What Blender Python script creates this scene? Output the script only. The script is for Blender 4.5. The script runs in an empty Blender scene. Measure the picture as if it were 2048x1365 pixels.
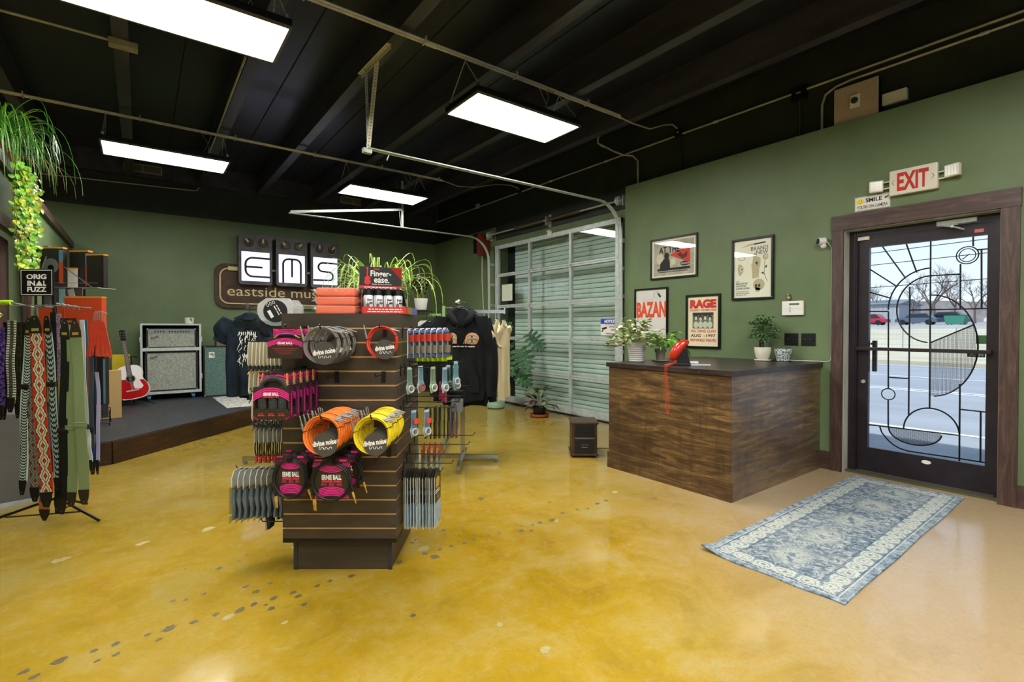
import bpy, bmesh, math, random
from mathutils import Vector, Matrix
R = math.radians
PI = math.pi
SC = bpy.context.scene
COL = SC.collection
YAW = 0.642645

# ---------------------------------------------------------------- camera
cd = bpy.data.cameras.new('camera')
cam = bpy.data.objects.new('camera', cd)
COL.objects.link(cam)
cd.sensor_fit = 'HORIZONTAL'
cd.sensor_width = 36
cd.lens = 991.16 / 2048 * 36
cd.shift_y = -10.72 / 2048
cd.clip_start = 0.05
cd.clip_end = 500
cam.location = (0, 0, 1.35)
cam.rotation_euler = (PI / 2 - 0.0139672, 0, -YAW)
SC.camera = cam

# ---------------------------------------------------------------- exposure, world, sun
SC.view_settings.view_transform = 'Standard'
SC.view_settings.look = 'None'
SC.view_settings.gamma = 1
SC.view_settings.use_curve_mapping = False
SC.view_settings.exposure = 0.0
LAMP_POWER = 46          # radiance of the ceiling light diffusers
SKY_POWER = 1.5
w = bpy.data.worlds.new('sky')
SC.world = w
w.use_nodes = True
nt = w.node_tree
nt.nodes.clear()
o_ = nt.nodes.new('ShaderNodeOutputWorld')
b_ = nt.nodes.new('ShaderNodeBackground')
tc = nt.nodes.new('ShaderNodeTexCoord')
sx = nt.nodes.new('ShaderNodeSeparateXYZ')
cr = nt.nodes.new('ShaderNodeValToRGB')
cr.color_ramp.elements[0].position = 0.48
cr.color_ramp.elements[0].color = (0.80, 0.86, 0.98, 1)
cr.color_ramp.elements[1].position = 0.75
cr.color_ramp.elements[1].color = (0.42, 0.60, 0.98, 1)
ma = nt.nodes.new('ShaderNodeMath')
ma.operation = 'MULTIPLY_ADD'
ma.inputs[1].default_value = 0.5
ma.inputs[2].default_value = 0.5
nt.links.new(tc.outputs['Generated'], sx.inputs[0])
nt.links.new(sx.outputs['Z'], ma.inputs[0])
nt.links.new(ma.outputs[0], cr.inputs[0])
nt.links.new(cr.outputs[0], b_.inputs['Color'])
b_.inputs['Strength'].default_value = SKY_POWER
nt.links.new(b_.outputs[0], o_.inputs[0])
sd = bpy.data.lights.new('sun', 'SUN')
sd.energy = 6.5
sd.angle = R(4)
sd.color = (1, 0.96, 0.9)
sun = bpy.data.objects.new('sun', sd)
COL.objects.link(sun)
sun.rotation_euler = (R(50), 0, R(-150))

# ---------------------------------------------------------------- helpers
def lin(h):
    if isinstance(h, str):
        h = h.lstrip('#')
        c = [int(h[i:i + 2], 16) / 255 for i in (0, 2, 4)]
        return tuple((x / 12.92 if x <= 0.04045 else ((x + 0.055) / 1.055) ** 2.4) for x in c) + (1,)
    return tuple(h) + ((1,) if len(h) == 3 else ())

MATS = {}
def mat(name, col='#888888', rough=0.6, metal=0.0, emit=0, alpha=1, trans=0, spec=0.5, coat=0, ior=1.45):
    if name in MATS:
        return MATS[name]
    m = bpy.data.materials.new(name)
    m.use_nodes = True
    p = m.node_tree.nodes['Principled BSDF']
    c = lin(col)
    p.inputs['Base Color'].default_value = c
    p.inputs['Roughness'].default_value = rough
    p.inputs['Metallic'].default_value = metal
    p.inputs['Specular IOR Level'].default_value = spec
    p.inputs['Coat Weight'].default_value = coat
    p.inputs['IOR'].default_value = ior
    if emit:
        p.inputs['Emission Color'].default_value = c
        p.inputs['Emission Strength'].default_value = emit
    if alpha < 1:
        p.inputs['Alpha'].default_value = alpha
    if trans:
        p.inputs['Transmission Weight'].default_value = trans
    MATS[name] = m
    return m

class N:
    """small node-graph helper on one material"""
    def __init__(s, m):
        s.m = m; s.t = m.node_tree; s.p = s.t.nodes['Principled BSDF']
    def new(s, k, **kw):
        n = s.t.nodes.new('ShaderNode' + k)
        for a, b in kw.items():
            setattr(n, a, b)
        return n
    def link(s, a, b):
        s.t.links.new(a, b)
    def coord(s, scale=(1, 1, 1), rot=(0, 0, 0), loc=(0, 0, 0), kind='Object'):
        t = s.new('TexCoord'); mp = s.new('Mapping')
        mp.inputs['Scale'].default_value = scale
        mp.inputs['Rotation'].default_value = rot
        mp.inputs['Location'].default_value = loc
        s.link(t.outputs[kind], mp.inputs['Vector'])
        return mp.outputs[0]
    def noise(s, vec, scale, detail=4, rough=0.55, dist=0):
        n = s.new('TexNoise')
        n.inputs['Scale'].default_value = scale
        n.inputs['Detail'].default_value = detail
        n.inputs['Roughness'].default_value = rough
        n.inputs['Distortion'].default_value = dist
        s.link(vec, n.inputs['Vector'])
        return n.outputs['Fac']
    def ramp(s, fac, stops, interp='LINEAR'):
        r = s.new('ValToRGB')
        r.color_ramp.interpolation = interp
        e = r.color_ramp.elements
        while len(e) < len(stops):
            e.new(0.5)
        for i, (p, c) in enumerate(stops):
            e[i].position = p
            e[i].color = lin(c)
        s.link(fac, r.inputs[0])
        return r.outputs[0]
    def mix(s, fac, a, b, mode='MIX'):
        x = s.new('Mix', data_type='RGBA', blend_type=mode)
        for sock, v in ((x.inputs[0], fac), (x.inputs[6], a), (x.inputs[7], b)):
            if hasattr(v, 'node'):
                s.link(v, sock)
            elif isinstance(v, (int, float)):
                sock.default_value = v
            else:
                sock.default_value = lin(v)
        return x.outputs[2]
    def math(s, op, a, b=0.0, c=0.0, clamp=False):
        x = s.new('Math', operation=op, use_clamp=clamp)
        for i, v in enumerate((a, b, c)):
            if hasattr(v, 'node'):
                s.link(v, x.inputs[i])
            else:
                x.inputs[i].default_value = v
        return x.outputs[0]
    def base(s, c):
        s.link(c, s.p.inputs['Base Color'])
    def bump(s, h, strength=0.2, dist=0.01):
        b = s.new('Bump')
        b.inputs['Strength'].default_value = strength
        b.inputs['Distance'].default_value = dist
        s.link(h, b.inputs['Height'])
        s.link(b.outputs[0], s.p.inputs['Normal'])

def noisy(name, c1, c2, scale=6, rough=0.6, stretch=(1, 1, 1), metal=0, spec=0.5, bump=0, mid=(0.35, 0.65), detail=5, dist=0, coat=0):
    if name in MATS:
        return MATS[name]
    m = mat(name, c1, rough, metal, spec=spec, coat=coat)
    n = N(m)
    v = n.coord(stretch)
    f = n.noise(v, scale, detail, 0.6, dist)
    n.base(n.ramp(f, [(mid[0], c1), (mid[1], c2)]))
    if bump:
        n.bump(f, bump, 0.004)
    return m

class B:
    """collects shapes into one mesh; .M transforms what is added next, .mi is the material slot"""
    def __init__(s, M=None):
        s.v = []; s.f = []; s.fm = []; s.M = M or Matrix(); s.mi = 0
    def add(s, vs, fs):
        o = len(s.v)
        M = s.M
        s.v += [tuple(M @ Vector(p)) for p in vs]
        s.f += [tuple(i + o for i in f) for f in fs]
        s.fm += [s.mi] * len(fs)
        return s
    def box(s, x0, x1, y0, y1, z0, z1):
        if x0 > x1: x0, x1 = x1, x0
        if y0 > y1: y0, y1 = y1, y0
        if z0 > z1: z0, z1 = z1, z0
        return s.add([(x0, y0, z0), (x1, y0, z0), (x1, y1, z0), (x0, y1, z0), (x0, y0, z1), (x1, y0, z1), (x1, y1, z1), (x0, y1, z1)],
                     [(3, 2, 1, 0), (4, 5, 6, 7), (0, 1, 5, 4), (1, 2, 6, 5), (2, 3, 7, 6), (3, 0, 4, 7)])
    def bbox(s, x0, x1, y0, y1, z0, z1, b=0.004):
        """box with chamfered edges"""
        bm = bmesh.new()
        bmesh.ops.create_cube(bm, size=1)
        for v in bm.verts:
            v.co = Vector(((x0 + x1) / 2 + v.co.x * (x1 - x0), (y0 + y1) / 2 + v.co.y * (y1 - y0), (z0 + z1) / 2 + v.co.z * (z1 - z0)))
        bmesh.ops.bevel(bm, geom=list(bm.edges), offset=b, segments=2, affect='EDGES', profile=0.6)
        bmesh.ops.recalc_face_normals(bm, faces=bm.faces)
        bm.verts.index_update()
        s.add([v.co[:] for v in bm.verts], [[v.index for v in f.verts] for f in bm.faces])
        bm.free()
        return s
    def tube(s, pts, r, seg=8, closed=False, caps=True):
        pts = [Vector(p) for p in pts]
        n = len(pts)
        rs = r if isinstance(r, (list, tuple)) else [r] * n
        vs = []; up = None
        for i, p in enumerate(pts):
            if closed:
                t = pts[(i + 1) % n] - pts[i - 1]
            else:
                t = pts[min(i + 1, n - 1)] - pts[max(i - 1, 0)]
            t = t.normalized() if t.length > 1e-9 else Vector((0, 0, 1))
            if up is None:
                up = Vector((0, 0, 1)) if abs(t.z) < 0.9 else Vector((1, 0, 0))
            a = t.cross(up)
            if a.length < 1e-6:
                a = t.orthogonal()
            a.normalize()
            b = a.cross(t).normalized()
            up = b
            for k in range(seg):
                q = 2 * PI * k / seg
                vs.append(p + (a * math.cos(q) + b * math.sin(q)) * rs[i])
        fs = []
        for i in range(n if closed else n - 1):
            j = (i + 1) % n
            for k in range(seg):
                l = (k + 1) % seg
                fs.append((i * seg + k, i * seg + l, j * seg + l, j * seg + k))
        if caps and not closed:
            fs.append(tuple(range(seg - 1, -1, -1)))
            fs.append(tuple((n - 1) * seg + k for k in range(seg)))
        return s.add(vs, fs)
    def cyl(s, p0, p1, r, seg=16, r2=None):
        return s.tube([p0, p1], [r, r if r2 is None else r2], seg)
    def lathe(s, prof, seg=24, c=(0, 0, 0), ax='z'):
        vs = []
        for (r, z) in prof:
            for k in range(seg):
                q = 2 * PI * k / seg
                x, y = r * math.cos(q), r * math.sin(q)
                if ax == 'z': p = (c[0] + x, c[1] + y, c[2] + z)
                elif ax == 'y': p = (c[0] + x, c[1] + z, c[2] + y)
                else: p = (c[0] + z, c[1] + x, c[2] + y)
                vs.append(p)
        fs = []
        for i in range(len(prof) - 1):
            for k in range(seg):
                l = (k + 1) % seg
                q = (i * seg + k, i * seg + l, (i + 1) * seg + l, (i + 1) * seg + k)
                fs.append(q if ax != 'y' else q[::-1])
        if prof[0][0] > 1e-6:
            fs.append(tuple(range(seg - 1, -1, -1)))
        if prof[-1][0] > 1e-6:
            fs.append(tuple((len(prof) - 1) * seg + k for k in range(seg)))
        return s.add(vs, fs)
    def prism(s, poly, a0, a1, ax='y'):
        """extrude a 2-D outline along an axis: ax y -> outline in (x, z); x -> (y, z); z -> (x, y)"""
        n = len(poly)
        mk = {'y': lambda p, a: (p[0], a, p[1]), 'x': lambda p, a: (a, p[0], p[1]), 'z': lambda p, a: (p[0], p[1], a)}[ax]
        vs = [mk(p, a0) for p in poly] + [mk(p, a1) for p in poly]
        fs = [tuple(range(n - 1, -1, -1)), tuple(range(n, 2 * n))]
        fs += [(i, (i + 1) % n, n + (i + 1) % n, n + i) for i in range(n)]
        return s.add(vs, fs)
    def ball(s, c, r, seg=12, sc=(1, 1, 1)):
        vs = []; fs = []
        h = seg // 2
        for i in range(1, h):
            t = PI * i / h
            for k in range(seg):
                q = 2 * PI * k / seg
                vs.append((c[0] + r * sc[0] * math.sin(t) * math.cos(q), c[1] + r * sc[1] * math.sin(t) * math.sin(q), c[2] + r * sc[2] * math.cos(t)))
        top = len(vs); vs.append((c[0], c[1], c[2] + r * sc[2]))
        bot = len(vs); vs.append((c[0], c[1], c[2] - r * sc[2]))
        for i in range(h - 2):
            for k in range(seg):
                l = (k + 1) % seg
                fs.append((i * seg + k, (i + 1) * seg + k, (i + 1) * seg + l, i * seg + l))
        for k in range(seg):
            l = (k + 1) % seg
            fs.append((top, k, l))
            fs.append((bot, (h - 2) * seg + l, (h - 2) * seg + k))
        return s.add(vs, fs)
    def ribbon(s, pts, wd, th, side=(1, 0, 0)):
        """flat strap along pts, width wd along side, thickness th"""
        pts = [Vector(p) for p in pts]; sd = Vector(side).normalized()
        vs = []; n = len(pts)
        ws = wd if isinstance(wd, (list, tuple)) else [wd] * n
        for i, p in enumerate(pts):
            t = (pts[min(i + 1, n - 1)] - pts[max(i - 1, 0)]).normalized()
            nn = t.cross(sd)
            if nn.length < 1e-6: nn = t.orthogonal()
            nn.normalize()
            for a, b in ((-1, -1), (1, -1), (1, 1), (-1, 1)):
                vs.append(p + sd * a * ws[i] / 2 + nn * b * th / 2)
        fs = [(0, 1, 2, 3), tuple(4 * (n - 1) + k for k in (3, 2, 1, 0))]
        for i in range(n - 1):
            for k in range(4):
                l = (k + 1) % 4
                fs.append((4 * i + k, 4 * (i + 1) + k, 4 * (i + 1) + l, 4 * i + l))
        return s.add(vs, fs)
    def leaf(s, base, tip, wd, normal=(0, 0, 1), droop=0.0, n=4, fold=0.15, shape=None):
        """leaf blade from base to tip, with a folded midrib and a droop"""
        a = Vector(base); b = Vector(tip); d = b - a
        L = d.length or 1e-6
        nn = Vector(normal)
        sd = d.cross(nn)
        if sd.length < 1e-6: sd = d.orthogonal()
        sd.normalize(); nn = sd.cross(d).normalized()
        shape = shape or [0.0, 0.75, 1.0, 0.7, 0.0]
        m = len(shape) - 1
        vs = []
        for i, wv in enumerate(shape):
            t = i / m
            p = a + d * t + nn * (math.sin(PI * t) * droop * L)
            vs += [p - sd * wd / 2 * wv + nn * fold * wd * wv / 2, p, p + sd * wd / 2 * wv + nn * fold * wd * wv / 2]
        fs = []
        for i in range(m):
            q = 3 * i
            fs += [(q, q + 3, q + 4, q + 1), (q + 1, q + 4, q + 5, q + 2)]
        return s.add(vs, fs)
    def mesh(s, name, mats, smooth=None):
        me = bpy.data.meshes.new(name)
        me.from_pydata(s.v, [], s.f)
        for m in (mats if isinstance(mats, (list, tuple)) else [mats]):
            me.materials.append(m)
        for i, p in enumerate(me.polygons):
            p.material_index = s.fm[i]
        if smooth:
            for p in me.polygons:
                p.use_smooth = True
            try:
                me.set_sharp_from_angle(angle=R(smooth))
            except Exception:
                pass
        me.update()
        return me

def put(name, b, mats, parent=None, loc=(0, 0, 0), rz=0, label=None, cat=None, group=None, kind=None, smooth=None, rot=None):
    o = bpy.data.objects.new(name, b.mesh(name, mats, smooth) if isinstance(b, B) else b)
    COL.objects.link(o)
    o.location = loc
    o.rotation_euler = rot or (0, 0, rz)
    if parent is not None: o.parent = parent
    if label: o['label'] = label
    if cat: o['category'] = cat
    if group: o['group'] = group
    if kind: o['kind'] = kind
    return o

def thing(name, label, cat, loc=(0, 0, 0), rz=0, group=None, rot=None, kind=None):
    o = bpy.data.objects.new(name, None)
    COL.objects.link(o)
    o.empty_display_size = 0.1
    o.location = loc
    o.rotation_euler = rot or (0, 0, rz)
    if label: o['label'] = label
    if cat: o['category'] = cat
    if group: o['group'] = group
    if kind: o['kind'] = kind
    return o

def kids(o):
    return [c for c in COL.objects if c.parent == o]

def dup(o, label=None, loc=None, rz=None, group=None, children=None, rot=None):
    c = o.copy()
    COL.objects.link(c)
    if loc is not None: c.location = loc
    if rz is not None: c.rotation_euler = (0, 0, rz)
    if rot is not None: c.rotation_euler = rot
    if label: c['label'] = label
    if group: c['group'] = group
    for ch in (children if children is not None else kids(o)):
        d = ch.copy()
        COL.objects.link(d)
        d.parent = c
        for g in kids(ch):
            e = g.copy()
            COL.objects.link(e)
            e.parent = d
    return c

def text_mesh(body, w, h, ext=0.0006, bold=0.0, spacing=1.0, shear=0.0):
    """lettering as a mesh in the (x, z) plane facing -y, centred, fitted to w x h"""
    c = bpy.data.curves.new('lettering', 'FONT')
    c.body = body
    c.align_x = 'CENTER'
    c.extrude = 0.5
    c.offset = bold
    c.shear = shear
    c.space_character = spacing
    c.resolution_u = 3
    o = bpy.data.objects.new('lettering', c)
    COL.objects.link(o)
    dg = bpy.context.evaluated_depsgraph_get()
    me = bpy.data.meshes.new_from_object(o.evaluated_get(dg))
    bpy.data.objects.remove(o)
    bpy.data.curves.remove(c)
    vs = [v.co.copy() for v in me.vertices]
    fs = [tuple(p.vertices) for p in me.polygons]
    bpy.data.meshes.remove(me)
    if not vs: return [], []
    x0 = min(v.x for v in vs); x1 = max(v.x for v in vs)
    y0 = min(v.y for v in vs); y1 = max(v.y for v in vs)
    kx = w / (x1 - x0); kz = h / (y1 - y0)
    out = [((v.x - (x0 + x1) / 2) * kx, -v.z * 2 * ext, (v.y - (y0 + y1) / 2) * kz) for v in vs]
    return out, fs

def addtext(b, body, cx, y, cz, w, h, **k):
    vs, fs = text_mesh(body, w, h, **k)
    b.add([(x + cx, yy + y, z + cz) for x, yy, z in vs], fs)
    return b

def tiny_print(b, cx, y, cz, w, h, seed=1):
    """print too small to read: a row of short word-length bars"""
    q = random.Random(seed); x = cx - w / 2
    while x < cx + w / 2 - h:
        l = min(q.uniform(1.2, 3.6) * h, cx + w / 2 - x)
        b.add([(x, y, cz - h * .35), (x + l, y, cz - h * .35), (x + l, y, cz + h * .35), (x, y, cz + h * .35)], [(0, 1, 2, 3)]); x += l + h * .6

def arc(cx, cz, r, a0, a1, n=12, y=0.0, rx=None):
    rx = rx or r
    return [(cx + rx * math.cos(R(a0 + (a1 - a0) * i / n)), y, cz + r * math.sin(R(a0 + (a1 - a0) * i / n))) for i in range(n + 1)]

def K(u, d, z=0.0):
    """a point given by its distance across (u), ahead (d) of the shop's viewing spot and its height"""
    c, s = math.cos(YAW), math.sin(YAW)
    return (u * c + d * s, -u * s + d * c, z)

ORD = ['first', 'second', 'third', 'fourth', 'fifth', 'sixth', 'seventh', 'eighth', 'ninth', 'tenth', 'eleventh', 'twelfth', 'thirteenth', 'fourteenth', 'fifteenth', 'sixteenth']
# ================================================================ materials of the room
XW, XG, YB = 5.285, 5.41, 10.14
def make_floor_mat():
    m = mat('stained_concrete', '#B98A20', 0.22, spec=0.3)
    n = N(m); v = n.coord()
    big = n.noise(v, 0.55, 5, 0.6, 0.4)
    mid = n.noise(v, 2.6, 8, 0.65, 0.6)
    fine = n.noise(v, 45, 6, 0.7)
    c = n.ramp(big, [(0.30, '#B28A10'), (0.45, '#C09A22'), (0.58, '#C4A43C'), (0.75, '#B8A464')])
    c2 = n.ramp(mid, [(0.36, '#8F7016'), (0.50, '#BC9626'), (0.68, '#CDB878')])
    c = n.mix(0.42, c, c2)
    # daylight and door reflection painted into a paler floor colour by the door
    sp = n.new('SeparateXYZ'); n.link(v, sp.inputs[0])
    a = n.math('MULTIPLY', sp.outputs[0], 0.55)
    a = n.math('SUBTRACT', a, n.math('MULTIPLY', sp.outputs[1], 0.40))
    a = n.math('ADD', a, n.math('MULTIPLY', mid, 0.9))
    door_light = n.math('MULTIPLY_ADD', a, 1.1, -0.95, clamp=True)
    c = n.mix(n.math('MULTIPLY', door_light, 0.78), c, '#C0A58C')
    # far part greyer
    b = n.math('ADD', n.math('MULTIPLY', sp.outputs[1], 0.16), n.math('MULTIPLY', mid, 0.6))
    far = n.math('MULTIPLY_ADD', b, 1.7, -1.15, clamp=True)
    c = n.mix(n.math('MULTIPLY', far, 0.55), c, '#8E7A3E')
    c = n.mix(n.ramp(fine, [(0.38, '#606060'), (0.50, '#000000')]), c, '#8B6A20'); f2 = n.noise(v, 240, 3, 0.6); c = n.mix(n.ramp(f2, [(0.33, '#909090'), (0.42, '#000000')]), c, '#5E4A1A'); f3 = n.noise(v, 14, 8, 0.75); c = n.mix(n.ramp(f3, [(0.50, '#000000'), (0.66, '#707070')]), c, '#CFC092')
    crack = n.new('TexVoronoi', feature='DISTANCE_TO_EDGE'); crack.inputs['Scale'].default_value = 7
    dv = n.new('VectorMath', operation='ADD'); n.link(v, dv.inputs[0])
    ns = n.new('TexNoise'); ns.inputs['Scale'].default_value = 3; ns.inputs['Detail'].default_value = 6
    n.link(v, ns.inputs['Vector']); sc = n.new('VectorMath', operation='SCALE'); sc.inputs[3].default_value = 0.5
    n.link(ns.outputs['Color'], sc.inputs[0]); n.link(sc.outputs[0], dv.inputs[1]); n.link(dv.outputs[0], crack.inputs['Vector'])
    ck = n.ramp(crack.outputs['Distance'], [(0.0, '#707070'), (0.010, '#000000')])
    c = n.mix(ck, c, '#6B4E14')
    n.base(n.mix(1.0, c, (0.68, 0.70, 0.68), 'MULTIPLY'))
    n.link(n.ramp(n.noise(v, 5, 6, 0.6), [(0.3, '#4A4A4A'), (0.7, '#727272')]), n.p.inputs['Roughness'])
    return m
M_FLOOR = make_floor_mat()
M_STAIN = noisy('floor_grey_stain', '#4E452A', '#6B5C34', 60, 0.6)
M_PALE = noisy('floor_pale_patch', '#8E8150', '#A39660', 50, 0.5)
M_GREEN = noisy('green_wall_paint', '#5A6A49', '#647452', 1.6, 0.5, spec=0.35)
M_BLACKWALL = noisy('black_green_wall_paint', '#1B1F17', '#262A20', 3, 0.55, bump=0.3, stretch=(1, 1, 1))
M_CEIL = noisy('black_ceiling_paint', '#181A21', '#22242D', 2.5, 0.33, spec=0.5)
M_JOIST = noisy('joist_black_paint', '#2B2A30', '#403F47', 6, 0.36, stretch=(1, .2, 1), spec=0.5)
M_LEDGER = noisy('ledger_black_paint', '#24232A', '#3A3842', 6, 0.33)

def wood(name, c1, c2, c3, scale=3.0, axis='x', rough=0.45, blotch=None, grain=24):
    if name in MATS: return MATS[name]
    m = mat(name, c1, rough); n = N(m)
    st = {'x': (0.12, 1, 1), 'y': (1, 0.12, 1), 'z': (1, 1, 0.12)}[axis]
    v = n.coord(st)
    g = n.noise(v, grain, 8, 0.65, 1.2)
    c = n.ramp(g, [(0.30, c1), (0.50, c2), (0.70, c3)])
    if blotch:
        b = n.noise(n.coord(tuple(0.35 + 0.65 * q for q in st)), scale, 5, 0.6, 0.8)
        c = n.mix(n.ramp(b, [(0.42, '#000000'), (0.66, '#D0D0D0')]), c, blotch)
    n.base(c); n.bump(g, 0.12, 0.002)
    return m
M_TRIMWOOD = wood('dark_trim_wood', '#2C1E18', '#43302A', '#5A463C', axis='z')
M_TRIMWOODY = wood('dark_trim_wood_y', '#2C1E18', '#43302A', '#5A463C', axis='y')
M_STAGE = noisy('stage_black_laminate', '#26282C', '#34363A', 5, 0.5, stretch=(3, .4, 1))
M_STAGEWOOD = wood('stage_fascia_wood', '#241408', '#3C2512', '#553817', axis='x', blotch='#1C100A')
M_ALU = noisy('aluminium', '#A4ACA8', '#B8C0BC', 14, 0.42, metal=0.25)
M_GALV = noisy('galvanised_steel', '#A0A8A2', '#B6BDB6', 22, 0.42, metal=0.3)
M_CHROME = mat('chrome', '#C8C8CC', 0.12, 1.0)
M_EMT = noisy('steel_conduit', '#A59F90', '#BDB7A8', 9, 0.4, metal=0.4)
M_EMTG = noisy('dull_conduit', '#948E76', '#AEA78C', 9, 0.45, metal=0.3)
M_CREAMSTEEL = noisy('cream_perforated_steel', '#B8B196', '#CEC7AC', 30, 0.5, metal=0.2)
M_BLACKP = mat('black_plastic', '#0E0E10', 0.35)
M_BLACKM = mat('black_metal', '#121214', 0.4, 0.3)
M_DGREY = mat('dark_grey', '#2B2D2F', 0.5)
M_WHITEP = mat('white_plastic', '#D6D4CC', 0.4)
M_CREAMP = mat('cream_plastic', '#CFC9B6', 0.45)
M_WHITE = mat('white_paint', '#DADADA', 0.5)
M_PAPER = mat('paper_cream', '#D8D2BE', 0.6)
M_INK = mat('ink_black', '#111111', 0.6)
M_RED = mat('red_paint', '#B5291B', 0.5)
M_HOLE = mat('punched_hole', '#0A0A0A', 0.8)
M_BRONZE = noisy('dark_bronze_frame', '#231D22', '#2C262B', 8, 0.38, metal=0.25)

def glass_mat(name='clear_glass', tint='#FFFFFF', f=0.06, rough=0.0):
    m = bpy.data.materials.new(name); m.use_nodes = True
    t = m.node_tree; t.nodes.clear()
    o = t.nodes.new('ShaderNodeOutputMaterial'); a = t.nodes.new('ShaderNodeBsdfTransparent')
    g = t.nodes.new('ShaderNodeBsdfGlossy'); x = t.nodes.new('ShaderNodeMixShader'); fr = t.nodes.new('ShaderNodeFresnel')
    a.inputs[0].default_value = lin(tint); g.inputs['Roughness'].default_value = rough
    fr.inputs['IOR'].default_value = 1.5 if f > 0.05 else 1.3
    ge = t.nodes.new('ShaderNodeNewGeometry'); mu = t.nodes.new('ShaderNodeMath'); mu.operation = 'MULTIPLY'
    iv = t.nodes.new('ShaderNodeMath'); iv.operation = 'SUBTRACT'; iv.inputs[0].default_value = 1
    t.links.new(ge.outputs['Backfacing'], iv.inputs[1]); t.links.new(iv.outputs[0], mu.inputs[0]); t.links.new(fr.outputs[0], mu.inputs[1])
    t.links.new(mu.outputs[0], x.inputs[0]); t.links.new(a.outputs[0], x.inputs[1]); t.links.new(g.outputs[0], x.inputs[2])
    t.links.new(x.outputs[0], o.inputs[0])
    MATS[name] = m
    return m
M_GLASS = glass_mat('window_glass', '#F6FAF8')
M_PICGLASS = glass_mat('picture_glass', '#FFFFFF')
M_BLISTER = glass_mat('blister_plastic', '#E4E8EA', rough=0.08)

# ================================================================ floor, ceiling, walls
rnd = random.Random(7)
b = B()
b.add([(-5, -3.4, 0), (5.7, -3.4, 0), (5.7, 10.4, 0), (-5, 10.4, 0)], [(0, 1, 2, 3)])
def splat(b, x, y, rx, ry, z=0.0006, n=14, rot=0.6, seed=0):
    q = random.Random(seed)
    vs = []
    for k in range(n):
        a = 2 * PI * k / n
        k2 = 0.62 + 0.5 * q.random()
        px, py = rx * k2 * math.cos(a), ry * k2 * math.sin(a)
        vs.append((x + px * math.cos(rot) - py * math.sin(rot), y + px * math.sin(rot) + py * math.cos(rot), z))
    b.add(vs, [tuple(range(n))])
SPOTS = [(-0.278,2.698,0.03), (-0.379,2.694,0.023), (-0.343,2.632,0.02), (-0.17,2.696,0.018), (-0.151,2.607,0.015), (-0.097,2.698,0.02), (-0.094,2.611,0.017), (0.012,2.695,0.019), (0.09,2.695,0.033), (0.051,2.625,0.018), (0.184,2.686,0.022), (0.272,2.695,0.02), (0.369,2.669,0.03), (0.431,2.682,0.023), (0.493,2.593,0.023), (0.522,2.687,0.024), (0.477,2.642,0.015), (0.461,2.804,0.022), (0.429,2.895,0.022), (0.538,2.852,0.017), (0.613,2.683,0.021), (0.627,2.631,0.024), (0.627,2.535,0.018), (0.34,3.204,0.024), (0.166,2.931,0.013), (0.245,2.941,0.016), (0.114,2.958,0.016), (0.728,2.678,0.019), (0.798,2.689,0.02), (0.908,2.674,0.023), (1.183,2.67,0.027), (1.353,2.678,0.025), (1.382,2.607,0.034), (1.451,2.672,0.019), (1.532,2.672,0.02), (1.619,2.661,0.02), (1.694,2.669,0.02), (1.883,2.653,0.017), (2.017,2.594,0.028), (2.078,2.558,0.021), (1.801,2.656,0.017), (2.212,2.629,0.022), (2.311,2.611,0.033), (2.458,2.666,0.023), (2.592,2.653,0.023), (2.67,2.621,0.02), (2.808,2.65,0.024), (2.91,2.657,0.025), (2.142,2.626,0.018), (2.068,2.66,0.018), (1.756,2.959,0.018), (1.611,2.918,0.021), (1.394,2.884,0.017), (1.36,2.864,0.017), (1.584,2.848,0.014), (1.328,2.906,0.013), (3.256,2.455,0.025), (2.536,2.895,0.02), (2.15,3.283,0.033), (1.013,2.13,0.017), (-0.126,3.317,0.011), (0.084,3.332,0.009), (0.187,3.312,0.009), (0.444,3.239,0.015), (0.498,3.302,0.013), (0.602,2.937,0.012)]
b.mi = 1
for i, (x, y, rr) in enumerate(SPOTS):
    splat(b, x, y, rr, rr * 0.8, seed=i)
b.mi = 2
for i, (x, y, rr) in enumerate([(0.356,3.889,0.05), (-0.383,3.881,0.049), (1.377,2.745,0.045), (0.312,2.635,0.034), (-0.003,3.875,0.04), (0.751,3.24,0.029), (0.518,2.431,0.019), (2.325,2.589,0.03), (1.382,2.875,0.027), (0.521,4.08,0.038), (3.122,2.751,0.035), (1.3,1.827,0.022), (1.349,1.57,0.031)]):
    splat(b, x, y, rr, rr * 0.7, seed=i + 90, z=0.0005)
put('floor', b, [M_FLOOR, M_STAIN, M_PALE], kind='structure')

ceil = thing('ceiling', None, None, kind='structure')
b = B(); b.box(-5.2, 5.7, -3.4, 10.4, 4.12, 4.2)
put('ceiling_deck', b, M_CEIL, ceil)
for x in (-4.92, -3.96, -3.0, -2.04, -1.08, -0.12, 0.85, 1.76, 2.72, 3.68, 4.64):
    b = B(); b.box(x - 0.055, x + 0.055, -3.3, 9.98, 3.80, 4.12)
    put('joist', b, M_JOIST, ceil)
b = B(); b.box(-5.1, 5.4, 9.98, 10.14, 3.80, 4.12)
for k in range(9): b.box(-4.4 + k * 1.2, -4.385 + k * 1.2, 9.975, 9.98, 3.8, 4.12)
put('ledger_beam', b, M_LEDGER, ceil)
b = B()
for x in (-3.5, -1.6, 0.36, 1.3, 2.24, 3.2, 4.16): b.box(x, x + 0.012, -3.3, 9.98, 4.116, 4.121)
put('deck_seam', b, M_HOLE, ceil)

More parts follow.
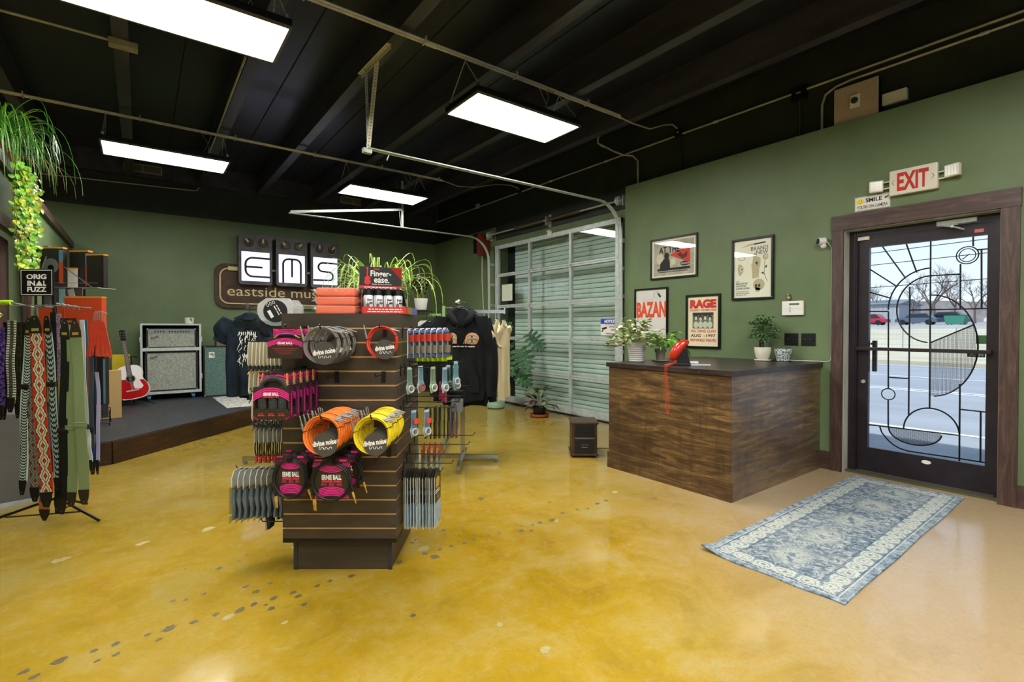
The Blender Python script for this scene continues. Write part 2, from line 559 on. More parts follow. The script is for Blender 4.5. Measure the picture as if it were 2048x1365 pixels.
# right wall: green furred part with the door opening, black part above, garage bay set back
b = B()
for (y0, y1, z0, z1) in ((-3.3, 0.80, 0, 3.28), (0.80, 1.86, 2.27, 3.28), (1.86, 4.49, 0, 3.28)):
    b.box(XW, 5.60, y0, y1, z0, z1)
b.box(XG, 5.60, 7.60, 10.3, 0, 3.28)
b.box(XG, 5.60, 4.49, 4.66, 0, 3.28)
b.box(XG, 5.60, 4.66, 7.60, 2.90, 3.02)
b.mi = 1
b.box(XG, 5.60, -3.3, 10.3, 3.28, 4.16)
b.box(XG - 0.02, 5.60, 4.49, 7.70, 3.02, 3.28)
b.box(XG - 0.03, XG + 0.02, 1.2, 2.9, 3.28, 3.30)
put('wall_right', b, [M_GREEN, M_BLACKWALL], kind='structure')
b = B(); b.box(-5.2, 5.6, YB, YB + 0.15, 0, 3.27); b.mi = 1; b.box(-5.2, 5.6, YB, YB + 0.15, 3.27, 4.16)
for x in (2.2, 2.75): b.box(x, x + 0.01, YB - 0.004, YB, 3.27, 3.8)
put('wall_back', b, [M_GREEN, M_BLACKWALL], kind='structure')
b = B(); b.box(-5.2, -5.0, -3.4, 10.3, 0, 4.16)
put('wall_left', b, M_GREEN, kind='structure')
b = B(); b.box(-5.2, -3.6, -3.5, -3.3, 0, 4.16); b.box(-0.4, 0.8, -3.5, -3.3, 0, 4.16); b.box(4.4, 5.7, -3.5, -3.3, 0, 4.16)
b.box(-3.6, 4.4, -3.5, -3.3, 0, 0.7); b.box(-3.6, 4.4, -3.5, -3.3, 2.8, 4.16)
put('wall_front', b, M_GREEN, kind='structure')
for i, (x0, x1) in enumerate(((-3.6, -0.4), (0.8, 4.4))):
    b = B(); b.box(x0, x1, -3.42, -3.40, 0.7, 2.8)
    wn = put('window_%d' % (i + 1), b, M_GLASS, kind='structure')
    b = B()
    for xx in (x0, (x0 + x1) / 2, x1): b.box(xx - 0.03, xx + 0.03, -3.45, -3.35, 0.7, 2.8)
    put('window_frame', b, M_BRONZE, wn)

# low partition on the left with a dark wood cap, ending at the display opening
b = B()
b.box(-0.99, -0.855, 6.42, YB, 0, 2.59); b.box(-0.99, -0.855, 4.5, 6.42, 2.23, 2.59); b.box(-0.99, -0.855, 2.6, 4.5, 0, 2.59)
pw = put('wall_partition', b, M_GREEN, kind='structure')
b = B(); b.box(-1.02, -0.815, 2.55, YB, 2.59, 2.68)
put('cap_board', b, M_TRIMWOODY, pw)
b = B(); b.box(-0.86, -0.825, 6.30, 6.42, 0, 2.23); b.box(-0.86, -0.825, 4.5, 6.42, 2.13, 2.23)
put('opening_casing', b, M_TRIMWOOD, pw)
b = B()
for k in range(12): b.box(-0.985, -0.95, 4.5 + k * 0.15, 4.645 + k * 0.15, 0, 2.14)
put('door_3', b, M_TRIMWOOD, kind='structure')

# baseboards
b = B(); b.box(XW - 0.02, XW, 1.955, 2.06, 0, 0.17); put('baseboard_right', b, M_TRIMWOODY, kind='structure')
b = B(); b.box(XW - 0.02, XW, -3.2, 0.695, 0, 0.17); put('baseboard_front', b, M_TRIMWOODY, kind='structure')

# stage
st = thing('stage', None, None, kind='structure')
P_ST = [(-0.855, 6.33), (-0.245, 6.33), (3.63, 10.13), (-0.855, 10.13)]
b = B(); b.prism(P_ST, 0.205, 0.23, 'z'); b.prism([(-0.85, 6.36), (-0.25, 6.36), (3.56, 10.12), (-0.85, 10.12)], 0.0, 0.205, 'z')
put('stage_deck', b, M_STAGE, st)
L = math.hypot(3.63 + 0.245, 10.13 - 6.33); ang = math.atan2(10.13 - 6.33, 3.63 + 0.245)
b = B(); b.box(0, L, -0.02, 0.0, 0, 0.222)
put('stage_fascia', b, M_STAGEWOOD, st, loc=(-0.245, 6.33, 0), rz=ang)
b = B(); b.box(-0.855, -0.245, 6.31, 6.33, 0, 0.222)
put('stage_fascia', b, M_STAGEWOOD, st)
for o in (st,): o['kind'] = 'structure'

# ================================================================ exit door
d1 = thing('door_1', None, None, kind='structure')
b = B(); b.box(XW - 0.03, XW, 1.86, 1.955, 0, 2.27); put('door_casing', b, M_TRIMWOOD, d1)
b = B(); b.box(XW - 0.03, XW, 0.695, 0.80, 0, 2.27); put('door_casing', b, M_TRIMWOOD, d1)
b = B(); b.box(XW - 0.035, XW, 0.69, 1.96, 2.27, 2.41); put('door_header', b, M_TRIMWOODY, d1)
M_JAMB = noisy('pale_jamb', '#8F9080', '#B3B2A4', 7, 0.5, stretch=(1, 1, .2))
b = B(); b.box(XW - 0.005, XG, 1.855, 1.865, 0, 2.27); b.box(XW - 0.005, XG, 0.795, 0.805, 0, 2.27); b.box(XW - 0.005, XG, 0.8, 1.86, 2.262, 2.272)
put('door_jamb', b, M_JAMB, d1)
b = B(); b.box(5.39, 5.50, 1.79, 1.858, 0, 2.262); b.box(5.39, 5.50, 0.802, 0.842, 0, 2.262); b.box(5.39, 5.50, 0.842, 1.79, 2.215, 2.262)
b.box(5.38, 5.39, 1.80, 1.815, 0.0, 2.25)
put('door_frame', b, M_BRONZE, d1)
b = B(); b.box(5.33, 5.5, 0.805, 1.855, 0, 0.018); put('threshold', b, mat('threshold_metal', '#5C5840', 0.5, 0.4), d1)
b = B()
b.box(5.42, 5.465, 1.703, 1.787, 0.025, 2.21); b.box(5.42, 5.465, 0.846, 0.90, 0.025, 2.21)
b.box(5.42, 5.465, 0.90, 1.703, 2.104, 2.21); b.box(5.42, 5.465, 0.90, 1.703, 0.025, 0.245)
lf = put('door_leaf', b, M_BRONZE, d1)
b = B(); b.box(5.438, 5.444, 0.90, 1.703, 0.245, 2.104); put('door_glass', b, M_GLASS, lf)
# iron art-deco bars standing just inside the glass; (y, z) outlines
bars = []
L_ = lambda *p: list(p)
bars += [L_((1.603, 2.10), (1.430, 1.797)), L_((1.428, 2.10), (1.352, 1.841)), L_((1.70, 1.903), (1.489, 1.726)), L_((1.70, 1.69), (1.536, 1.625)),
         L_((1.70, 1.511), (1.554, 1.507)), L_((1.554, 1.507), (1.549, 0.808)), L_((1.549, 0.704), (1.546, 0.455)), L_((1.259, 2.10), (1.253, 0.666)),
         L_((1.400, 1.72), (1.398, 0.585)), L_((1.401, 1.514), (0.90, 1.512)), L_((1.258, 1.805), (1.064, 1.802)), L_((1.064, 1.885), (1.062, 1.512)),
         L_((0.988, 2.10), (0.987, 2.022)), L_((0.937, 1.985), (0.932, 1.512)), L_((0.965, 1.990), (0.90, 1.989)), L_((1.250, 1.232), (0.980, 1.381)),
         L_((1.058, 0.893), (1.056, 0.25)), L_((1.546, 0.909), (1.402, 0.909)), L_((1.056, 0.682), (0.90, 0.680)), L_((0.929, 0.68), (0.927, 0.27)),
         L_((1.70, 0.454), (1.058, 0.465))]
co = (1.258, 1.52)
bars.append([(1.258 + 0.297 * math.sin(R(a)) * -1 * -1, 1.52 + 0.352 * math.cos(R(a))) for a in range(0, 93, 6)])
bars.append([(1.256 + 0.236 * math.sin(R(a)), 1.518 + 0.287 * math.cos(R(a))) for a in range(0, 181, 8)])
bars.append([(1.25 - 0.30 * math.sin(R(a)), 1.205 + 0.434 * math.cos(R(a))) for a in range(0, 181, 7)])
bars.append([(1.245 + 0.188 * math.cos(R(a)), 0.462 + 0.204 * math.sin(R(a))) for a in range(0, 181, 8)])
bars.append([(1.357 + 0.186 * math.cos(R(a)), 0.452 - 0.122 * math.sin(R(a))) for a in range(0, 181, 8)])
bars.append([(1.611, 0.450), (1.595, 0.40), (1.568, 0.362), (1.535, 0.325), (1.504, 0.30), (1.455, 0.277), (1.399, 0.266), (1.30, 0.267), (1.06, 0.272), (0.90, 0.272)])
for ln in bars:
    b = B(); b.tube([(5.428, y, z) for y, z in ln], 0.0062, 6)
    put('iron_bar', b, M_BLACKM, lf, smooth=50)
for (cy, cz, ry, rz_, rr) in ((1.022, 1.953, 0.069, 0.07, 0.0045), (1.022, 1.953, 0.051, 0.053, 0.0035), (1.549, 0.756, 0.051, 0.051, 0.0045)):
    b = B(); b.tube([(5.428, cy + ry * math.cos(R(a)), cz + rz_ * math.sin(R(a))) for a in range(0, 360, 15)], rr, 6, closed=True)
    put('iron_ring', b, M_BLACKM, lf, smooth=50)
b = B(); b.tube([(5.428, 1.053, 1.922), (5.428, 1.01, 1.962)], 0.0035, 6); put('dial_pointer', b, M_BLACKM, lf)
# perforated mesh infill in two of the shapes: real thin wires
b = B()
y = 1.245
while y > 0.955:
    h = 0.434 * math.sqrt(max(0, 1 - ((1.25 - y) / 0.30) ** 2))
    lo = 1.205 - h; hi = min(1.205 + h, 1.232 + (1.250 - y) * 0.552)
    b.box(5.4335, 5.4345, y - 0.0012, y + 0.0012, lo, hi); y -= 0.0085
z = 0.78
while z < 1.38:
    h = 0.30 * math.sqrt(max(0, 1 - ((z - 1.205) / 0.434) ** 2))
    yl = 1.25 if z < 1.232 else 1.25 - (z - 1.232) / 0.552
    if 1.25 - h < yl: b.box(5.4335, 5.4345, 1.25 - h, yl, z - 0.0008, z + 0.0008)
    z += 0.0085
y = 1.18
while y < 1.54:
    h = 0.122 * math.sqrt(max(0, 1 - ((y - 1.357) / 0.186) ** 2)); b.box(5.4335, 5.4345, y - 0.0012, y + 0.0012, 0.452 - h, 0.455); y += 0.007
z = 0.335
while z < 0.452:
    h = 0.186 * math.sqrt(max(0, 1 - ((0.452 - z) / 0.122) ** 2)); b.box(5.4335, 5.4345, 1.357 - h, 1.357 + h, z - 0.001, z + 0.001); z += 0.007
put('wire_mesh', b, M_DGREY, lf)
b = B(); b.bbox(5.355, 5.375, 0.86, 1.785, 1.150, 1.180, 0.004); b.box(5.36, 5.42, 0.862, 0.89, 1.15, 1.18); b.box(5.36, 5.42, 1.74, 1.77, 1.15, 1.18)
put('push_bar', b, M_BRONZE, lf)
b = B(); b.bbox(5.47, 5.50, 1.655, 1.69, 0.95, 1.24, 0.004); b.box(5.465, 5.48, 1.66, 1.70, 1.2, 1.22); put('pull_handle', b, M_BRONZE, lf)
b = B(); b.lathe([(0.018, 0), (0.018, -0.012), (0.014, -0.018), (0, -0.018)], 16, (5.42, 1.74, 0.856), 'x'); put('lock_cylinder', b, M_GALV, lf, smooth=40)
b = B(); b.lathe([(0.034, 0), (0.03, -0.006), (0, -0.006)], 20, (0, 0, 0), 'x'); put('oval_plate', b, M_WHITEP, lf, loc=(5.42, 1.27, 0.196)).scale = (1, 1, 0.5)
b = B(); b.box(5.415, 5.4195, 0.922, 0.978, 2.128, 2.155); put('red_label', b, mat('faded_red_label', '#B96060', 0.5), lf)
b = B(); b.bbox(5.395, 5.42, 1.699, 1.790, 2.175, 2.208, 0.004); put('alarm_contact', b, M_CREAMP, lf)
b = B(); b.bbox(5.365, 5.42, 0.956, 1.209, 2.212, 2.252, 0.006); dc = put('door_closer', b, M_GALV, lf)
b = B(); b.tube([(5.38, 1.19, 2.215), (5.33, 1.10, 2.19), (5.40, 1.04, 2.165)], 0.008, 6); b.tube([(5.38, 1.15, 2.21), (5.35, 1.07, 2.205)], 0.006, 6); b.cyl((5.33, 1.10, 2.18), (5.33, 1.10, 2.20), 0.013, 10)
put('closer_arm', b, M_GALV, dc)
b = B(); b.box(5.447, 5.4475, 0.903, 0.966, 1.227, 1.297); put('green_sticker', b, mat('sticker_green', '#4A6B48', 0.5), lf)
b = B(); b.box(5.447, 5.4475, 0.909, 1.02, 1.118, 1.158); sk = put('green_sticker', b, mat('sticker_dark_green', '#2F4A36', 0.5), lf)
b = B(Matrix.Rotation(PI / 2, 4, 'Z')); addtext(b, 'NCA', 0.9645, -5.4467 + 0.0, 1.138, 0.085, 0.024, bold=0.02)
put('sticker_lettering', b, M_WHITE, sk)

# ================================================================ glazed garage door and the shutter behind it
d2 = thing('door_2', None, None, kind='structure')
GY = [4.61, 5.625, 6.64, 7.655]
GZ = [0.0, 0.60, 1.18, 1.76, 2.34, 2.90]
for i in range(4):
    y = GY[i]; wv = 0.05 if i in (0, 3) else 0.024
    b = B(); yy = min(max(y, GY[0] + wv), GY[3] - wv)
    b.box(5.335, 5.385, yy - wv, yy + wv, 0.02, 2.895); put('stile', b, M_ALU, d2)
for k in range(5):
    z0, z1 = GZ[k], GZ[k + 1]
    lo = 0.13 if k == 0 else 0.028
    b = B(); b.box(5.338, 5.382, GY[0], GY[3], z0 + 0.003, z0 + lo); put('rail', b, M_ALU, d2)
    b = B(); b.box(5.338, 5.382, GY[0], GY[3], z1 - (0.028 if k < 4 else 0.07), z1 - 0.003); put('rail', b, M_ALU, d2)
    for j in range(3):
        b = B(); b.box(5.357, 5.363, GY[j] + 0.02, GY[j + 1] - 0.02, z0 + 0.02, z1 - 0.02); put('pane', b, M_GLASS, d2)
for k in range(1, 5):
    for y in (GY[0] + 0.04, GY[1], GY[2], GY[3] - 0.04):
        b = B(); b.box(5.325, 5.338, y - 0.02, y + 0.02, GZ[k] - 0.045, GZ[k] + 0.045); b.cyl((5.325, y - 0.022, GZ[k]), (5.325, y + 0.022, GZ[k]), 0.010, 8)
        put('hinge', b, M_GALV, d2)
b = B(); b.box(5.30, 5.338, 4.66, 7.6, 0.0, 0.025); put('bottom_seal', b, M_BLACKP, d2)
b = B(); b.box(5.325, 5.34, 6.05, 6.15, 2.86, 2.93); b.box(5.30, 5.33, 6.06, 6.14, 2.93, 2.945); put('top_bracket', b, M_WHITEP, d2)
sh = thing('door_4', None, None, kind='structure')
M_SHUT = noisy('pale_green_shutter', '#C0CEC4', '#CCD8D0', 3, 0.5, stretch=(1, 1, 1))
b = B(); prof = []
z = 0.0
while z < 3.0:
    prof += [(5.62, z), (5.616, z + 0.012), (5.612, z + 0.035), (5.616, z + 0.060), (5.62, z + 0.070)]; z += 0.0735
n = len(prof)
b.add([(x, 4.3, z) for x, z in prof] + [(x, 7.40, z) for x, z in prof], [(i, i + 1, n + i + 1, n + i) for i in range(n - 1)])
b.box(5.63, 5.66, 4.3, 7.40, 0, 3.05)
put('shutter_curtain', b, M_SHUT, sh)
b = B()
z = 0.0715
while z < 3.0:
    b.box(5.609, 5.621, 4.3, 7.40, z - 0.003, z + 0.002); z += 0.0735
put('slat_joint', b, mat('slat_joint_dark', '#5A6A62', 0.6), sh)
b = B(); b.box(5.61, 5.66, 7.40, 8.2, 0, 3.05); put('shutter_jamb', b, mat('jamb_navy', '#161B20', 0.5), sh)

def track(name, y, z, x0, label, ydir):
    t = thing(name, label, 'track')
    pts = [(x0, y, z), (4.80, y, z)] + [(4.80 + 0.42 * math.sin(R(a)), y, z - 0.42 + 0.42 * math.cos(R(a))) for a in range(10, 91, 10)] + [(5.22 + 0.03, y, 0.03)]
    b = B()
    # C-shaped rail: web plus two lips
    for off, wd, th in ((0, 0.052, 0.003),):
        b.ribbon(pts, wd, th, (0, 1, 0))
    for s in (-1, 1):
        q = [(p[0], p[1] + s * 0.026, p[2]) for p in pts]
        b.tube(q, 0.0065, 6)
    put('rail', b, M_GALV, t, smooth=40)
    b = B()
    for k in range(7):
        zz = 0.25 + k * 0.38
        b.box(5.262, 5.40 if y > 4.66 else 5.40, y - 0.012, y + 0.012, zz, zz + 0.05)
    b.box(5.385, 5.405, y - 0.02, y + 0.02, 0.02, 2.9)
    put('wall_bracket', b, M_GALV, t)
    return t
def perf(b, p0, p1, wd, dirw, n):
    """perforated angle steel: strip with punched dots proud by a hair"""
    p0 = Vector(p0); p1 = Vector(p1); sd = Vector(dirw).normalized()
    b.mi = 0; b.ribbon([p0, p1], wd, 0.003, sd)
    nn = (p1 - p0).normalized().cross(sd).normalized()
    b.mi = 1
    for i in range(n):
        c = p0 + (p1 - p0) * ((i + 0.5) / n)
        for s in (-1, 1):
            a = (p1 - p0).normalized()
            b.add([c + nn * s * 0.0022 + (a * math.cos(q) + sd * math.sin(q)) * 0.0052 for q in [2 * PI * k / 6 for k in range(6)]], [tuple(range(6)) if s < 0 else tuple(range(5, -1, -1))])
    b.mi = 0
t1 = track('garage_door_track', 4.52, 3.03, 1.70, 'nearer overhead garage door track reaching from the ceiling bracket to the wall beside the posters', 1)
b = B()
perf(b, (1.72, 4.06, 3.797), (1.70, 4.72, 3.797), 0.035, (1, 0, 0), 22); perf(b, (1.74, 4.06, 3.78), (1.72, 4.72, 3.78), 0.035, (0, 0, 1), 22)
put('ceiling_angle', b, [M_CREAMSTEEL, M_HOLE], t1)
b = B(); perf(b, (1.75, 4.40, 3.80), (1.705, 4.50, 3.04), 0.04, (0.8, -0.6, 0), 26); put('hanger_angle', b, [M_CREAMSTEEL, M_HOLE], t1)
b = B(); perf(b, (1.72, 4.60, 3.80), (1.72, 4.54, 3.04), 0.03, (1, 0.2, 0), 26); put('hanger_angle', b, [M_GALV, M_HOLE], t1)
b = B(); b.bbox(1.66, 1.74, 4.50, 4.55, 2.985, 3.03, 0.003); b.tube([(1.9, 4.49, 3.0), (1.87, 4.46, 2.95), (1.86, 4.44, 2.93)], 0.006, 6); put('end_stop', b, M_GALV, t1)
t2 = track('garage_door_track', 7.70, 3.03, 1.73, 'farther overhead garage door track ending beneath the back ceiling lights', 1)
b = B(); perf(b, (1.75, 7.70, 3.05), (3.49, 7.70, 3.33), 0.035, (0, 0, 1), 60); put('brace_angle', b, [M_GALV, M_HOLE], t2)
b = B(); perf(b, (3.49, 7.70, 3.80), (3.49, 7.70, 3.04), 0.035, (1, 0, 0), 26); put('hanger_angle', b, [M_GALV, M_HOLE], t2)
b = B(); perf(b, (3.42, 7.78, 3.80), (3.47, 7.71, 3.04), 0.03, (0.5, 1, 0), 26); put('hanger_angle', b, [M_GALV, M_HOLE], t2)

t = thing('torsion_spring_shaft', 'torsion spring shaft with cable drums mounted on the wall above the glazed garage door', 'garage door spring')
b = B(); b.cyl((5.30, 4.56, 3.12), (5.30, 7.89, 3.12), 0.013, 10); put('shaft', b, M_GALV, t, smooth=40)
for (ya, yb) in ((5.35, 6.10), (6.20, 7.0)):
    b = B(); nn = 260
    b.tube([(5.30 + 0.03 * math.cos(i * 0.9), ya + (yb - ya) * i / nn, 3.12 + 0.03 * math.sin(i * 0.9)) for i in range(nn + 1)], 0.006, 4)
    put('coil_spring', b, mat('rusty_spring', '#57503F', 0.55, 0.5), t)
for yy in (4.62, 7.80):
    b = B(); b.lathe([(0.05, -0.03), (0.065, -0.02), (0.055, 0.0), (0.065, 0.02), (0.05, 0.03)], 20, (5.30, yy, 3.12), 'y'); put('cable_drum', b, M_GALV, t, smooth=30)
for yy in (4.535, 6.15, 7.86):
    b = B(); b.box(5.28, 5.41, yy - 0.006, yy + 0.006, 3.04, 3.18); b.box(5.38, 5.408, yy - 0.03, yy + 0.03, 3.02, 3.22); put('end_bearing_plate', b, M_GALV, t)

t = thing('garage_door_opener', 'black and red motor box on the wall by the far corner of the garage door', 'garage door opener')
b = B(); b.bbox(5.18, 5.40, 7.92, 8.05, 2.76, 3.16, 0.01); put('housing', b, mat('opener_red', '#6E2A1B', 0.5), t)
b = B(); b.bbox(5.17, 5.40, 8.055, 8.16, 2.80, 3.18, 0.01); put('cover', b, M_BLACKP, t)
b = B(); b.tube([(5.27, 8.0, 2.76), (5.28, 8.02, 2.3), (5.33, 8.05, 1.8), (5.385, 8.05, 1.3), (5.39, 8.05, 0.9)], 0.006, 6); put('pull_cord', b, M_CREAMP, t)
# ================================================================ ceiling lights on their conduits
M_DIFF = mat('lamp_diffuser', (1, 0.975, 0.92), 0.5, emit=LAMP_POWER)
LZ = 3.35
def make_light(label):
    t = thing('ceiling_light', label, 'light', group='hanging ceiling lights')
    hx, hy = 0.61, 0.275
    b = B(); b.bbox(-hx, hx, -hy, hy, 0.012, 0.065, 0.004); b.box(-hx + .12, hx - .12, -0.09, 0.09, 0.065, 0.10); put('housing', b, M_BLACKM, t)
    b = B()
    for q in ((-hx, hx, -hy, -hy + 0.018), (-hx, hx, hy - 0.018, hy), (-hx, -hx + 0.018, -hy, hy), (hx - 0.018, hx, -hy, hy)):
        b.box(q[0], q[1], q[2], q[3], 0.0, 0.016)
    put('frame', b, mat('lamp_frame', '#6E6A58', 0.35, 0.4), t)
    b = B(); b.box(-hx + 0.018, hx - 0.018, -hy + 0.018, hy - 0.018, 0.006, 0.014); put('diffuser', b, M_DIFF, t)
    for sx_ in (-1, 1):
        b = B(); b.box(sx_ * (hx - .03) - .012, sx_ * (hx - .03) + .012, -hy + 0.02, hy - 0.02, 0.065, 0.072)
        for sy_ in (-1, 1):
            b.box(sx_ * (hx - .03) - .010, sx_ * (hx - .03) + .010, sy_ * (hy - .03) - .01, sy_ * (hy - .03) + .01, 0.065, 0.10)
        put('bracket', b, M_CHROME, t)
        for sy_ in (-1, 1):
            b = B(); p0 = Vector((sx_ * (hx - .03), sy_ * (hy - .03), 0.095)); p1 = Vector((sx_ * (hx - .03) * 0.97, 0, 0.395))
            n = 22; a = (p1 - p0).normalized(); s1 = a.cross(Vector((1, 0, 0))).normalized(); s2 = a.cross(s1)
            for k in range(n):
                c = p0 + (p1 - p0) * ((k + 0.5) / n); s = s1 if k % 2 else s2
                b.tube([c + a * 0.0115 * math.cos(q) + s * 0.005 * math.sin(q) for q in [2 * PI * j / 6 for j in range(6)]], 0.0016, 4, closed=True)
            put('chain', b, M_GALV, t)
    b = B(); b.tube([(hx - .28, 0, 0.10), (hx - .22, 0.02, 0.22), (hx - .17, 0.02, 0.36), (hx - .23, 0.0, 0.405)], 0.005, 6); b.tube([(hx - .22, 0, 0.10), (hx - .19, 0.01, 0.24), (hx - .27, 0.02, 0.38), (hx - .32, 0.0, 0.405)], 0.005, 6)
    put('power_cable', b, mat('grey_cable', '#6E6B62', 0.5), t)
    return t
rows = [(2.90, 3.82, 'ceiling light hanging nearest the posters and over the space before the counter'), (0.215, 3.82, 'ceiling light cut off by the top edge of the photo, the largest one in view'),
        (0.27, 7.10, 'ceiling light above the stage, nearest the hanging plant'), (2.94, 7.14, 'smallest ceiling light, hanging over the clothes racks by the far corner'),
        (-2.4, 3.82, 'added unseen ceiling light over the space beyond the partition, same row as the largest one'), (-2.4, 7.12, 'added unseen ceiling light over the back space beyond the partition'),  # from here on unseen lamps, added out of view for fill light
        (2.9, 0.5, 'added unseen ceiling light above the doorway rug'), (0.215, 0.5, 'added unseen ceiling light above the standing spot of the camera'), (-2.4, 0.5, 'added unseen ceiling light behind the hanging plant side'),
        (2.9, -2.2, 'added unseen ceiling light by the front window near the exit wall'), (0.215, -2.2, 'added unseen ceiling light by the middle of the front wall'), (-2.4, -2.2, 'added unseen ceiling light by the front window at the far side')]
proto = None
for x, y, lb in rows:
    if proto is None:
        proto = make_light(lb); proto.location = (x, y, LZ)
    else:
        dup(proto, lb, (x, y, LZ))

def conduit(pts, r, label, m=None, couplings=(), group='conduits'):
    t = thing('conduit', label, 'conduit')
    b = B(); b.tube(pts, r, 8); put('pipe', b, m or M_EMT, t, smooth=40)
    for c0, c1 in couplings:
        b = B(); b.cyl(c0, c1, r * 1.35, 10); put('coupling', b, M_GALV, t, smooth=40)
    return t
for y, z, lab in ((3.82, 3.765, 'double steel conduit carrying the two nearer ceiling lights'), (7.12, 3.745, 'steel conduit carrying the two ceiling lights at the back')):
    t = thing('conduit', lab, 'conduit')
    x1 = 4.42 if y < 5 else 3.95
    b = B(); b.cyl((-4.9, y, z), (x1, y, z), 0.013, 8); put('pipe', b, M_EMT, t, smooth=40)
    b = B(); b.cyl((-4.9, y - 0.032, z + 0.002), (x1 - 0.05, y - 0.032, z + 0.002), 0.011, 8); put('pipe', b, M_EMT, t, smooth=40)
    for k in range(8):
        x = -2.9 + k * 0.96 + 0.03
        b = B(); b.box(x - 0.006, x + 0.006, y - 0.05, y + 0.02, z - 0.018, z + 0.036); put('strap', b, M_GALV, t)
    for k in range(3):
        x = 0.6 + k * 1.35
        b = B(); b.cyl((x, y, z), (x + 0.09, y, z), 0.017, 8); put('coupling', b, M_GALV if k != 2 else mat('yellowed_tape', '#8E7A2C', 0.5), t)
    b = B()
    if y < 5: b.tube([(4.42, y, z), (4.6, 3.80, 3.74), (4.85, 3.75, 3.72), (5.05, 3.70, 3.80), (5.25, 3.72, 3.86), (5.36, 3.73, 3.84)], 0.009, 6)
    else: b.tube([(3.95, y, z), (4.2, 7.1, 3.70), (4.5, 7.05, 3.72), (4.9, 7.0, 3.83), (5.2, 6.98, 3.86), (5.35, 6.95, 3.82)], 0.008, 6)
    put('flexible_end', b, M_EMTG, t, smooth=40)
conduit([(4.87, -3.2, 3.93), (4.87, 4.50, 3.93), (4.89, 4.62, 3.90), (4.95, 4.68, 3.85), (5.25, 4.66, 3.80), (5.36, 4.60, 3.76), (5.385, 4.45, 3.71), (5.385, 4.36, 3.62), (5.385, 4.36, 3.29)], 0.012,
        'conduit running along the outermost joist and bending down behind the end of the exit wall', couplings=[((4.87, 2.6, 3.93), (4.87, 2.68, 3.93)), ((5.0, 4.68, 3.84), (5.07, 4.68, 3.83))])
conduit([(5.385, -3.2, 3.765), (5.385, 10.08, 3.765)], 0.012, 'long conduit fixed high on the black part of the exit wall', M_EMTG, couplings=[((5.385, y, 3.765), (5.385, y + 0.06, 3.765)) for y in (3.2, 4.9, 6.1, 8.33)])
conduit([(5.385, -3.2, 3.70), (5.385, 1.85, 3.70), (5.385, 1.98, 3.685), (5.385, 2.07, 3.64), (5.385, 2.10, 3.55), (5.385, 2.10, 3.29)], 0.012, 'conduit bending down the wall beside the beige electrical panel', couplings=[((5.385, 0.9, 3.70), (5.385, 0.96, 3.70))])
conduit([(5.39, 2.31, 3.72), (5.39, 2.31, 3.29)], 0.010, 'short dark vertical conduit under the larger junction box', M_DGREY)
conduit([(-4.8, 5.40, 3.785), (-0.20, 5.40, 3.785)], 0.012, 'conduit ending in a flat box near the top left of the photo', M_EMTG)
conduit([(0.77, 5.02, 3.785), (0.775, 7.0, 3.785), (0.775, 9.0, 3.785)], 0.011, 'conduit strapped along a joist between the largest lamp and the stage lamp', M_EMTG)
conduit([(-1.2, 10.11, 3.655), (0.75, 10.11, 3.72), (0.80, 10.11, 3.74), (0.82, 10.11, 3.78)], 0.010, 'thin conduit along the black top of the back wall', M_EMTG)
def jbox(loc, lab, w_=0.055, m=M_BLACKM, dx=0.05):
    t = thing('junction_box', lab, 'junction box')
    x, y, z = loc
    b = B(); b.bbox(x - dx, x, y - w_, y + w_, z - w_, z + w_, 0.004); put('box', b, m, t)
    b = B(); b.box(x - dx - 0.004, x - dx, y - w_ * .9, y + w_ * .9, z - w_ * .9, z + w_ * .9); b.mi = 1; b.box(x - dx - 0.006, x - dx - 0.004, y - w_ * .3, y + w_ * .3, z - .008, z + .006)
    put('cover_plate', b, [m, M_EMT], t)
    return t
jbox((5.41, 2.31, 3.745), 'larger black junction box on the conduit beside the electrical panel', 0.07)
jbox((5.41, 3.72, 3.79), 'black junction box where the nearer lamp conduit meets the exit wall', 0.05)
jbox((5.41, 6.95, 3.80), 'black junction box high over the glazed garage door', 0.05)
jbox((5.41, 8.33, 3.79), 'small grey junction box nearest the back corner', 0.04, M_EMT)
t = thing('junction_box', 'flat beige box on a joist at the end of the upper conduit', 'junction box')
b = B(); b.bbox(-0.20, 0.0, 5.36, 5.45, 3.745, 3.80, 0.004); put('box', b, M_EMTG, t)
b = B(); b.cyl((5.385, 3.70, 3.75), (5.385, 3.66, 3.29), 0.006, 6)
put('cable', b, M_BLACKP, label='black cable dropping from the junction box above the posters', cat='cable')

t = thing('electrical_panel', 'beige electrical panel set high on the black wall strip above the exit door', 'electrical panel')
b = B(); b.bbox(5.33, 5.41, 1.62, 1.965, 3.24 + .045, 3.62, 0.004); put('cabinet', b, M_BLACKM, t)
b = B(); b.bbox(5.318, 5.33, 1.615, 1.97, 3.285, 3.625, 0.003); put('panel_door', b, noisy('panel_beige', '#A8927A', '#B49E86', 5, 0.45), t)
b = B(); b.bbox(5.302, 5.318, 1.755, 1.835, 3.40, 3.52, 0.006); q = put('latch_plate', b, M_WHITEP, t)
b = B(); b.lathe([(0.03, 0), (0.028, -0.008), (0.02, -0.01), (0, -0.01)], 20, (5.302, 1.795, 3.465), 'x'); put('latch_knob', b, M_DGREY, q)
b = B(); b.lathe([(0.008, 0), (0.006, -0.008), (0, -0.008)], 12, (5.318, 1.655, 3.455), 'x'); put('lock', b, M_GALV, t)
t = thing('wall_box', 'small flat beige box fixed beside the electrical panel', 'wall box')
b = B(); b.bbox(5.36, 5.41, 1.42, 1.60, 3.36, 3.46, 0.004); put('cover', b, M_CREAMP, t)
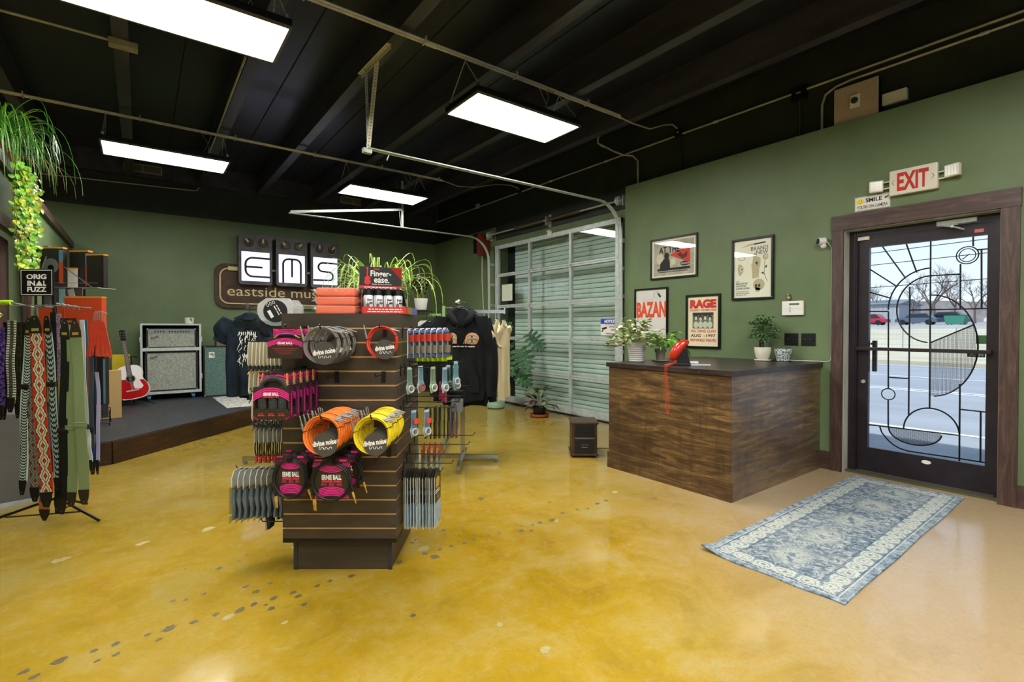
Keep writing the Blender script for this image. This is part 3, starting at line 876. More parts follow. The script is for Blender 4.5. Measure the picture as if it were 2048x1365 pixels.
for x0, lab in ((-0.20, 'beige air vent on the black wall behind the lamp over the stage'), (3.2, 'beige air vent on the back wall by the smallest lamp')):
    t = thing('air_vent', lab, 'vent')
    x1 = x0 + 0.50; z0 = 3.93 - (0.0 if x0 < 1 else 0.1)
    z0 = 3.86
    b = B(); b.box(x0, x1, 9.965, 9.98, z0, z0 + 0.016); b.box(x0, x1, 9.965, 9.98, z0 + 0.12, z0 + 0.136); b.box(x0, x0 + .016, 9.965, 9.98, z0, z0 + 0.136); b.box(x1 - .016, x1, 9.965, 9.98, z0, z0 + 0.136); b.box(x0 + .24, x0 + .256, 9.965, 9.98, z0, z0 + 0.136)
    put('frame', b, mat('vent_beige', '#8C8674', 0.5), t)
    b = B()
    for k in range(9): b.box(x0 + .016, x1 - .016, 9.970, 9.978, z0 + 0.02 + k * 0.0115, z0 + 0.026 + k * 0.0115)
    put('louvres', b, mat('vent_beige_dark', '#6A6556', 0.5), t)
# ================================================================ slatwall display tower and everything that hangs on it
M_SLAT = noisy('espresso_laminate', '#352C22', '#43382C', 3, 0.42, stretch=(1, 1, 6))
M_SLATTAN = mat('groove_mdf', '#C79A62', 0.6)
U0, U1, D0, D1 = -1.256, -0.632, 2.70, 3.33
UC, DC = (U0 + U1) / 2, (D0 + D1) / 2
tw = thing('slatwall_tower', 'dark brown four-sided slatwall display tower in the middle of the shop floor', 'display tower', K(UC, DC), -YAW)
hw, hd = (U1 - U0) / 2, (D1 - D0) / 2
b = B()
b.box(-0.279 + 0.02, 0.268, -hd + 0.063, hd - 0.037, 0, 0.185)
put('plinth', b, M_SLAT, tw)
for x in (-0.279 + 0.012, 0.262): b = B(); b.box(x - 0.012, x + 0.010, -hd + 0.057, -hd + 0.065, 0, 0.183); put('plinth_corner_strip', b, M_DGREY, tw)
b = B(); b.box(-hw + 0.004, hw - 0.004, -hd + 0.004, hd - 0.004, 0.20, 1.36); b.box(-hw + 0.02, hw - 0.02, -hd + 0.02, hd - 0.02, 1.3, 1.425); put('core', b, M_SLATTAN, tw)
GR = [0.2556 + 0.0784 * k for k in range(15)]
edges = [0.18] + GR + [1.432]
def panel(nm, side):
    b = B()
    for i in range(len(edges) - 1):
        z0 = edges[i] + (0.0045 if i else 0); z1 = edges[i + 1] - (0.0045 if i < len(edges) - 2 else 0)
        if side == 'f': b.box(-hw, hw, -hd, -hd + 0.012, z0, z1)
        elif side == 'b': b.box(-hw, hw, hd - 0.012, hd, z0, z1)
        elif side == 'l': b.box(-hw, -hw + 0.012, -hd + 0.012, hd - 0.012, z0, z1)
        else: b.box(hw - 0.012, hw, -hd + 0.012, hd - 0.012, z0, z1)
    put(nm, b, M_SLAT, tw)
panel('front_slat_panel', 'f'); panel('rear_slat_panel', 'b'); panel('side_slat_panel', 'l'); panel('side_slat_panel', 'r')
b = B(); b.box(-hw, hw, -hd, hd, 0.176, 0.20); put('bottom_edge', b, mat('edge_band_dark', '#1E1815', 0.45), tw)
b = B(); b.box(-hw + 0.01, hw - 0.01, -hd + 0.01, hd - 0.01, 1.424, 1.433); put('top_board', b, M_SLAT, tw)
TOPZ = 1.4335

ERNP, ERNM, ERNB = '#C2185F', '#D42A7A', '#2A2114'
M_MAG = mat('magenta_print', '#DE2086', 0.45); M_PINK = mat('pink_print', '#E05090', 0.45); M_REDPK = mat('crimson_print', '#DA3058', 0.45)
M_BRN = mat('dark_olive_card', '#2C2416', 0.45); M_PURP = mat('deep_purple_print', '#4A0F3E', 0.4)
M_LET = mat('white_lettering', '#E8E4DC', 0.5)
M_STEEL = mat('plug_steel', '#8E8E8A', 0.38, 0.6); M_GOLD = mat('plug_gold', '#C9A04A', 0.35, 0.4)
M_RUBBER = mat('black_rubber', '#141416', 0.5)
M_DISC = mat('dark_grey_card', '#45433F', 0.35)

def hook(u, d, z, dx, dy, L, label, lip=0.02):
    """peg hook: back plate on the slatwall plus a rod, pointing along (dx, dy) in the tower's frame"""
    t = thing('peg_hook', label, 'hook', K(u, d, z), -YAW)
    b = B()
    if dy: b.box(-0.012, 0.012, -0.004, 0.0, -0.05, 0.012)
    else: b.box(0 if dx > 0 else -0.004, 0.004 if dx > 0 else 0, -0.012, 0.012, -0.05, 0.012)
    put('back_plate', b, M_BLACKM, t)
    b = B(); b.tube([(0, 0, 0), (dx * L, dy * L, 0.0), (dx * (L + lip * .6), dy * (L + lip * .6), lip)], 0.0035, 6)
    put('rod', b, M_BLACKM, t)
    return t

def plug(b, p, dirv, m0=0, m1=1, L=0.06):
    """jack plug: sleeve (slot m0) and tip (slot m1)"""
    p = Vector(p); a = Vector(dirv).normalized()
    b.mi = m0; b.tube([p, p + a * L * 0.45], [0.0058, 0.0062], 8); b.tube([p + a * L * 0.45, p + a * L * 0.5], 0.0045, 8)
    b.mi = m1; b.tube([p + a * L * 0.5, p + a * L * 0.93, p + a * L], [0.0033, 0.0033, 0.001], 8)

def coil_cable(name, label, cat, u, d, z, r, col, loops=4, group=None, plugs='up', right=True):
    t = thing(name, label, cat, K(u, d, z), -YAW, group)
    rr = random.Random(int(u * 1000) + int(d * 1000))
    b = B()
    pts = []
    nseg = 30
    for k in range(loops * nseg + 1):
        a = 2 * PI * k / nseg
        q = k / (loops * nseg)
        rad = r * (1 + 0.035 * math.sin(q * 19) - 0.03 * (int(q * loops) % 3))
        pts.append((rad * math.cos(a) * 0.94, -0.012 + 0.024 * q + 0.003 * math.sin(3 * a), rad * math.sin(a)))
    b.tube(pts, 0.0043, 6)
    put('cable_coil', b, col, t, smooth=60)
    for p_, d_, l_ in (((-r * 0.98, -0.006, r * 0.25), (-0.22, -0.05, 1), .075), ((r * 0.55, 0.0, r * 0.85), (0.9, 0.1, -0.25), .05)):
        b = B(); plug(b, p_, d_, L=l_); put('plug', b, [M_STEEL, M_STEEL], t, smooth=50)
    b = B()
    for a in (R(168), R(25)):
        x, zz = r * 0.94 * math.cos(a), r * math.sin(a)
        b.tube([(x + 0.008 * math.cos(q) * 1.4, -0.0 + 0.018 * math.sin(q), zz + 0.003 * math.cos(q)) for q in [2 * PI * k / 10 for k in range(10)]], 0.0018, 4, closed=True)
    put('cable_tie', b, M_RUBBER, t)
    b = B(); cr_ = r * 0.63
    b.lathe([(0, -0.0008), (cr_, -0.0008), (cr_, 0.0008), (0, 0.0008)], 28, (0.018, -0.019, -r * 0.44), 'y')
    tg = put('round_tag', b, M_DISC, t, smooth=40)
    return t, tg
def noise_logo(tg, r):
    cx, cz = 0.018, -r * 0.44
    b = B(Matrix.Translation((cx, -0.0212, cz)) @ Matrix.Rotation(R(-9), 4, 'Y'))
    addtext(b, 'divine noise', 0, 0, 0.010, r * 1.24, 0.026, bold=0.03)
    pts = [(-0.024, 0, -0.006), (-0.030, 0, -0.010), (-0.029, 0, -0.018), (-0.022, 0, -0.018), (-0.017, 0, -0.010), (-0.011, 0, -0.010), (-0.008, 0, -0.020), (-0.003, 0, -0.022), (0.001, 0, -0.012), (0.006, 0, -0.012), (0.010, 0, -0.022), (0.016, 0, -0.024), (0.020, 0, -0.016), (0.028, 0, -0.015), (0.030, 0, -0.024)]
    b.tube(pts, 0.0013, 4)
    put('tag_lettering', b, M_LET, tg)

def cable_row(u, z, d_front, d_back, n, r, colname, colhex, hookd=None, gap=None):
    m = mat(colname + '_cable', colhex, 0.45)
    first = None
    for i in range(n):
        q = i / max(1, n - 1)
        d = d_front + (d_back - d_front) * q
        if n == 1: lab = f'single coiled {colname} guitar cable with a round dark tag on the tower front'
        elif i == 0: lab = f'coiled {colname} guitar cable with the round tag, frontmost on its hook'
        elif i == n - 1: lab = f'coiled {colname} guitar cable hanging innermost, against the tower front'
        else: lab = f'{ORD[i]} coiled {colname} guitar cable from the outer end of its hook'
        if first is None:
            first, tg = coil_cable('guitar_cable', lab, 'cable', u, d, z, r, m, loops=4, group=f'coiled {colname} guitar cables')
            noise_logo(tg, r)
        else:
            dup(first, lab, K(u + 0.003 * math.sin(i * 2.3), d, z + 0.002 * math.cos(i * 1.7)), rot=(0, R(2.5 * math.sin(i * 1.9)), -YAW + R(2 * math.sin(i))))
cable_row(-0.928, 1.268, 2.42, 2.655, 4, 0.088, 'grey', '#C0C6C4')
hook(-0.928, 2.70, 1.352, 0, -1, 0.30, 'black hook carrying the coiled grey cables')
cable_row(-0.690, 1.277, 2.64, 2.64, 1, 0.083, 'red', '#C8301E')
hook(-0.690, 2.70, 1.355, 0, -1, 0.12, 'black hook carrying the single red cable')
cable_row(-0.912, 0.836, 2.38, 2.66, 10, 0.092, 'orange', '#EE7A2A')
hook(-0.912, 2.70, 0.920, 0, -1, 0.34, 'black hook carrying the coiled orange cables')
cable_row(-0.672, 0.836, 2.38, 2.66, 9, 0.089, 'yellow', '#E2C81A')
hook(-0.672, 2.70, 0.920, 0, -1, 0.34, 'black hook carrying the coiled yellow cables')
hook(-0.955, 2.70, 1.105, 0, -1, 0.16, 'empty black hook under the coiled grey cables')
hook(-0.700, 2.70, 1.105, 0, -1, 0.16, 'empty black hook under the single red cable')
hook(-0.672, 2.70, 0.700, 0, -1, 0.28, 'empty black hook right under the yellow cables')

def stripes(b, w, z0, n, step, th, bow, y, half=0.5, up=1):
    """curved printed bands across a card of width w"""
    for k in range(n):
        pts = []
        for i in range(11):
            x = -w / 2 + w * i / 10
            pts.append((x, z0 - up * k * step - up * bow * (x / (w / 2)) ** 2))
        vs = [(x, y, z) for x, z in pts] + [(x, y, z - up * th) for x, z in pts]
        m = len(pts)
        b.add(vs, [((i, i + m, i + m + 1, i + 1) if up > 0 else (i, i + 1, i + m + 1, i + m)) for i in range(m - 1)])

def box_pack(label, u, d, z, w, h, coils, n_group):
    """boxed instrument cable: hang-header, printed carton, window with a coiled cable"""
    t = thing('boxed_cable', label, 'packaged cable', K(u, d, z), -YAW, n_group)
    b = B(); b.box(-w / 2 + 0.012, w / 2 - 0.012, 0.012, 0.016, 0, h / 2 if not coils else h * 0.5); put('header_card', b, M_BRN, t)
    b = B()
    if coils:
        b.box(-w / 2, w / 2, -0.022, 0.018, -h * 0.5, -h * 0.27); b.box(-w / 2, w / 2, -0.022, 0.018, -h * 0.02, h * 0.2)
        b.box(-w / 2, -w / 2 + 0.008, -0.022, 0.018, -h * 0.3, 0); b.box(w / 2 - 0.008, w / 2, -0.022, 0.018, -h * 0.3, 0)
        b.box(-w / 2 + .005, w / 2 - .005, 0.010, 0.018, -h * 0.5, 0.2 * h)
    else:
        b.box(-w / 2, w / 2, -0.022, 0.018, -h * 0.5, h * 0.17)
    put('carton', b, M_BRN, t)
    b = B(); b.box(w / 2, w / 2 + 0.0006, -0.020, 0.016, -h * 0.48, (0.18 if coils else 0.15) * h); put('carton_side_print', b, M_PURP, t)
    b = B(); zt = h * (0.19 if coils else 0.16)
    stripes(b, w * 0.98, zt, 4, h * 0.042, h * 0.026, h * 0.14, -0.0226)
    stripes(b, w * 0.84, h * 0.46, 3, h * 0.055, h * 0.032, h * 0.10, 0.0113)
    b.box(w / 2 + 0.0007, w / 2 + 0.001, -0.004, 0.0, -h * 0.42, h * 0.1)
    for s in (-1, 1): b.add([(s * w * 0.49, -0.0226, -h * 0.42), (s * w * 0.36, -0.0226, -h * 0.49), (s * w * 0.42, -0.0226, -h * 0.495), (s * w * 0.49, -0.0226, -h * 0.46)], [(0, 1, 2, 3), (3, 2, 1, 0)])
    put('printed_bands', b, M_MAG, t)
    b = B(); zc = h * (0.045 if coils else 0.0)
    addtext(b, 'ERNIE BALL', 0, -0.0228, zc + (0.0 if coils else h * 0.0), w * 0.42, h * 0.07, bold=0.03)
    put('brand_lettering', b, M_LET, t)
    b = B(); addtext(b, 'INSTRUMENT CABLE' if coils else 'PEDALBOARD PATCH', 0, -0.0228, zc - h * 0.062, w * 0.42, h * 0.028, bold=0.04)
    b.box(w * 0.27, w * 0.42, 0.0108, 0.0114, h * 0.38, h * 0.46); b.box(-w * 0.42, -w * 0.27, 0.0108, 0.0114, h * 0.40, h * 0.455)
    if coils:
        for s in (-0.28, 0, 0.28): tiny_print(b, s * w, -0.0228, -h * 0.375, w * 0.16, h * 0.022, 3); tiny_print(b, s * w, -0.0228, -h * 0.41, w * 0.18, h * 0.022, 5)
    else:
        for k in range(4): b.box(-w * (0.36 - k * .06), w * (0.36 - k * .06), -0.0228, -0.0222, -h * (0.17 + k * .06), -h * (0.162 + k * .06))
    put('red_lettering', b, M_REDPK, t)
    if coils:
        b = B(); n = 330
        pts = []
        for i in range(n + 1):
            q = i / n; a = PI * (1 - q)
            cx, cz = 0.058 * math.cos(a), 0.16 * h + 0.05 * math.sin(a)
            pts.append((cx + 0.010 * math.cos(i * 1.05) * math.cos(a), 0.0 + 0.010 * math.sin(i * 1.05) - 0.004, cz + 0.010 * math.cos(i * 1.05) * math.sin(a)))
        b.tube(pts, 0.0021, 4)
        for cx in (-0.05, 0.0, 0.045):
            pts = [(cx + 0.019 * math.cos(i * 0.9), -0.008 + 0.011 * math.sin(i * 0.9), -h * 0.28 + (h * 0.25) * i / 70) for i in range(71)]
            b.tube(pts, 0.0026, 4)
        put('coiled_cable', b, mat('grey_curly_cable', '#3E4240', 0.45), t)
        b = B(); plug(b, (-0.06, 0.0, h * 0.22), (0.18, 0, 1), 0, 0, 0.06); put('plug', b, M_GOLD, t)
        b = B(); plug(b, (0.065, 0.0, h * 0.22), (0, 0, 1), 0, 0, 0.06); put('plug', b, M_GOLD, t)
    else:
        b = B(); b.tube([(-0.05, -0.004, h * 0.20), (-0.03, -0.006, h * 0.27), (0, -0.006, h * 0.29), (0.03, -0.006, h * 0.27), (0.05, -0.004, h * 0.20)], 0.006, 8); put('cable', b, M_PURP, t, smooth=50)
        for s in (-1, 1): b = B(); plug(b, (s * 0.035, -0.004, h * 0.255), (s * 1.0, 0, -0.45), 0, 0, 0.035); put('plug', b, M_GOLD, t)
    b = B()
    for s in (-1, 1): b.box(s * w / 2 * 0.97 - 0.001, s * w / 2 * 0.97 + 0.001, 0.008, 0.012, h * 0.18, h * 0.5)
    b.box(-w / 2 * .97, w / 2 * .97, 0.008, 0.012, h * 0.497, h * 0.503)
    put('clear_hanger', b, M_BLISTER, t)
    return t
p = box_pack('magenta and brown carton of a flat patch cable, front one at the upper tower corner', -1.135, 2.50, 1.278, 0.178, 0.155, False, 'magenta flat patch cartons')
dup(p, 'magenta and brown flat patch cable carton hanging directly behind its twin at the upper corner', K(-1.130, 2.56, 1.278))
hook(-1.13, 2.70, 1.352, 0, -1, 0.22, 'black hook carrying the two flat patch cable cartons')
p = box_pack('magenta carton with a window showing a grey curly cable, frontmost of five', -1.138, 2.36, 1.030, 0.172, 0.222, True, 'magenta curly cable cartons')
for i, d in enumerate((2.43, 2.50, 2.57, 2.64)):
    dup(p, f'{ORD[i + 1]} magenta curly cable carton counted back from the frontmost', K(-1.135 + 0.003 * i, d, 1.030 - 0.001 * i), rz=-YAW - R(2 + i % 2))
hook(-1.13, 2.70, 1.135, 0, -1, 0.40, 'black hook carrying the magenta curly cable cartons')

def ring_pack(label, u, d, z, rx, rz_, group):
    t = thing('speaker_cable_pack', label, 'packaged cable', K(u, d, z), -YAW, group)
    w = rx * 2.0
    b = B(); b.prism([(-w * .46, rz_ * 1.18), (-w * .46, 0.9 * rz_), (-w * .5, rz_ * .3), (-w * .5, -rz_ * .6), (-w * .36, -rz_ * .98), (w * .36, -rz_ * .98), (w * .5, -rz_ * .6), (w * .5, rz_ * .3), (w * .46, rz_ * .9), (w * .46, rz_ * 1.18)], -0.002, 0.002, 'y')
    put('card', b, M_BRN, t)
    b = B()
    stripes(b, w * 0.62, rz_ * 0.80, 5, rz_ * 0.075, rz_ * 0.045, -rz_ * 0.14, -0.0026)
    stripes(b, w * 0.66, -rz_ * 0.30, 6, rz_ * 0.085, rz_ * 0.05, rz_ * 0.14, -0.0026)
    for s in (-1, 1):
        for k in range(4):
            b.add([(s * w * (0.30 + 0.045 * k), -0.0026, rz_ * 0.98 - k * 0.0), (s * w * (0.32 + 0.045 * k), -0.0026, rz_ * 0.98), (s * w * (0.36 + 0.045 * k), -0.0026, rz_ * (0.75)), (s * w * (0.34 + 0.045 * k), -0.0026, rz_ * 0.75)], [(0, 1, 2, 3), (3, 2, 1, 0)])
            b.add([(s * w * (0.26 + 0.04 * k), -0.0026, -rz_ * 0.72), (s * w * (0.28 + 0.04 * k), -0.0026, -rz_ * 0.72), (s * w * (0.32 + 0.04 * k), -0.0026, -rz_ * 0.93), (s * w * (0.30 + 0.04 * k), -0.0026, -rz_ * 0.93)], [(0, 1, 2, 3), (3, 2, 1, 0)])
    b.box(w * .2, w * .38, -0.0028, -0.0022, rz_ * 1.04, rz_ * 1.15); b.box(-w * .42, -w * .24, -0.0028, -0.0022, rz_ * 1.07, rz_ * 1.14)
    put('printed_bands', b, M_MAG, t)
    b = B(); addtext(b, 'ERNIE BALL', 0, -0.003, rz_ * 0.20, w * 0.50, rz_ * 0.26, bold=0.03); put('brand_lettering', b, M_LET, t)
    b = B(); addtext(b, 'SPEAKER CABLE', 0, -0.003, -rz_ * 0.02, w * 0.50, rz_ * 0.12, bold=0.04)
    for s in (-0.2, 0, 0.2): tiny_print(b, s * w, -0.003, -rz_ * 0.15, w * 0.11, rz_ * 0.05, 3); tiny_print(b, s * w, -0.003, -rz_ * 0.21, w * 0.13, rz_ * 0.05, 5)
    put('red_lettering', b, M_REDPK, t)
    b = B()
    for k in range(2):
        b.tube([((rx + 0.005 - 0.009 * k) * math.cos(a) * 0.97, -0.010 - 0.006 * k, (rz_ + 0.002 - 0.006 * k) * math.sin(a)) for a in [2 * PI * i / 36 for i in range(36)]], 0.0048, 6, closed=True)
    b.tube([(-rx * .95, -0.012, -rz_ * .3), (-rx * .97, -0.012, -rz_ * .7), (-rx * .86, -0.012, -rz_ * 1.05)], 0.0048, 6)
    b.tube([(rx * .95, -0.012, rz_ * .3), (rx * 1.04, -0.012, -rz_ * .2), (rx * 1.12, -0.012, -rz_ * .65)], 0.0048, 6)
    put('cable', b, mat('black_cable_jacket', '#1D1E20', 0.42), t, smooth=60)
    for p_, d_ in (((-rx * .88, -0.012, -rz_ * .92), (0.06, 0, -1)), ((-rx * .80, -0.016, -rz_ * .92), (0.10, 0, -1)), ((rx * 1.10, -0.012, -rz_ * .55), (0.3, 0, -1))):
        b = B(); plug(b, p_, d_, 0, 0, 0.06); put('plug', b, M_GOLD, t, smooth=50)
    b = B(); b.box(-0.012, 0.012, -0.022, 0.003, rz_ * .90, rz_ * 1.10); b.box(-0.005, 0.005, -0.02, 0.003, -rz_ * 1.06, -rz_ * .92); put('cable_tie', b, M_RUBBER, t)
    return t
p = ring_pack('speaker cable ringed on a magenta card, front pack nearest the tower corner', -1.128, 2.52, 0.588, 0.085, 0.098, 'magenta speaker cable packs')
dup(p, 'speaker cable pack half hidden behind the front one nearest the tower corner', K(-1.118, 2.60, 0.598))
hook(-1.12, 2.70, 0.690, 0, -1, 0.24, 'black hook carrying the speaker cables nearest the tower corner')
p = ring_pack('wider speaker cable on a magenta card, front pack right below the orange cables', -0.902, 2.47, 0.588, 0.098, 0.094, 'magenta speaker cable packs')
dup(p, 'speaker cable pack half hidden behind the wider one below the orange cables', K(-0.880, 2.58, 0.604))
hook(-0.89, 2.70, 0.695, 0, -1, 0.27, 'black hook carrying the speaker cables below the orange ones')

# ---------------------------------------------------------------- small packets on the side hooks
def packet(name, label, cat, u, d, z, w, h, group, card, inner=None, pocket=None, face=1, th=0.004):
    """hanging packet whose front faces +u (face 1) or -u (face -1); card colour above, inner colour below"""
    t = thing(name, label, cat, K(u, d, z), -YAW + face * PI / 2, group)
    b = B(); b.box(-w / 2, w / 2, -th / 2, th / 2, -h * 0.42, 0.02); put('card', b, card, t)
    if inner:
        b = B(); b.prism([(-w * .47, -h * .40), (w * .47, -h * .40), (w * .47, -h), (0, -h * 1.05), (-w * .47, -h)], -th, th, 'y'); put('pouch', b, inner, t)
    return t
def row(first, n, fn_label, u0, du, d, z, face, jit=3.0, dd=0.0):
    rr = random.Random(n * 31 + int(abs(u0) * 100))
    for i in range(1, n):
        dup(first, fn_label(i), K(u0 + du * i, d + dd * i + rr.uniform(-.004, .004), z + rr.uniform(-.003, .003)), rz=-YAW + face * PI / 2 + R(rr.uniform(-jit, jit)))

M_BEIGECARD = mat('beige_card', '#D2CAB0', 0.6); M_BAGGREY = noisy('bagged_grey_cable', '#525B61', '#7F898C', 40, 0.3, stretch=(3, 3, .3)); M_BAGCLR = noisy('pale_bag_top', '#A9ADA6', '#C7CAC2', 30, 0.3)
def side_label(what, where):
    def f(i):
        return f'{ORD[i]} {what} inward {where}'
    return f
def beige(label, u, d, z, tip=M_GOLD, h=0.20, grp='x', w=0.075):
    t = thing('patch_cable_pack', label, 'packaged cable', K(u, d, z), -YAW + PI / 2, grp)
    b = B(); b.prism([(-w * .30, 0.0), (w * .30, 0.0), (w * .42, -h * .2), (w * .5, -h * .72), (w * .38, -h * .8), (-w * .38, -h * .8), (-w * .5, -h * .72), (-w * .42, -h * .2)], -0.003, 0.003, 'y'); put('card', b, M_BEIGECARD, t)
    b = B(); b.lathe([(0.004, 0.0032), (0, 0.0032)], 8, (0, 0, -h * .68), 'y'); b.lathe([(0.004, -0.0036), (0, -0.0036)], 8, (0, 0, -h * .68), 'y'); put('rivet', b, M_INK, t)
    for s in (-1, 1):
        b = B(); b.tube([(s * w * .2, 0, -h * .78), (s * w * .3, 0, -h * .92), (s * w * .1, 0, -h * .97)], 0.0065, 6); pb = put('plug_body', b, M_DGREY, t, smooth=50)
        b = B(); b.tube([(s * w * .1, s * 0.004, -h * .94), (s * w * .55, s * 0.004, -h * 1.08)], 0.0038, 6); put('plug_tip', b, tip, pb, smooth=50)
    return t
def beige_row(n, u0, du, d, z, h, tip, where, grp, name='beige patch cable packet'):
    f = beige(f'outermost {name} {where}', u0, d, z, tip, h, grp)
    row(f, n, side_label(name, where), u0, du, d, z, 1)
beige_row(11, -1.545, 0.0225, 2.93, 1.272, 0.175, M_GOLD, 'in the highest side row, beneath the clear case', 'beige patch cables, highest side row')
hook(-1.256, 2.93, 1.275, -1, 0, 0.30, 'side hook carrying the highest row of beige patch cables')
beige_row(6, -1.30, 0.008, 3.10, 1.13, 0.12, M_GOLD, 'in the inner side row behind the curly cable cartons', 'beige patch cables, inner side row')
beige_row(7, -1.545, 0.026, 2.94, 1.10, 0.17, M_DGREY, 'in the side row beside the curly cable cartons', 'beige patch cables, second side row')
hook(-1.256, 2.94, 1.103, -1, 0, 0.30, 'side hook beside the curly cable cartons')
beige_row(7, -1.48, 0.026, 2.85, 0.985, 0.20, M_DGREY, 'in the side row below the curly cable cartons', 'beige patch cables, third side row')
hook(-1.256, 2.85, 0.988, -1, 0, 0.24, 'side hook below the curly cable cartons')
# clear bags with red angled plugs
def redplug(label, u, d, z):
    w, h = 0.085, 0.22
    t = thing('patch_cable_bag', label, 'packaged cable', K(u, d, z), -YAW + PI / 2, 'bagged patch cables with red plugs')
    b = B(); b.box(-w / 2, w / 2, -0.002, 0.002, -h * .45, 0.01); put('card', b, M_BAGCLR, t)
    b = B()
    for s in (-1, 0, 1): b.tube([(s * w * .25, 0.003, -h * .40), (s * w * .36, 0.004, -h * .62), (s * w * .2, 0.003, -h * .85)], 0.0038, 6)
    put('cable', b, mat('tan_black_cable', '#26241C', 0.45), t, smooth=50)
    for s in (-1, 1):
        b = B(); b.bbox(s * w * .25 - .009, s * w * .25 + .009, -0.006, 0.006, -h * 1.0, -h * .83, 0.003)
        put('plug_cap', b, mat('red_plug', '#C23220', 0.45), t)
    b = B(); b.tube([(w * .2, 0.002, -h * .93), (-w * .45, 0.002, -h * .98)], 0.0034, 6); put('plug_tip', b, M_STEEL, t)
    return t
f = redplug('outermost clear bag of patch cables with red angled plugs', -1.49, 2.90, 0.79)
row(f, 9, side_label('clear bag of red-plug patch cables', 'of its side hook'), -1.49, 0.026, 2.90, 0.79, 1)
hook(-1.256, 2.90, 0.793, -1, 0, 0.27, 'side hook carrying the bags with red plugs')
def greybag(label, u, d, z, grp, dark=False):
    w, h = 0.13, 0.265
    t = thing('cable_bag', label, 'packaged cable', K(u, d, z), -YAW + PI / 2, grp)
    b = B(); b.prism([(-w * .3, 0.01), (w * .3, 0.01), (w * .5, -0.03), (w * .5, -h * .34), (-w * .5, -h * .34), (-w * .5, -0.03)], -0.0025, 0.0025, 'y'); put('bag_top', b, M_BAGCLR, t)
    b = B(); b.box(-w * .5, w * .5, -0.0032, 0.0032, -h * .34, -h * .30); put('ochre_strip', b, mat('ochre_print', '#8F7A34', 0.5), t)
    b = B()
    for k, x in enumerate((-0.045, -0.022, 0.0, 0.022, 0.045)):
        b.tube([(x, 0, -h * .33), (x * 1.1, 0.004 * (-1) ** k, -h * .55), (x * .9, -0.003, -h * .78), (x * 1.15, 0.0, -h * .99)], [0.006, 0.012, 0.013, 0.008], 6)
    put('cable_bundle', b, M_BAGGREY if not dark else M_DGREY, t, smooth=60)
    b = B(); b.prism([(-w * .5, -h * .3), (w * .5, -h * .3), (w * .52, -h * 1.02), (w * .2, -h * 1.06), (-w * .3, -h * 1.03), (-w * .52, -h * 1.05)], 0.012, 0.0128, 'y'); put('clear_bag', b, M_BLISTER, t)
    return t
f = greybag('outermost clear bag of grey cable in the long lower side row', -1.555, 2.80, 0.545, 'bags of grey cable, lower side row')
row(f, 10, side_label('clear bag of grey cable', 'in the long lower side row'), -1.555, 0.030, 2.80, 0.545, 1, dd=0.006)
hook(-1.256, 2.82, 0.550, -1, 0, 0.31, 'side hook carrying the long row of grey cable bags')
f = greybag('outermost dark cable bag on the lowest side hook, hanging lower than the others', -1.43, 2.92, 0.335, 'dark cable bags on the lowest side hook', True)
for c in list(f.children):
    c.scale = (0.55, 1, 0.62)
row(f, 5, side_label('dark cable bag', 'on the lowest side hook'), -1.40, 0.030, 2.92, 0.395, 1)
hook(-1.256, 2.78, 0.262, -1, 0, 0.15, 'lowest side hook, black with an upturned end')

# right-hand side
M_REDTUBE = mat('red_plastic', '#D83A20', 0.4); M_NEON = mat('neon_green', '#B6D21A', 0.45); M_TUBEGL = mat('pale_clear_tube', '#C6CED8', 0.2)
def tube_pack(label, u, d, z):
    t = thing('string_tube_pack', label, 'packaged accessory', K(u, d, z), -YAW + PI / 2 - R(28), 'packs with a red band on the high side hook')
    w, h = 0.058, 0.155
    b = B(); b.prism([(-w * .5, 0), (-w * .5, -h), (w * .5, -h), (w * .5, 0), (w * .3, 0.016), (-w * .3, 0.016)], 0.0, 0.002, 'y'); put('backing_card', b, M_TUBEGL, t)
    b = B(); b.cyl((0, -0.012, -0.060), (0, -0.012, -0.020), 0.022, 14); put('red_band', b, M_REDTUBE, t, smooth=40)
    b = B(); b.cyl((0, -0.012, -0.128), (0, -0.012, -0.085), 0.020, 14); put('tan_core', b, mat('tan_core', '#8C7C60', 0.5), t, smooth=40)
    b = B(); b.box(-w * .42, w * .42, -0.016, -0.001, -0.150, -0.132); b.box(-w * .42, w * .42, -0.010, -0.001, -0.012, 0.004); put('blue_print', b, mat('navy_print', '#5E6E98', 0.4), t)
    b = B(); b.bbox(-w * .48, w * .48, -0.034, -0.001, -h, -0.008, 0.006); put('blister', b, M_BLISTER, t)
    return t
f = tube_pack('blister pack with a red band hanging closest to the tower on the high side hook', -0.585, 2.86, 1.335)
for i in range(1, 7):
    dup(f, f'{ORD[i]} red-banded blister pack from the tower, going outward on the high side hook', K(-0.585 + 0.0335 * i, 2.86, 1.335 + 0.001 * i))
hook(-0.632, 2.86, 1.345, 1, 0, 0.25, 'side hook carrying the red-banded blister packs')
def neon_pack(label, u, d, z):
    t = thing('neon_pack', label, 'packaged accessory', K(u, d, z), -YAW + PI / 2 - R(24), 'neon green packs on the high side hook')
    w, h = 0.062, 0.20
    b = B(); b.bbox(-w / 2, w / 2, -0.006, 0.006, -h, -0.045, 0.003); put('neon_case', b, M_NEON, t)
    b = B(); b.box(-w / 2, w / 2, -0.001, 0.001, -0.045, 0.018); put('hang_tab', b, M_BLISTER, t)
    b = B(); b.bbox(-w * .28, w * .34, -0.012, -0.006, -h * .86, -h * .30, 0.004); put('black_tool', b, M_BLACKP, t)
    return t
f = neon_pack('outermost neon green pack, with a black tool showing on its front', -0.395, 3.10, 1.355)
row_n = 7
for i in range(1, row_n):
    dup(f, f'{ORD[i]} neon green pack from the outer end of its hook', K(-0.395 - 0.031 * i, 3.10, 1.342))
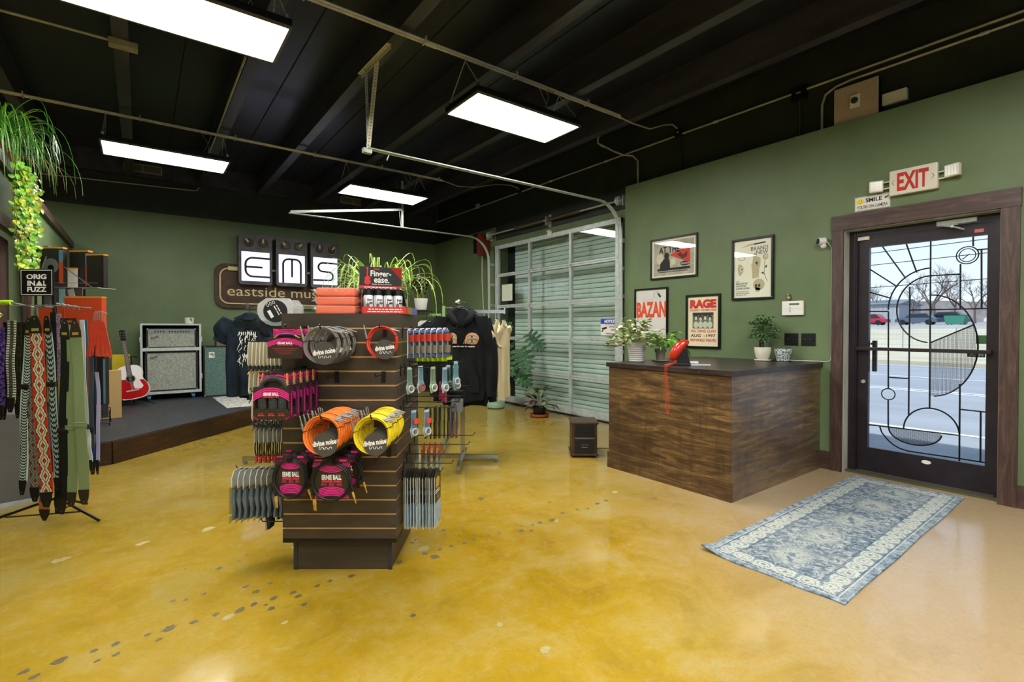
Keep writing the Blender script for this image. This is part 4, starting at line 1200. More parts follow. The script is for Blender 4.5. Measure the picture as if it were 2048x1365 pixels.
hook(-0.632, 3.10, 1.352, 1, 0, 0.28, 'side hook carrying the neon green packs')
def tuner_pack(label, u, d, z, hue, ringm, grp='clear clip packs on the middle side hooks'):
    t = thing('clip_pack', label, 'packaged accessory', K(u, d, z), -YAW + PI / 2 - R(40), grp)
    w, h = 0.055, 0.145
    b = B(); b.prism([(-w * .3, .01), (-w * .34, -h * .55), (-w * .5, -h * .72), (-w * .3, -h), (w * .3, -h * .94), (w * .5, -h * .68), (w * .34, -h * .5), (w * .3, .01)], 0, 0.0016, 'y'); put('card', b, mat(*hue), t)
    b = B(); b.tube([(0.019 * math.cos(a), -0.012, -h * .78 + 0.019 * math.sin(a)) for a in [2 * PI * k / 16 for k in range(16)]], 0.0055, 6, closed=True); put('ring', b, ringm, t, smooth=60)
    b = B(); b.lathe([(0.009, 0), (0.009, -0.01), (0, -0.01)], 12, (0, -0.008, -h * .78), 'y'); put('centre', b, M_STEEL, t, smooth=50)
    b = B(); b.bbox(-w * .32, w * .32, -0.02, 0.0, -h * .62, -h * .02, 0.004); put('blister', b, M_BLISTER, t)
    return t
HU = [('pale_green_card', '#9DB5A4', .4), ('pale_blue_card', '#9FC0C8', .4), ('lime_card', '#B4C49A', .4), ('ice_card', '#B6CEDA', .4), ('pale_teal_card', '#8FC0C6', .4)]
M_RINGC = mat('clear_ring', '#B9BDBB', 0.25)
MR = [('closest to the tower, nearest the viewer', -0.578, 2.80, 1.122), ('with a pale blue card, beside the one closest to the tower', -0.520, 2.82, 1.128), ('with a lime card, middle of the five', -0.462, 2.90, 1.118), ('with an ice blue card, hanging lowest of the five', -0.405, 2.98, 1.108), ('with a teal card, outermost of the five', -0.345, 3.05, 1.140)]
for i, (lab, u, d, z) in enumerate(MR):
    tuner_pack('clear clip pack ' + lab, u, d, z, HU[i], mat('red_ring', '#9C4A3C', .4) if i == 1 else M_RINGC)
for i in range(5):
    u, d, z = -0.350 + 0.012 * (i % 3) - .02 * i, 3.13 + 0.02 * i, 1.105
    tuner_pack(f'{ORD[i]} clear clip pack of the rear cluster behind the teal one', u, d, z, HU[(i + 3) % 5], M_RINGC)
hook(-0.632, 2.81, 1.130, 1, 0, 0.17, 'nearest of the middle side hooks carrying clear clip packs')
hook(-0.632, 2.92, 1.130, 1, 0, 0.24, 'centre one of the middle side hooks carrying clear clip packs')
hook(-0.632, 3.06, 1.145, 1, 0, 0.32, 'farthest of the middle side hooks, holding the teal clip pack')
for i, (d, z, L) in enumerate(((2.80, .905, .30), (2.88, .925, .32), (2.97, .945, .34), (3.06, .965, .34), (3.16, .985, .36))):
    t = hook(-0.632, d, z, 1, 0, L, ORD[i] + ' hook with a scan tag in the crowded fan of hooks below the clip packs')
    b = B(); b.box(L - 0.02, L + 0.012, -0.012, -0.010, -0.004, 0.026); put('scan_tag', b, M_BLISTER, t)
t = thing('clear_price_box', 'grey clear plastic box at the tip of the fanned side hooks', 'plastic box', K(-0.335, 3.02, 0.845), -YAW)
b = B(); b.bbox(-0.035, 0.035, -0.03, 0.03, 0, 0.075, 0.004); put('case', b, mat('smoky_plastic', '#6A6E6C', 0.25, alpha=0.75), t)
for i, (u, d, nm) in enumerate(((-0.560, 2.82, 'nearest the tower'), (-0.490, 2.84, 'farther out from the tower'))):
    t = tuner_pack('silver and red clip pack below the fanned hooks, ' + nm, u, d, 0.875, ('silver_card', '#9FB2C6', .4), M_RINGC, 'silver and red clip packs')
    b = B(); b.box(-0.014, 0.014, -0.0225, -0.0205, -0.065, -0.035); put('red_print', b, M_REDTUBE, t)
M_FOIL = mat('black_foil', '#120F12', 0.18)
f = packet('accessory_pouch', 'black shiny pouch hanging below the fanned hooks, first from the tower', 'pouch', -0.520, 3.00, 0.86, 0.08, 0.17, 'black pouches under the fanned hooks', M_BLACKP, M_FOIL)
for i in range(1, 7): dup(f, f'{ORD[i]} black shiny pouch from the tower, below the fanned hooks', K(-0.520 + 0.026 * i, 3.00 + .01 * i, 0.855), rz=-YAW + PI / 2 + R(6 * math.sin(i * 2)))
for i in range(2):
    t = packet('string_pack', ('purple string pack with an orange emblem, outermost beside the black pouches', 'purple string pack just inside the outermost one')[i], 'packaged strings', -0.335 - 0.03 * i, 3.0, 0.865, 0.09, 0.17, 'purple string packs', mat('violet_card', '#463A66', .4), mat('violet_pouch', '#332A55', .35))
    b = B(); b.lathe([(0.018, -0.006), (0.012, -0.006)], 16, (0, 0, -0.07), 'y'); b.box(-0.03, 0.03, -0.0055, -0.004, -0.16, -0.13); put('emblem', b, mat('orange_print', '#B8683A', .4), t)
for i in range(3):
    packet('pink_pouch', ORD[i] + ' pink pouch peeking out under the clear clip packs', 'pouch', -0.46 + 0.018 * i, 3.16, 0.99 - 0.01 * i, 0.06, 0.09, 'pink pouches', mat('hot_pink', '#C82A5E', .4), mat('hot_pink', '#C82A5E', .4))
f = packet('red_top_pack', 'red-topped clear packet closest to the tower, above the string packs', 'packaged accessory', -0.545, 3.05, 0.625, 0.07, 0.12, 'red-topped packets', M_REDTUBE, M_BLISTER)
for i in range(1, 4): dup(f, f'{ORD[i]} red-topped clear packet from the tower, above the string packs', K(-0.545 + 0.034 * i, 3.05, 0.628))
hook(-0.632, 3.05, 0.635, 1, 0, 0.36, 'long side hook carrying the red-topped packets')
hook(-0.632, 2.96, 0.60, 1, 0, 0.33, 'empty long side hook just below the red-topped packets')
hook(-0.632, 2.88, 0.565, 1, 0, 0.28, 'side hook between the red-topped packets and the string packs')
hook(-0.632, 3.20, 0.66, 1, 0, 0.38, 'farthest long side hook, above the red-topped packets')
M_STRC = mat('string_card_black', '#25221E', .4); M_STRB = noisy('string_pouch_blue', '#6F8FA8', '#9FB6C4', 30, 0.3); M_STRY = mat('yellow_edge', '#CDB467', .5); M_STRE = mat('silver_pack_edge', '#A2AAA8', .4)
def string_pack(label, u, d, z, front=False):
    w, h = 0.118, 0.30
    t = thing('string_pack', label, 'packaged strings', K(u, d, z), -YAW + PI / 2 - R(8), 'large string packs on the low side hook')
    b = B(); b.box(-w / 2, w / 2, -0.0012, 0.0012, -h * .55, 0.0); b.prism([(-w * .5, 0), (w * .5, 0), (w * .2, .035), (-w * .2, .035)], -0.001, 0.001, 'y'); put('card', b, M_STRC, t)
    b = B(); b.prism([(-w * .5, -h * .52), (w * .5, -h * .52), (w * .5, -h * .95), (w * .1, -h), (-w * .5, -h * .98)], -0.003, 0.003, 'y'); put('pouch', b, M_STRB, t)
    b = B(); b.box(-w * .52, -w * .47, -0.002, 0.002, -h * .97, -h * .01); put('silver_edge', b, M_STRE, t)
    b = B(); b.box(-w * .5, w * .5, -0.0036, 0.0036, -h * .985, -h * .955); put('yellow_edge', b, M_STRY, t)
    b = B(); b.prism([(-w * .32, -h * .08), (0, -h * .03), (w * .32, -h * .08), (w * .25, -h * .24), (-w * .25, -h * .24)], -0.0022, -0.0014, 'y')
    for k in range(4): b.box(-w * .1, w * .3, -0.0022, -0.0014, -h * (.40 + .03 * k), -h * (.393 + .03 * k))
    put('gold_print', b, mat('gold_print', '#B8923A', .4), t)
    b = B(); tiny_print(b, 0, -0.0022, -h * .29, w * .8, h * .03); tiny_print(b, 0, -0.0022, -h * .33, w * .8, h * .03, 2); put('pack_lettering', b, M_LET, t)
    return t
f = string_pack('outermost large string pack, its front with gold print facing out', -0.432, 2.86, 0.508)
for i in range(1, 14):
    dup(f, f'{ORD[i]} large string pack from the outer end of the low side hook', K(-0.432 - 0.0138 * i, 2.86 + 0.004 * math.sin(i * 2), 0.508 - 0.003 * (i % 3)), rz=-YAW + PI / 2 - R(5 + 4 * math.sin(i * 1.3)))
hook(-0.632, 2.86, 0.525, 1, 0, 0.22, 'low side hook carrying the large string packs')
for i in range(5):
    packet('small_string_pack', ORD[i] + ' blue-grey string pack of the row tucked behind the large ones', 'packaged strings', -0.60 + 0.036 * i, 3.12, 0.575, 0.08, 0.13, 'blue-grey string packs behind the large ones', mat('slate_card', '#4E5F78', .4), M_STRB)

# ---------------------------------------------------------------- things standing on the tower
M_ORW = mat('orange_parcel', '#F0622A', 0.55); 
def crumple(name, col, alpha):
    m = mat(name, col, 0.08, alpha=alpha); n = N(m); n.bump(n.noise(n.coord(), 28, 4, 0.7, 1.5), 0.9, 0.02); return m
M_WRAP = crumple('crumpled_clear_wrap', '#F2EEEC', 0.13)
for i in range(3):
    lab = ('bottom parcel of the orange stack on the tower', 'middle parcel of the orange stack on the tower', 'topmost orange parcel wrapped in crumpled clear film')[i]
    t = thing('orange_parcel', lab, 'parcel', K(-0.995 - 0.006 * (i == 2), 2.86 + .005 * i, TOPZ + 0.001 + i * 0.0505), -YAW + R((2, -1, 3)[i]), 'orange parcels wrapped in film')
    b = B(); b.bbox(-0.108, 0.108, -0.07, 0.07, 0.0, 0.046, 0.008); put('parcel', b, M_ORW, t)
    rr = random.Random(i + 5); b = B(); vs = []; nx, ny = 16, 6
    ring = []
    for k in range(40):
        a = 2 * PI * k / 40; ca, sa = math.cos(a), math.sin(a)
        ex = 0.118 * (abs(ca) ** 0.35) * (1 if ca > 0 else -1); ey = 0.078 * (abs(sa) ** 0.35) * (1 if sa > 0 else -1)
        ring.append((ex, ey))
    lay = [0.001, 0.012, 0.026, 0.040, 0.049]
    for li, zz in enumerate(lay):
        for (ex, ey) in ring:
            s = (0.95, 1.02, 1.05, 1.01, 0.86)[li] + rr.uniform(-.035, .035)
            vs.append((ex * s, ey * s, zz))
    fs = []
    for li in range(4):
        for k in range(40): fs.append((li * 40 + k, li * 40 + (k + 1) % 40, (li + 1) * 40 + (k + 1) % 40, (li + 1) * 40 + k))
    fs.append(tuple(range(160, 200)))
    b.add(vs, fs)
    for s in (-1, 1):
        for k in range(3):
            b.add([(s * 0.11, -0.03 + .02 * k, 0.02), (s * (0.145 + rr.uniform(-.01, .02)), -0.05 + .03 * k, 0.03 + rr.uniform(-.01, .014)), (s * (0.135), -0.01 + .02 * k, 0.045)], [(0, 1, 2)])
    put('clear_wrap', b, M_WRAP, t)

# boxed display of spray cans
t = thing('spray_can_display', 'black and red cardboard display box for string lubricant spray, with a tall printed back', 'display box', K(-0.765, 2.90, TOPZ + 0.001), -YAW + R(22)); t.scale = (1.15, 1.1, 1.13)
M_DBLK = mat('display_black', '#151314', .45); M_DRED = mat('display_red', '#C8281C', .45)
b = B(); b.box(-0.10, 0.115, -0.078, 0.078, 0, 0.004); b.box(-0.10, 0.115, -0.078, -0.075, 0.0, 0.035); put('tray', b, M_DRED, t)
b = B()
for x in (-0.10, 0.113): b.add([(x, -0.078, 0), (x, 0.078, 0), (x, 0.078, 0.13), (x, 0.02, 0.125), (x, -0.078, 0.035), (x + .002, -0.078, 0), (x + .002, 0.078, 0), (x + .002, 0.078, 0.13), (x + .002, 0.02, 0.125), (x + .002, -0.078, 0.035)], [(0, 1, 2, 3, 4), (9, 8, 7, 6, 5), (0, 4, 9, 5), (4, 3, 8, 9), (3, 2, 7, 8), (2, 1, 6, 7), (0, 5, 6, 1)])
put('side_panel', b, M_DBLK, t)
b = B(); b.box(-0.10, 0.115, 0.072, 0.078, 0.0, 0.252); bk = put('back_panel', b, M_DBLK, t)
b = B(); b.box(-0.10, 0.115, 0.0712, 0.0719, 0.138, 0.152); b.add([(0.055, 0.0712, 0.252), (0.115, 0.0712, 0.185), (0.115, 0.0712, 0.252)], [(0, 1, 2), (2, 1, 0)])
# little guitar shape
G = [(-0.060, 0.158), (-0.073, 0.162), (-0.077, 0.172), (-0.072, 0.183), (-0.074, 0.195), (-0.066, 0.202), (-0.063, 0.203), (-0.063, 0.238), (-0.065, 0.249), (-0.055, 0.249), (-0.057, 0.238), (-0.057, 0.203), (-0.050, 0.202), (-0.045, 0.195), (-0.048, 0.183), (-0.043, 0.172), (-0.047, 0.162)]
b.prism(G, 0.0708, 0.0716, 'y'); put('red_print', b, M_DRED, bk)
b = B(); b.prism([(-0.070, 0.004), (0.0, 0.004), (-0.01, 0.06), (-0.045, 0.095), (-0.06, 0.05)], -0.1015, -0.1003, 'x'); put('side_red_print', b, M_DRED, t)
b = B(); addtext(b, 'Finger-', 0.008, 0.0708, 0.213, 0.105, 0.040, bold=.02); addtext(b, 'ease.', 0.012, 0.0708, 0.180, 0.078, 0.024, bold=.02); addtext(b, 'Guitar String Lubricant', 0.012, 0.0708, 0.160, 0.10, 0.007, bold=.02); tiny_print(b, 0.004, 0.0704, 0.1445, 0.16, 0.006)
tiny_print(b, 0.01, -0.0786, 0.023, 0.16, 0.007, 4); tiny_print(b, 0.01, -0.0786, 0.011, 0.17, 0.006, 6)
put('display_lettering', b, M_LET, bk)
b = B(); addtext(b, 'tone.', -0.012, 0.0708, 0.2405, 0.03, 0.011, bold=.03); put('red_lettering', b, M_DRED, bk)
can0 = None
for j in range(2):
    for i in range(4):
        lab = f'{ORD[i]} spray can from the parcels in the {("front", "rear")[j]} row of the display box'
        xx, yy = (-0.066 + 0.048 * i) * 1.15, (-0.035 + j * 0.055) * 1.1; loc = Vector(K(-0.765 + xx * math.cos(R(22)) - yy * math.sin(R(22)), 2.90 + xx * math.sin(R(22)) + yy * math.cos(R(22)), TOPZ + 0.006))
        if can0 is None:
            can0 = thing('spray_can', lab, 'spray can', loc, -YAW + R(22), 'spray cans in the display box'); can0.scale = (1.12, 1.12, 1.1)
            b = B(); b.lathe([(0.0225, 0), (0.0235, 0.003), (0.0235, 0.088), (0.020, 0.094), (0.019, 0.095)], 20); put('can', b, mat('can_white', '#D5D8DA', .3, .3), can0, smooth=40)
            b = B(); b.lathe([(0.0212, 0.093), (0.0212, 0.126), (0.017, 0.130), (0, 0.130)], 20); put('cap', b, M_BLACKP, can0, smooth=40)
            b = B(); b.prism([(q[0] * .55 + .028, q[1] * .55 - .062) for q in G], -0.0246, -0.0236, 'y'); put('guitar_print', b, mat('brown_print', '#7A4A1E', .5), can0)
            b = B(); addtext(b, 'Finger', 0.004, -0.0246, 0.068, 0.024, 0.014, bold=.03); addtext(b, 'ease', 0.010, -0.0246, 0.052, 0.016, 0.010, bold=.03); put('can_lettering', b, M_INK, can0)
        else: dup(can0, lab, loc)
# brown and blue small boxes with little bottles behind
t = thing('brown_display_box', 'brown open cardboard box marked FAST FRET beside the spray can display', 'display box', K(-0.655 - 0.01, 3.00, TOPZ + 0.001), -YAW + R(4))
b = B(); b.prism([(-0.06, 0), (0.055, 0), (0.055, 0.042), (-0.06, 0.072)], -0.10, 0.10, 'y'); put('box', b, mat('kraft_brown', '#8A6632', .6), t)
b = B(); addtext(b, 'FAST', 0.012, -0.1008, 0.026, 0.045, 0.010, bold=.02); addtext(b, 'FRET', 0.012, -0.1008, 0.012, 0.045, 0.010, bold=.02); addtext(b, 'ghs', -0.038, -0.1008, 0.040, 0.022, 0.010, bold=.02); put('box_lettering', b, M_LET, t)
t = thing('blue_carton', 'small violet-blue carton at the back corner of the tower top', 'carton', K(-0.643, 3.10, TOPZ + 0.001), -YAW - R(8))
b = B(); b.bbox(-0.0, 0.05 - .045 + .03, -0.03, 0.05, 0, 0.042, 0.002); put('carton', b, mat('violet_blue', '#4E55A6', .45), t)
b = B(); b.lathe([(0.012, 0), (0, 0)], 12, (0.016, -0.0305, 0.022), 'y'); b.lathe([(0, -0.0), (0.012, 0)], 12, (0.016, -0.0305, 0.022), 'y'); put('pink_print', b, mat('pink_dot', '#B83A7A', .5), t)
bt = None
for i in range(5):
    u, d = ((-0.745, 3.17), (-0.715, 3.19), (-0.69, 3.17), (-0.765, 3.20), (-0.70, 3.22))[i]
    lab = f'{ORD[i]} small dark spray bottle behind the brown box on the tower'
    if bt is None:
        bt = thing('spray_bottle', lab, 'bottle', K(u, d, TOPZ + 0.001), -YAW, 'small dark spray bottles')
        b = B(); b.lathe([(0.014, 0), (0.015, 0.004), (0.015, 0.075), (0.007, 0.088), (0.007, 0.092)], 14); put('bottle', b, mat('bottle_navy', '#10152A', .2), bt, smooth=40)
        b = B(); b.cyl((0, 0, 0.09), (0, 0, 0.108), 0.009, 12); b.box(-0.004, 0.004, -0.016, 0.004, 0.106, 0.114); put('pump', b, mat('pump_teal', '#2E5A60', .4), bt)
    else: dup(bt, lab, K(u, d, TOPZ + 0.001))

# clear case on an acrylic shelf hung from the side
t = thing('acrylic_shelf', 'clear acrylic shelf hung on the upper side of the tower', 'shelf', K(-1.256, 2.98, 1.36), -YAW)
b = B(); b.box(-0.33, -0.002, -0.14, 0.14, 0, 0.004); b.box(-0.33, -0.002, -0.144, -0.140, 0, 0.035); b.box(-0.334, -0.33, -0.144, 0.14, 0, 0.035); put('tray', b, M_BLISTER, t)
b = B(); b.box(-0.33, -0.002, -0.145, -0.139, -0.004, 0.0); put('front_edge', b, M_BLACKP, t)
t = thing('clear_clamshell', 'clear plastic clamshell case with a round black printed label, leaning on the acrylic shelf', 'plastic case', K(-1.405, 2.96, 1.366), -YAW + R(10), rot=None)
t.rotation_euler = (R(0), R(0), -YAW + R(14))
pf = [(0.10 * math.cos(R(a)), 0.095 + 0.095 * math.sin(R(a))) for a in range(180, 361, 15)] + [(0.10, 0.12), (0.07, 0.165), (-0.05, 0.165), (-0.095, 0.13)]
b = B(); b.prism(pf, -0.03, 0.035, 'y'); b.prism([(p_[0] * 0.9 + 0.05, p_[1] * 0.95) for p_ in pf], 0.02, 0.075, 'y'); put('shell', b, crumple('clear_shell', '#EEF0EC', 0.5), t)
b = B(); b.lathe([(0, -0.034), (0.066, -0.034), (0.066, -0.031), (0, -0.031)], 28, (0.0, 0, 0.088), 'y'); lb_ = put('round_label', b, M_BLACKP, t, smooth=40)
b = B(Matrix.Translation((0, 0, 0.088)) @ Matrix.Rotation(R(62), 4, 'Y')); tiny_print(b, 0.0, -0.0348, 0.022, 0.06, 0.008); tiny_print(b, 0.0, -0.0348, 0.008, 0.06, 0.008, 2)
b.box(-0.02, 0.026, -0.0348, -0.0342, -0.040, -0.022)
for k in range(3): b.tube([(-0.05 + 0.009 * math.cos(q), -0.0345, -0.02 + k * .018 + .006 * math.sin(q)) for q in [2 * PI * j / 12 for j in range(12)]], 0.0012, 4, closed=True)
put('label_lettering', b, M_LET, lb_)
# ================================================================ things on the exit wall
def W(y, z, off=0.0):
    return (XW - off, y, z)
def sq(b, x0, x1, z0, z1, y):
    b.add([(x0, y, z0), (x1, y, z0), (x1, y, z1), (x0, y, z1)], [(0, 1, 2, 3)])
def poster(label, y, z, w, h, fw, paper, prints, mat_w=0.02):
    t = thing('framed_poster', label, 'poster', W(y, z, 0.001), -PI / 2)
    b = B()
    for q in ((-w / 2, w / 2, h / 2 - fw, h / 2), (-w / 2, w / 2, -h / 2, -h / 2 + fw), (-w / 2, -w / 2 + fw, -h / 2 + fw, h / 2 - fw), (w / 2 - fw, w / 2, -h / 2 + fw, h / 2 - fw)):
        b.bbox(q[0], q[1], -0.024, 0, q[2], q[3], 0.003)
    put('frame', b, mat('black_frame', '#0D0D0F', 0.25), t)
    b = B(); b.box(-w / 2 + fw * .8, w / 2 - fw * .8, -0.008, -0.002, -h / 2 + fw * .8, h / 2 - fw * .8); put('backing', b, M_PAPER if paper is None else paper, t)
    for nm, m, fn in prints:
        b = B(); fn(b); put(nm, b, m, t)
    b = B(); b.add([(-w / 2 + fw, -0.014, -h / 2 + fw), (w / 2 - fw, -0.014, -h / 2 + fw), (w / 2 - fw, -0.014, h / 2 - fw), (-w / 2 + fw, -0.014, h / 2 - fw)], [(0, 1, 2, 3)]); put('glazing', b, M_PICGLASS, t)
    return t
Yp = -0.0088
def poly(b, pts, y=Yp):
    b.add([(x, y, z) for x, z in pts], [tuple(range(len(pts)))])
def ell(b, cx, cz, rx, rz_, n=20, y=Yp):
    poly(b, [(cx + rx * math.cos(2 * PI * k / n), cz + rz_ * math.sin(2 * PI * k / n)) for k in range(n)], y)
def rows_(b, x0, x1, z0, n, step, th, seed=1, y=Yp):
    """lines of small type as rows of short word-blocks"""
    rr = random.Random(seed)
    for k in range(n):
        x = x0
        while x < x1 - 0.006:
            l = rr.uniform(0.008, 0.026); sq(b, x, min(x1, x + l), z0 - k * step - th, z0 - k * step, y); x += l + 0.005
# 1 landscape
def p1grey(b): sq(b, -0.29, 0.29, -0.215, 0.215, -0.0083)
def p1a(b):
    addtext(b, 'AT THE', -0.06, Yp, 0.105, 0.30, 0.085, bold=.03)
    poly(b, [(-0.20, -0.14), (-0.19, -0.06), (-0.15, -0.02), (-0.125, 0.0), (-0.135, 0.03), (-0.125, 0.06), (-0.095, 0.072), (-0.065, 0.06), (-0.058, 0.03), (-0.068, 0.0), (-0.05, -0.04), (-0.045, -0.14)], -0.0090)
    sq(b, -0.235, 0.235, -0.155, -0.125, -0.0092); rows_(b, -0.22, 0.2, -0.165, 1, 0.02, 0.012); ell(b, 0.17, -0.085, 0.075, 0.028)
def p1r(b): poly(b, [(-0.055, 0.035), (0.235, 0.135), (0.235, -0.085)], -0.0094)
def p1w(b):
    for k in range(9): sq(b, 0.11 + 0.015 * k, 0.119 + 0.015 * k, -0.095, -0.078, -0.0096)
    ell(b, -0.20, 0.0, 0.05, 0.07, y=-0.0086); sq(b, -0.03, 0.03, -0.09, -0.02, -0.0086)
def p1d(b): poly(b, [(0.05, 0.03), (0.10, 0.055), (0.14, 0.02), (0.20, 0.06), (0.19, -0.01), (0.12, -0.03), (0.10, 0.0)], -0.0096)
poster('wide black-framed concert poster with a dark figure shouting into a red cone', 3.72, 2.232, 0.675, 0.515, 0.022, mat('warm_white_paper', '#CFCBB8', .6),
       [('grey_print', noisy('grey_print', '#8E8A78', '#A8A48E', 9, .6), p1grey), ('pale_print', mat('pale_print', '#B9B49A', .6), p1w), ('black_print', M_INK, p1a), ('red_print', mat('poster_red', '#B8301E', .55), p1r), ('dark_red_print', mat('poster_dark_red', '#4A1510', .55), p1d)])
# 2 BAZAN
def p2(b): addtext(b, 'BAZAN', 0, Yp, 0.055, 0.46, 0.205, bold=.045)
def p2d(b):
    b.tube([(x, -0.009, z) for x, z in [(-0.12, 0.155), (-0.115, 0.19), (-0.08, 0.178), (-0.03, 0.182), (0.03, 0.192), (0.045, 0.25), (0.09, 0.275), (0.14, 0.255)]], 0.0012, 4)
    b.tube([(0.085 + 0.045 * math.cos(q), -0.009, 0.245 + 0.04 * math.sin(q)) for q in [2 * PI * k / 18 for k in range(18)]], 0.0012, 4, closed=True)
    poly(b, [(0.09, 0.262), (0.12, 0.258), (0.155, 0.225), (0.15, 0.20), (0.125, 0.215), (0.11, 0.235)]); b.tube([(0.10, -0.009, 0.19), (0.16, -0.009, 0.17), (0.155, -0.009, 0.12)], 0.0012, 4)
poster('black-framed white poster reading BAZAN in tall orange letters', 4.052, 1.542, 0.52, 0.665, 0.022, mat('grey_white_paper', '#C6C5BE', .6), [('orange_lettering', mat('poster_orange', '#D0451C', .55), p2), ('line_drawing', M_INK, p2d)])
# 3 RAGE
def p3(b):
    addtext(b, 'RAGE', 0, Yp, 0.205, 0.34, 0.105, bold=.07); addtext(b, 'AGAINST THE MACHINE', 0, Yp, 0.132, 0.34, 0.026, bold=.02)
    addtext(b, 'WU TANG CLAN', 0.0, Yp, -0.115, 0.32, 0.035, bold=.02); addtext(b, 'NEW WORLD THEATRE', 0, Yp, -0.222, 0.33, 0.034, bold=.03)
def p3k(b): addtext(b, 'AUG  -1997', 0, Yp, -0.168, 0.32, 0.034, bold=.02)
def p3g(b): sq(b, -0.135, 0.135, -0.085, 0.105, Yp)
def p3h(b):
    for k in range(4): ell(b, -0.09 + 0.06 * k, 0.05 - 0.012 * (k % 2), 0.026, 0.032, y=-0.0091)
    sq(b, -0.135, 0.135, 0.07, 0.10, -0.0089)
def p3f(b):
    for k in range(4): ell(b, -0.09 + 0.06 * k, 0.038 - 0.012 * (k % 2), 0.017, 0.022, y=-0.0094); ell(b, -0.09 + 0.06 * k, -0.04, 0.032, 0.04, y=-0.0091)
poster('black-framed cream poster headed RAGE in red letters over a group photograph', 3.312, 1.437, 0.445, 0.635, 0.026, mat('cream_poster', '#D2C8A6', .6),
       [('red_lettering', mat('poster_crimson', '#B82228', .55), p3), ('black_lettering', M_INK, p3k), ('photo_ground', mat('photo_grey', '#5E6152', .6), p3g), ('photo_dark', M_INK, p3h), ('photo_light', mat('photo_light', '#B4B7A0', .6), p3f)])
# 4 BRAND NEW
def p4(b):
    addtext(b, 'BRAND', 0.075, Yp, 0.212, 0.185, 0.042); addtext(b, 'NEW', 0.105, Yp, 0.168, 0.125, 0.040)
    addtext(b, 'WITH', -0.165, Yp, -0.132, 0.03, 0.012); addtext(b, 'MANCHESTER', -0.115, Yp, -0.155, 0.13, 0.020, bold=.01); addtext(b, 'ORCHESTRA', -0.122, Yp, -0.182, 0.115, 0.020, bold=.01); addtext(b, '& KEVIN DEVINE', -0.105, Yp, -0.209, 0.15, 0.020, bold=.01)
    addtext(b, 'OCTOBER 9th, 2017', -0.11, Yp, -0.243, 0.14, 0.012); addtext(b, 'RYMAN AUDITORIUM', -0.108, Yp, -0.262, 0.145, 0.012); addtext(b, 'NASHVILLE, TN', -0.125, Yp, -0.281, 0.11, 0.012)
    poly(b, [(0.02, 0.252), (0.14, 0.262), (0.142, 0.275), (0.02, 0.270)], -0.0089)
    b.tube([(0.135, -0.009, 0.08), (0.13, -0.009, 0.0), (0.13, -0.009, -0.07), (0.16, -0.009, -0.15)], 0.0022, 4)
    poly(b, [(0.132, 0.0), (0.15, 0.03), (0.158, 0.012), (0.148, -0.004)]); poly(b, [(0.13, -0.07), (0.10, -0.06), (0.10, -0.045), (0.118, -0.045)])
    for x in (0.042, 0.075): ell(b, x, -0.185, 0.013, 0.016, y=-0.0094)
    poly(b, [(0.058, -0.205), (0.065, -0.195), (0.07, -0.207)], -0.0094); sq(b, 0.045, 0.085, -0.238, -0.234, -0.0094); ell(b, -0.115, 0.0, 0.008, 0.010, y=-0.0096)
    poly(b, [(0.03, 0.05), (0.045, 0.075), (0.06, 0.06), (0.05, 0.02), (0.045, 0.05)], -0.0094)
def p4t(b):
    poly(b, [(-0.13, 0.235), (-0.03, 0.268), (0.02, 0.272), (0.02, 0.252), (-0.03, 0.248)])
    poly(b, [(0.0, -0.11), (-0.005, 0.0), (-0.012, 0.04), (0.0, 0.06), (0.01, 0.155), (0.03, 0.175), (0.045, 0.15), (0.05, 0.12), (0.075, 0.115), (0.09, 0.095), (0.085, 0.03), (0.075, 0.0), (0.07, -0.10)])
    ell(b, 0.07, -0.175, 0.062, 0.062); poly(b, [(0.03, -0.20), (0.035, -0.25), (0.075, -0.252), (0.09, -0.215)]); ell(b, 0.14, 0.115, 0.03, 0.035)
    ell(b, -0.12, 0.155, 0.022, 0.018); b.tube([(-0.12 + 0.038 * math.cos(q), -0.009, 0.12 + 0.022 * math.sin(q)) for q in [2 * PI * k / 18 for k in range(18)]], 0.004, 4, closed=True)
    poly(b, [(-0.15, -0.065), (-0.165, 0.0), (-0.155, 0.06), (-0.12, 0.05), (-0.09, 0.01), (-0.10, -0.03), (-0.13, -0.065)])
def p4l(b): ell(b, -0.115, 0.0, 0.022, 0.026, y=-0.0093); ell(b, 0.145, 0.12, 0.014, 0.017, y=-0.0093)
poster('black-framed ivory poster reading BRAND NEW above a hand, rose and skull', 2.728, 1.998, 0.455, 0.668, 0.024, mat('ivory_poster', '#D3D3BE', .6),
       [('tan_drawing', mat('tan_print', '#A99F7E', .6), p4t), ('light_drawing', mat('light_tan_print', '#C4BB98', .6), p4l), ('black_print', mat('soft_black_print', '#26251F', .6), p4)])

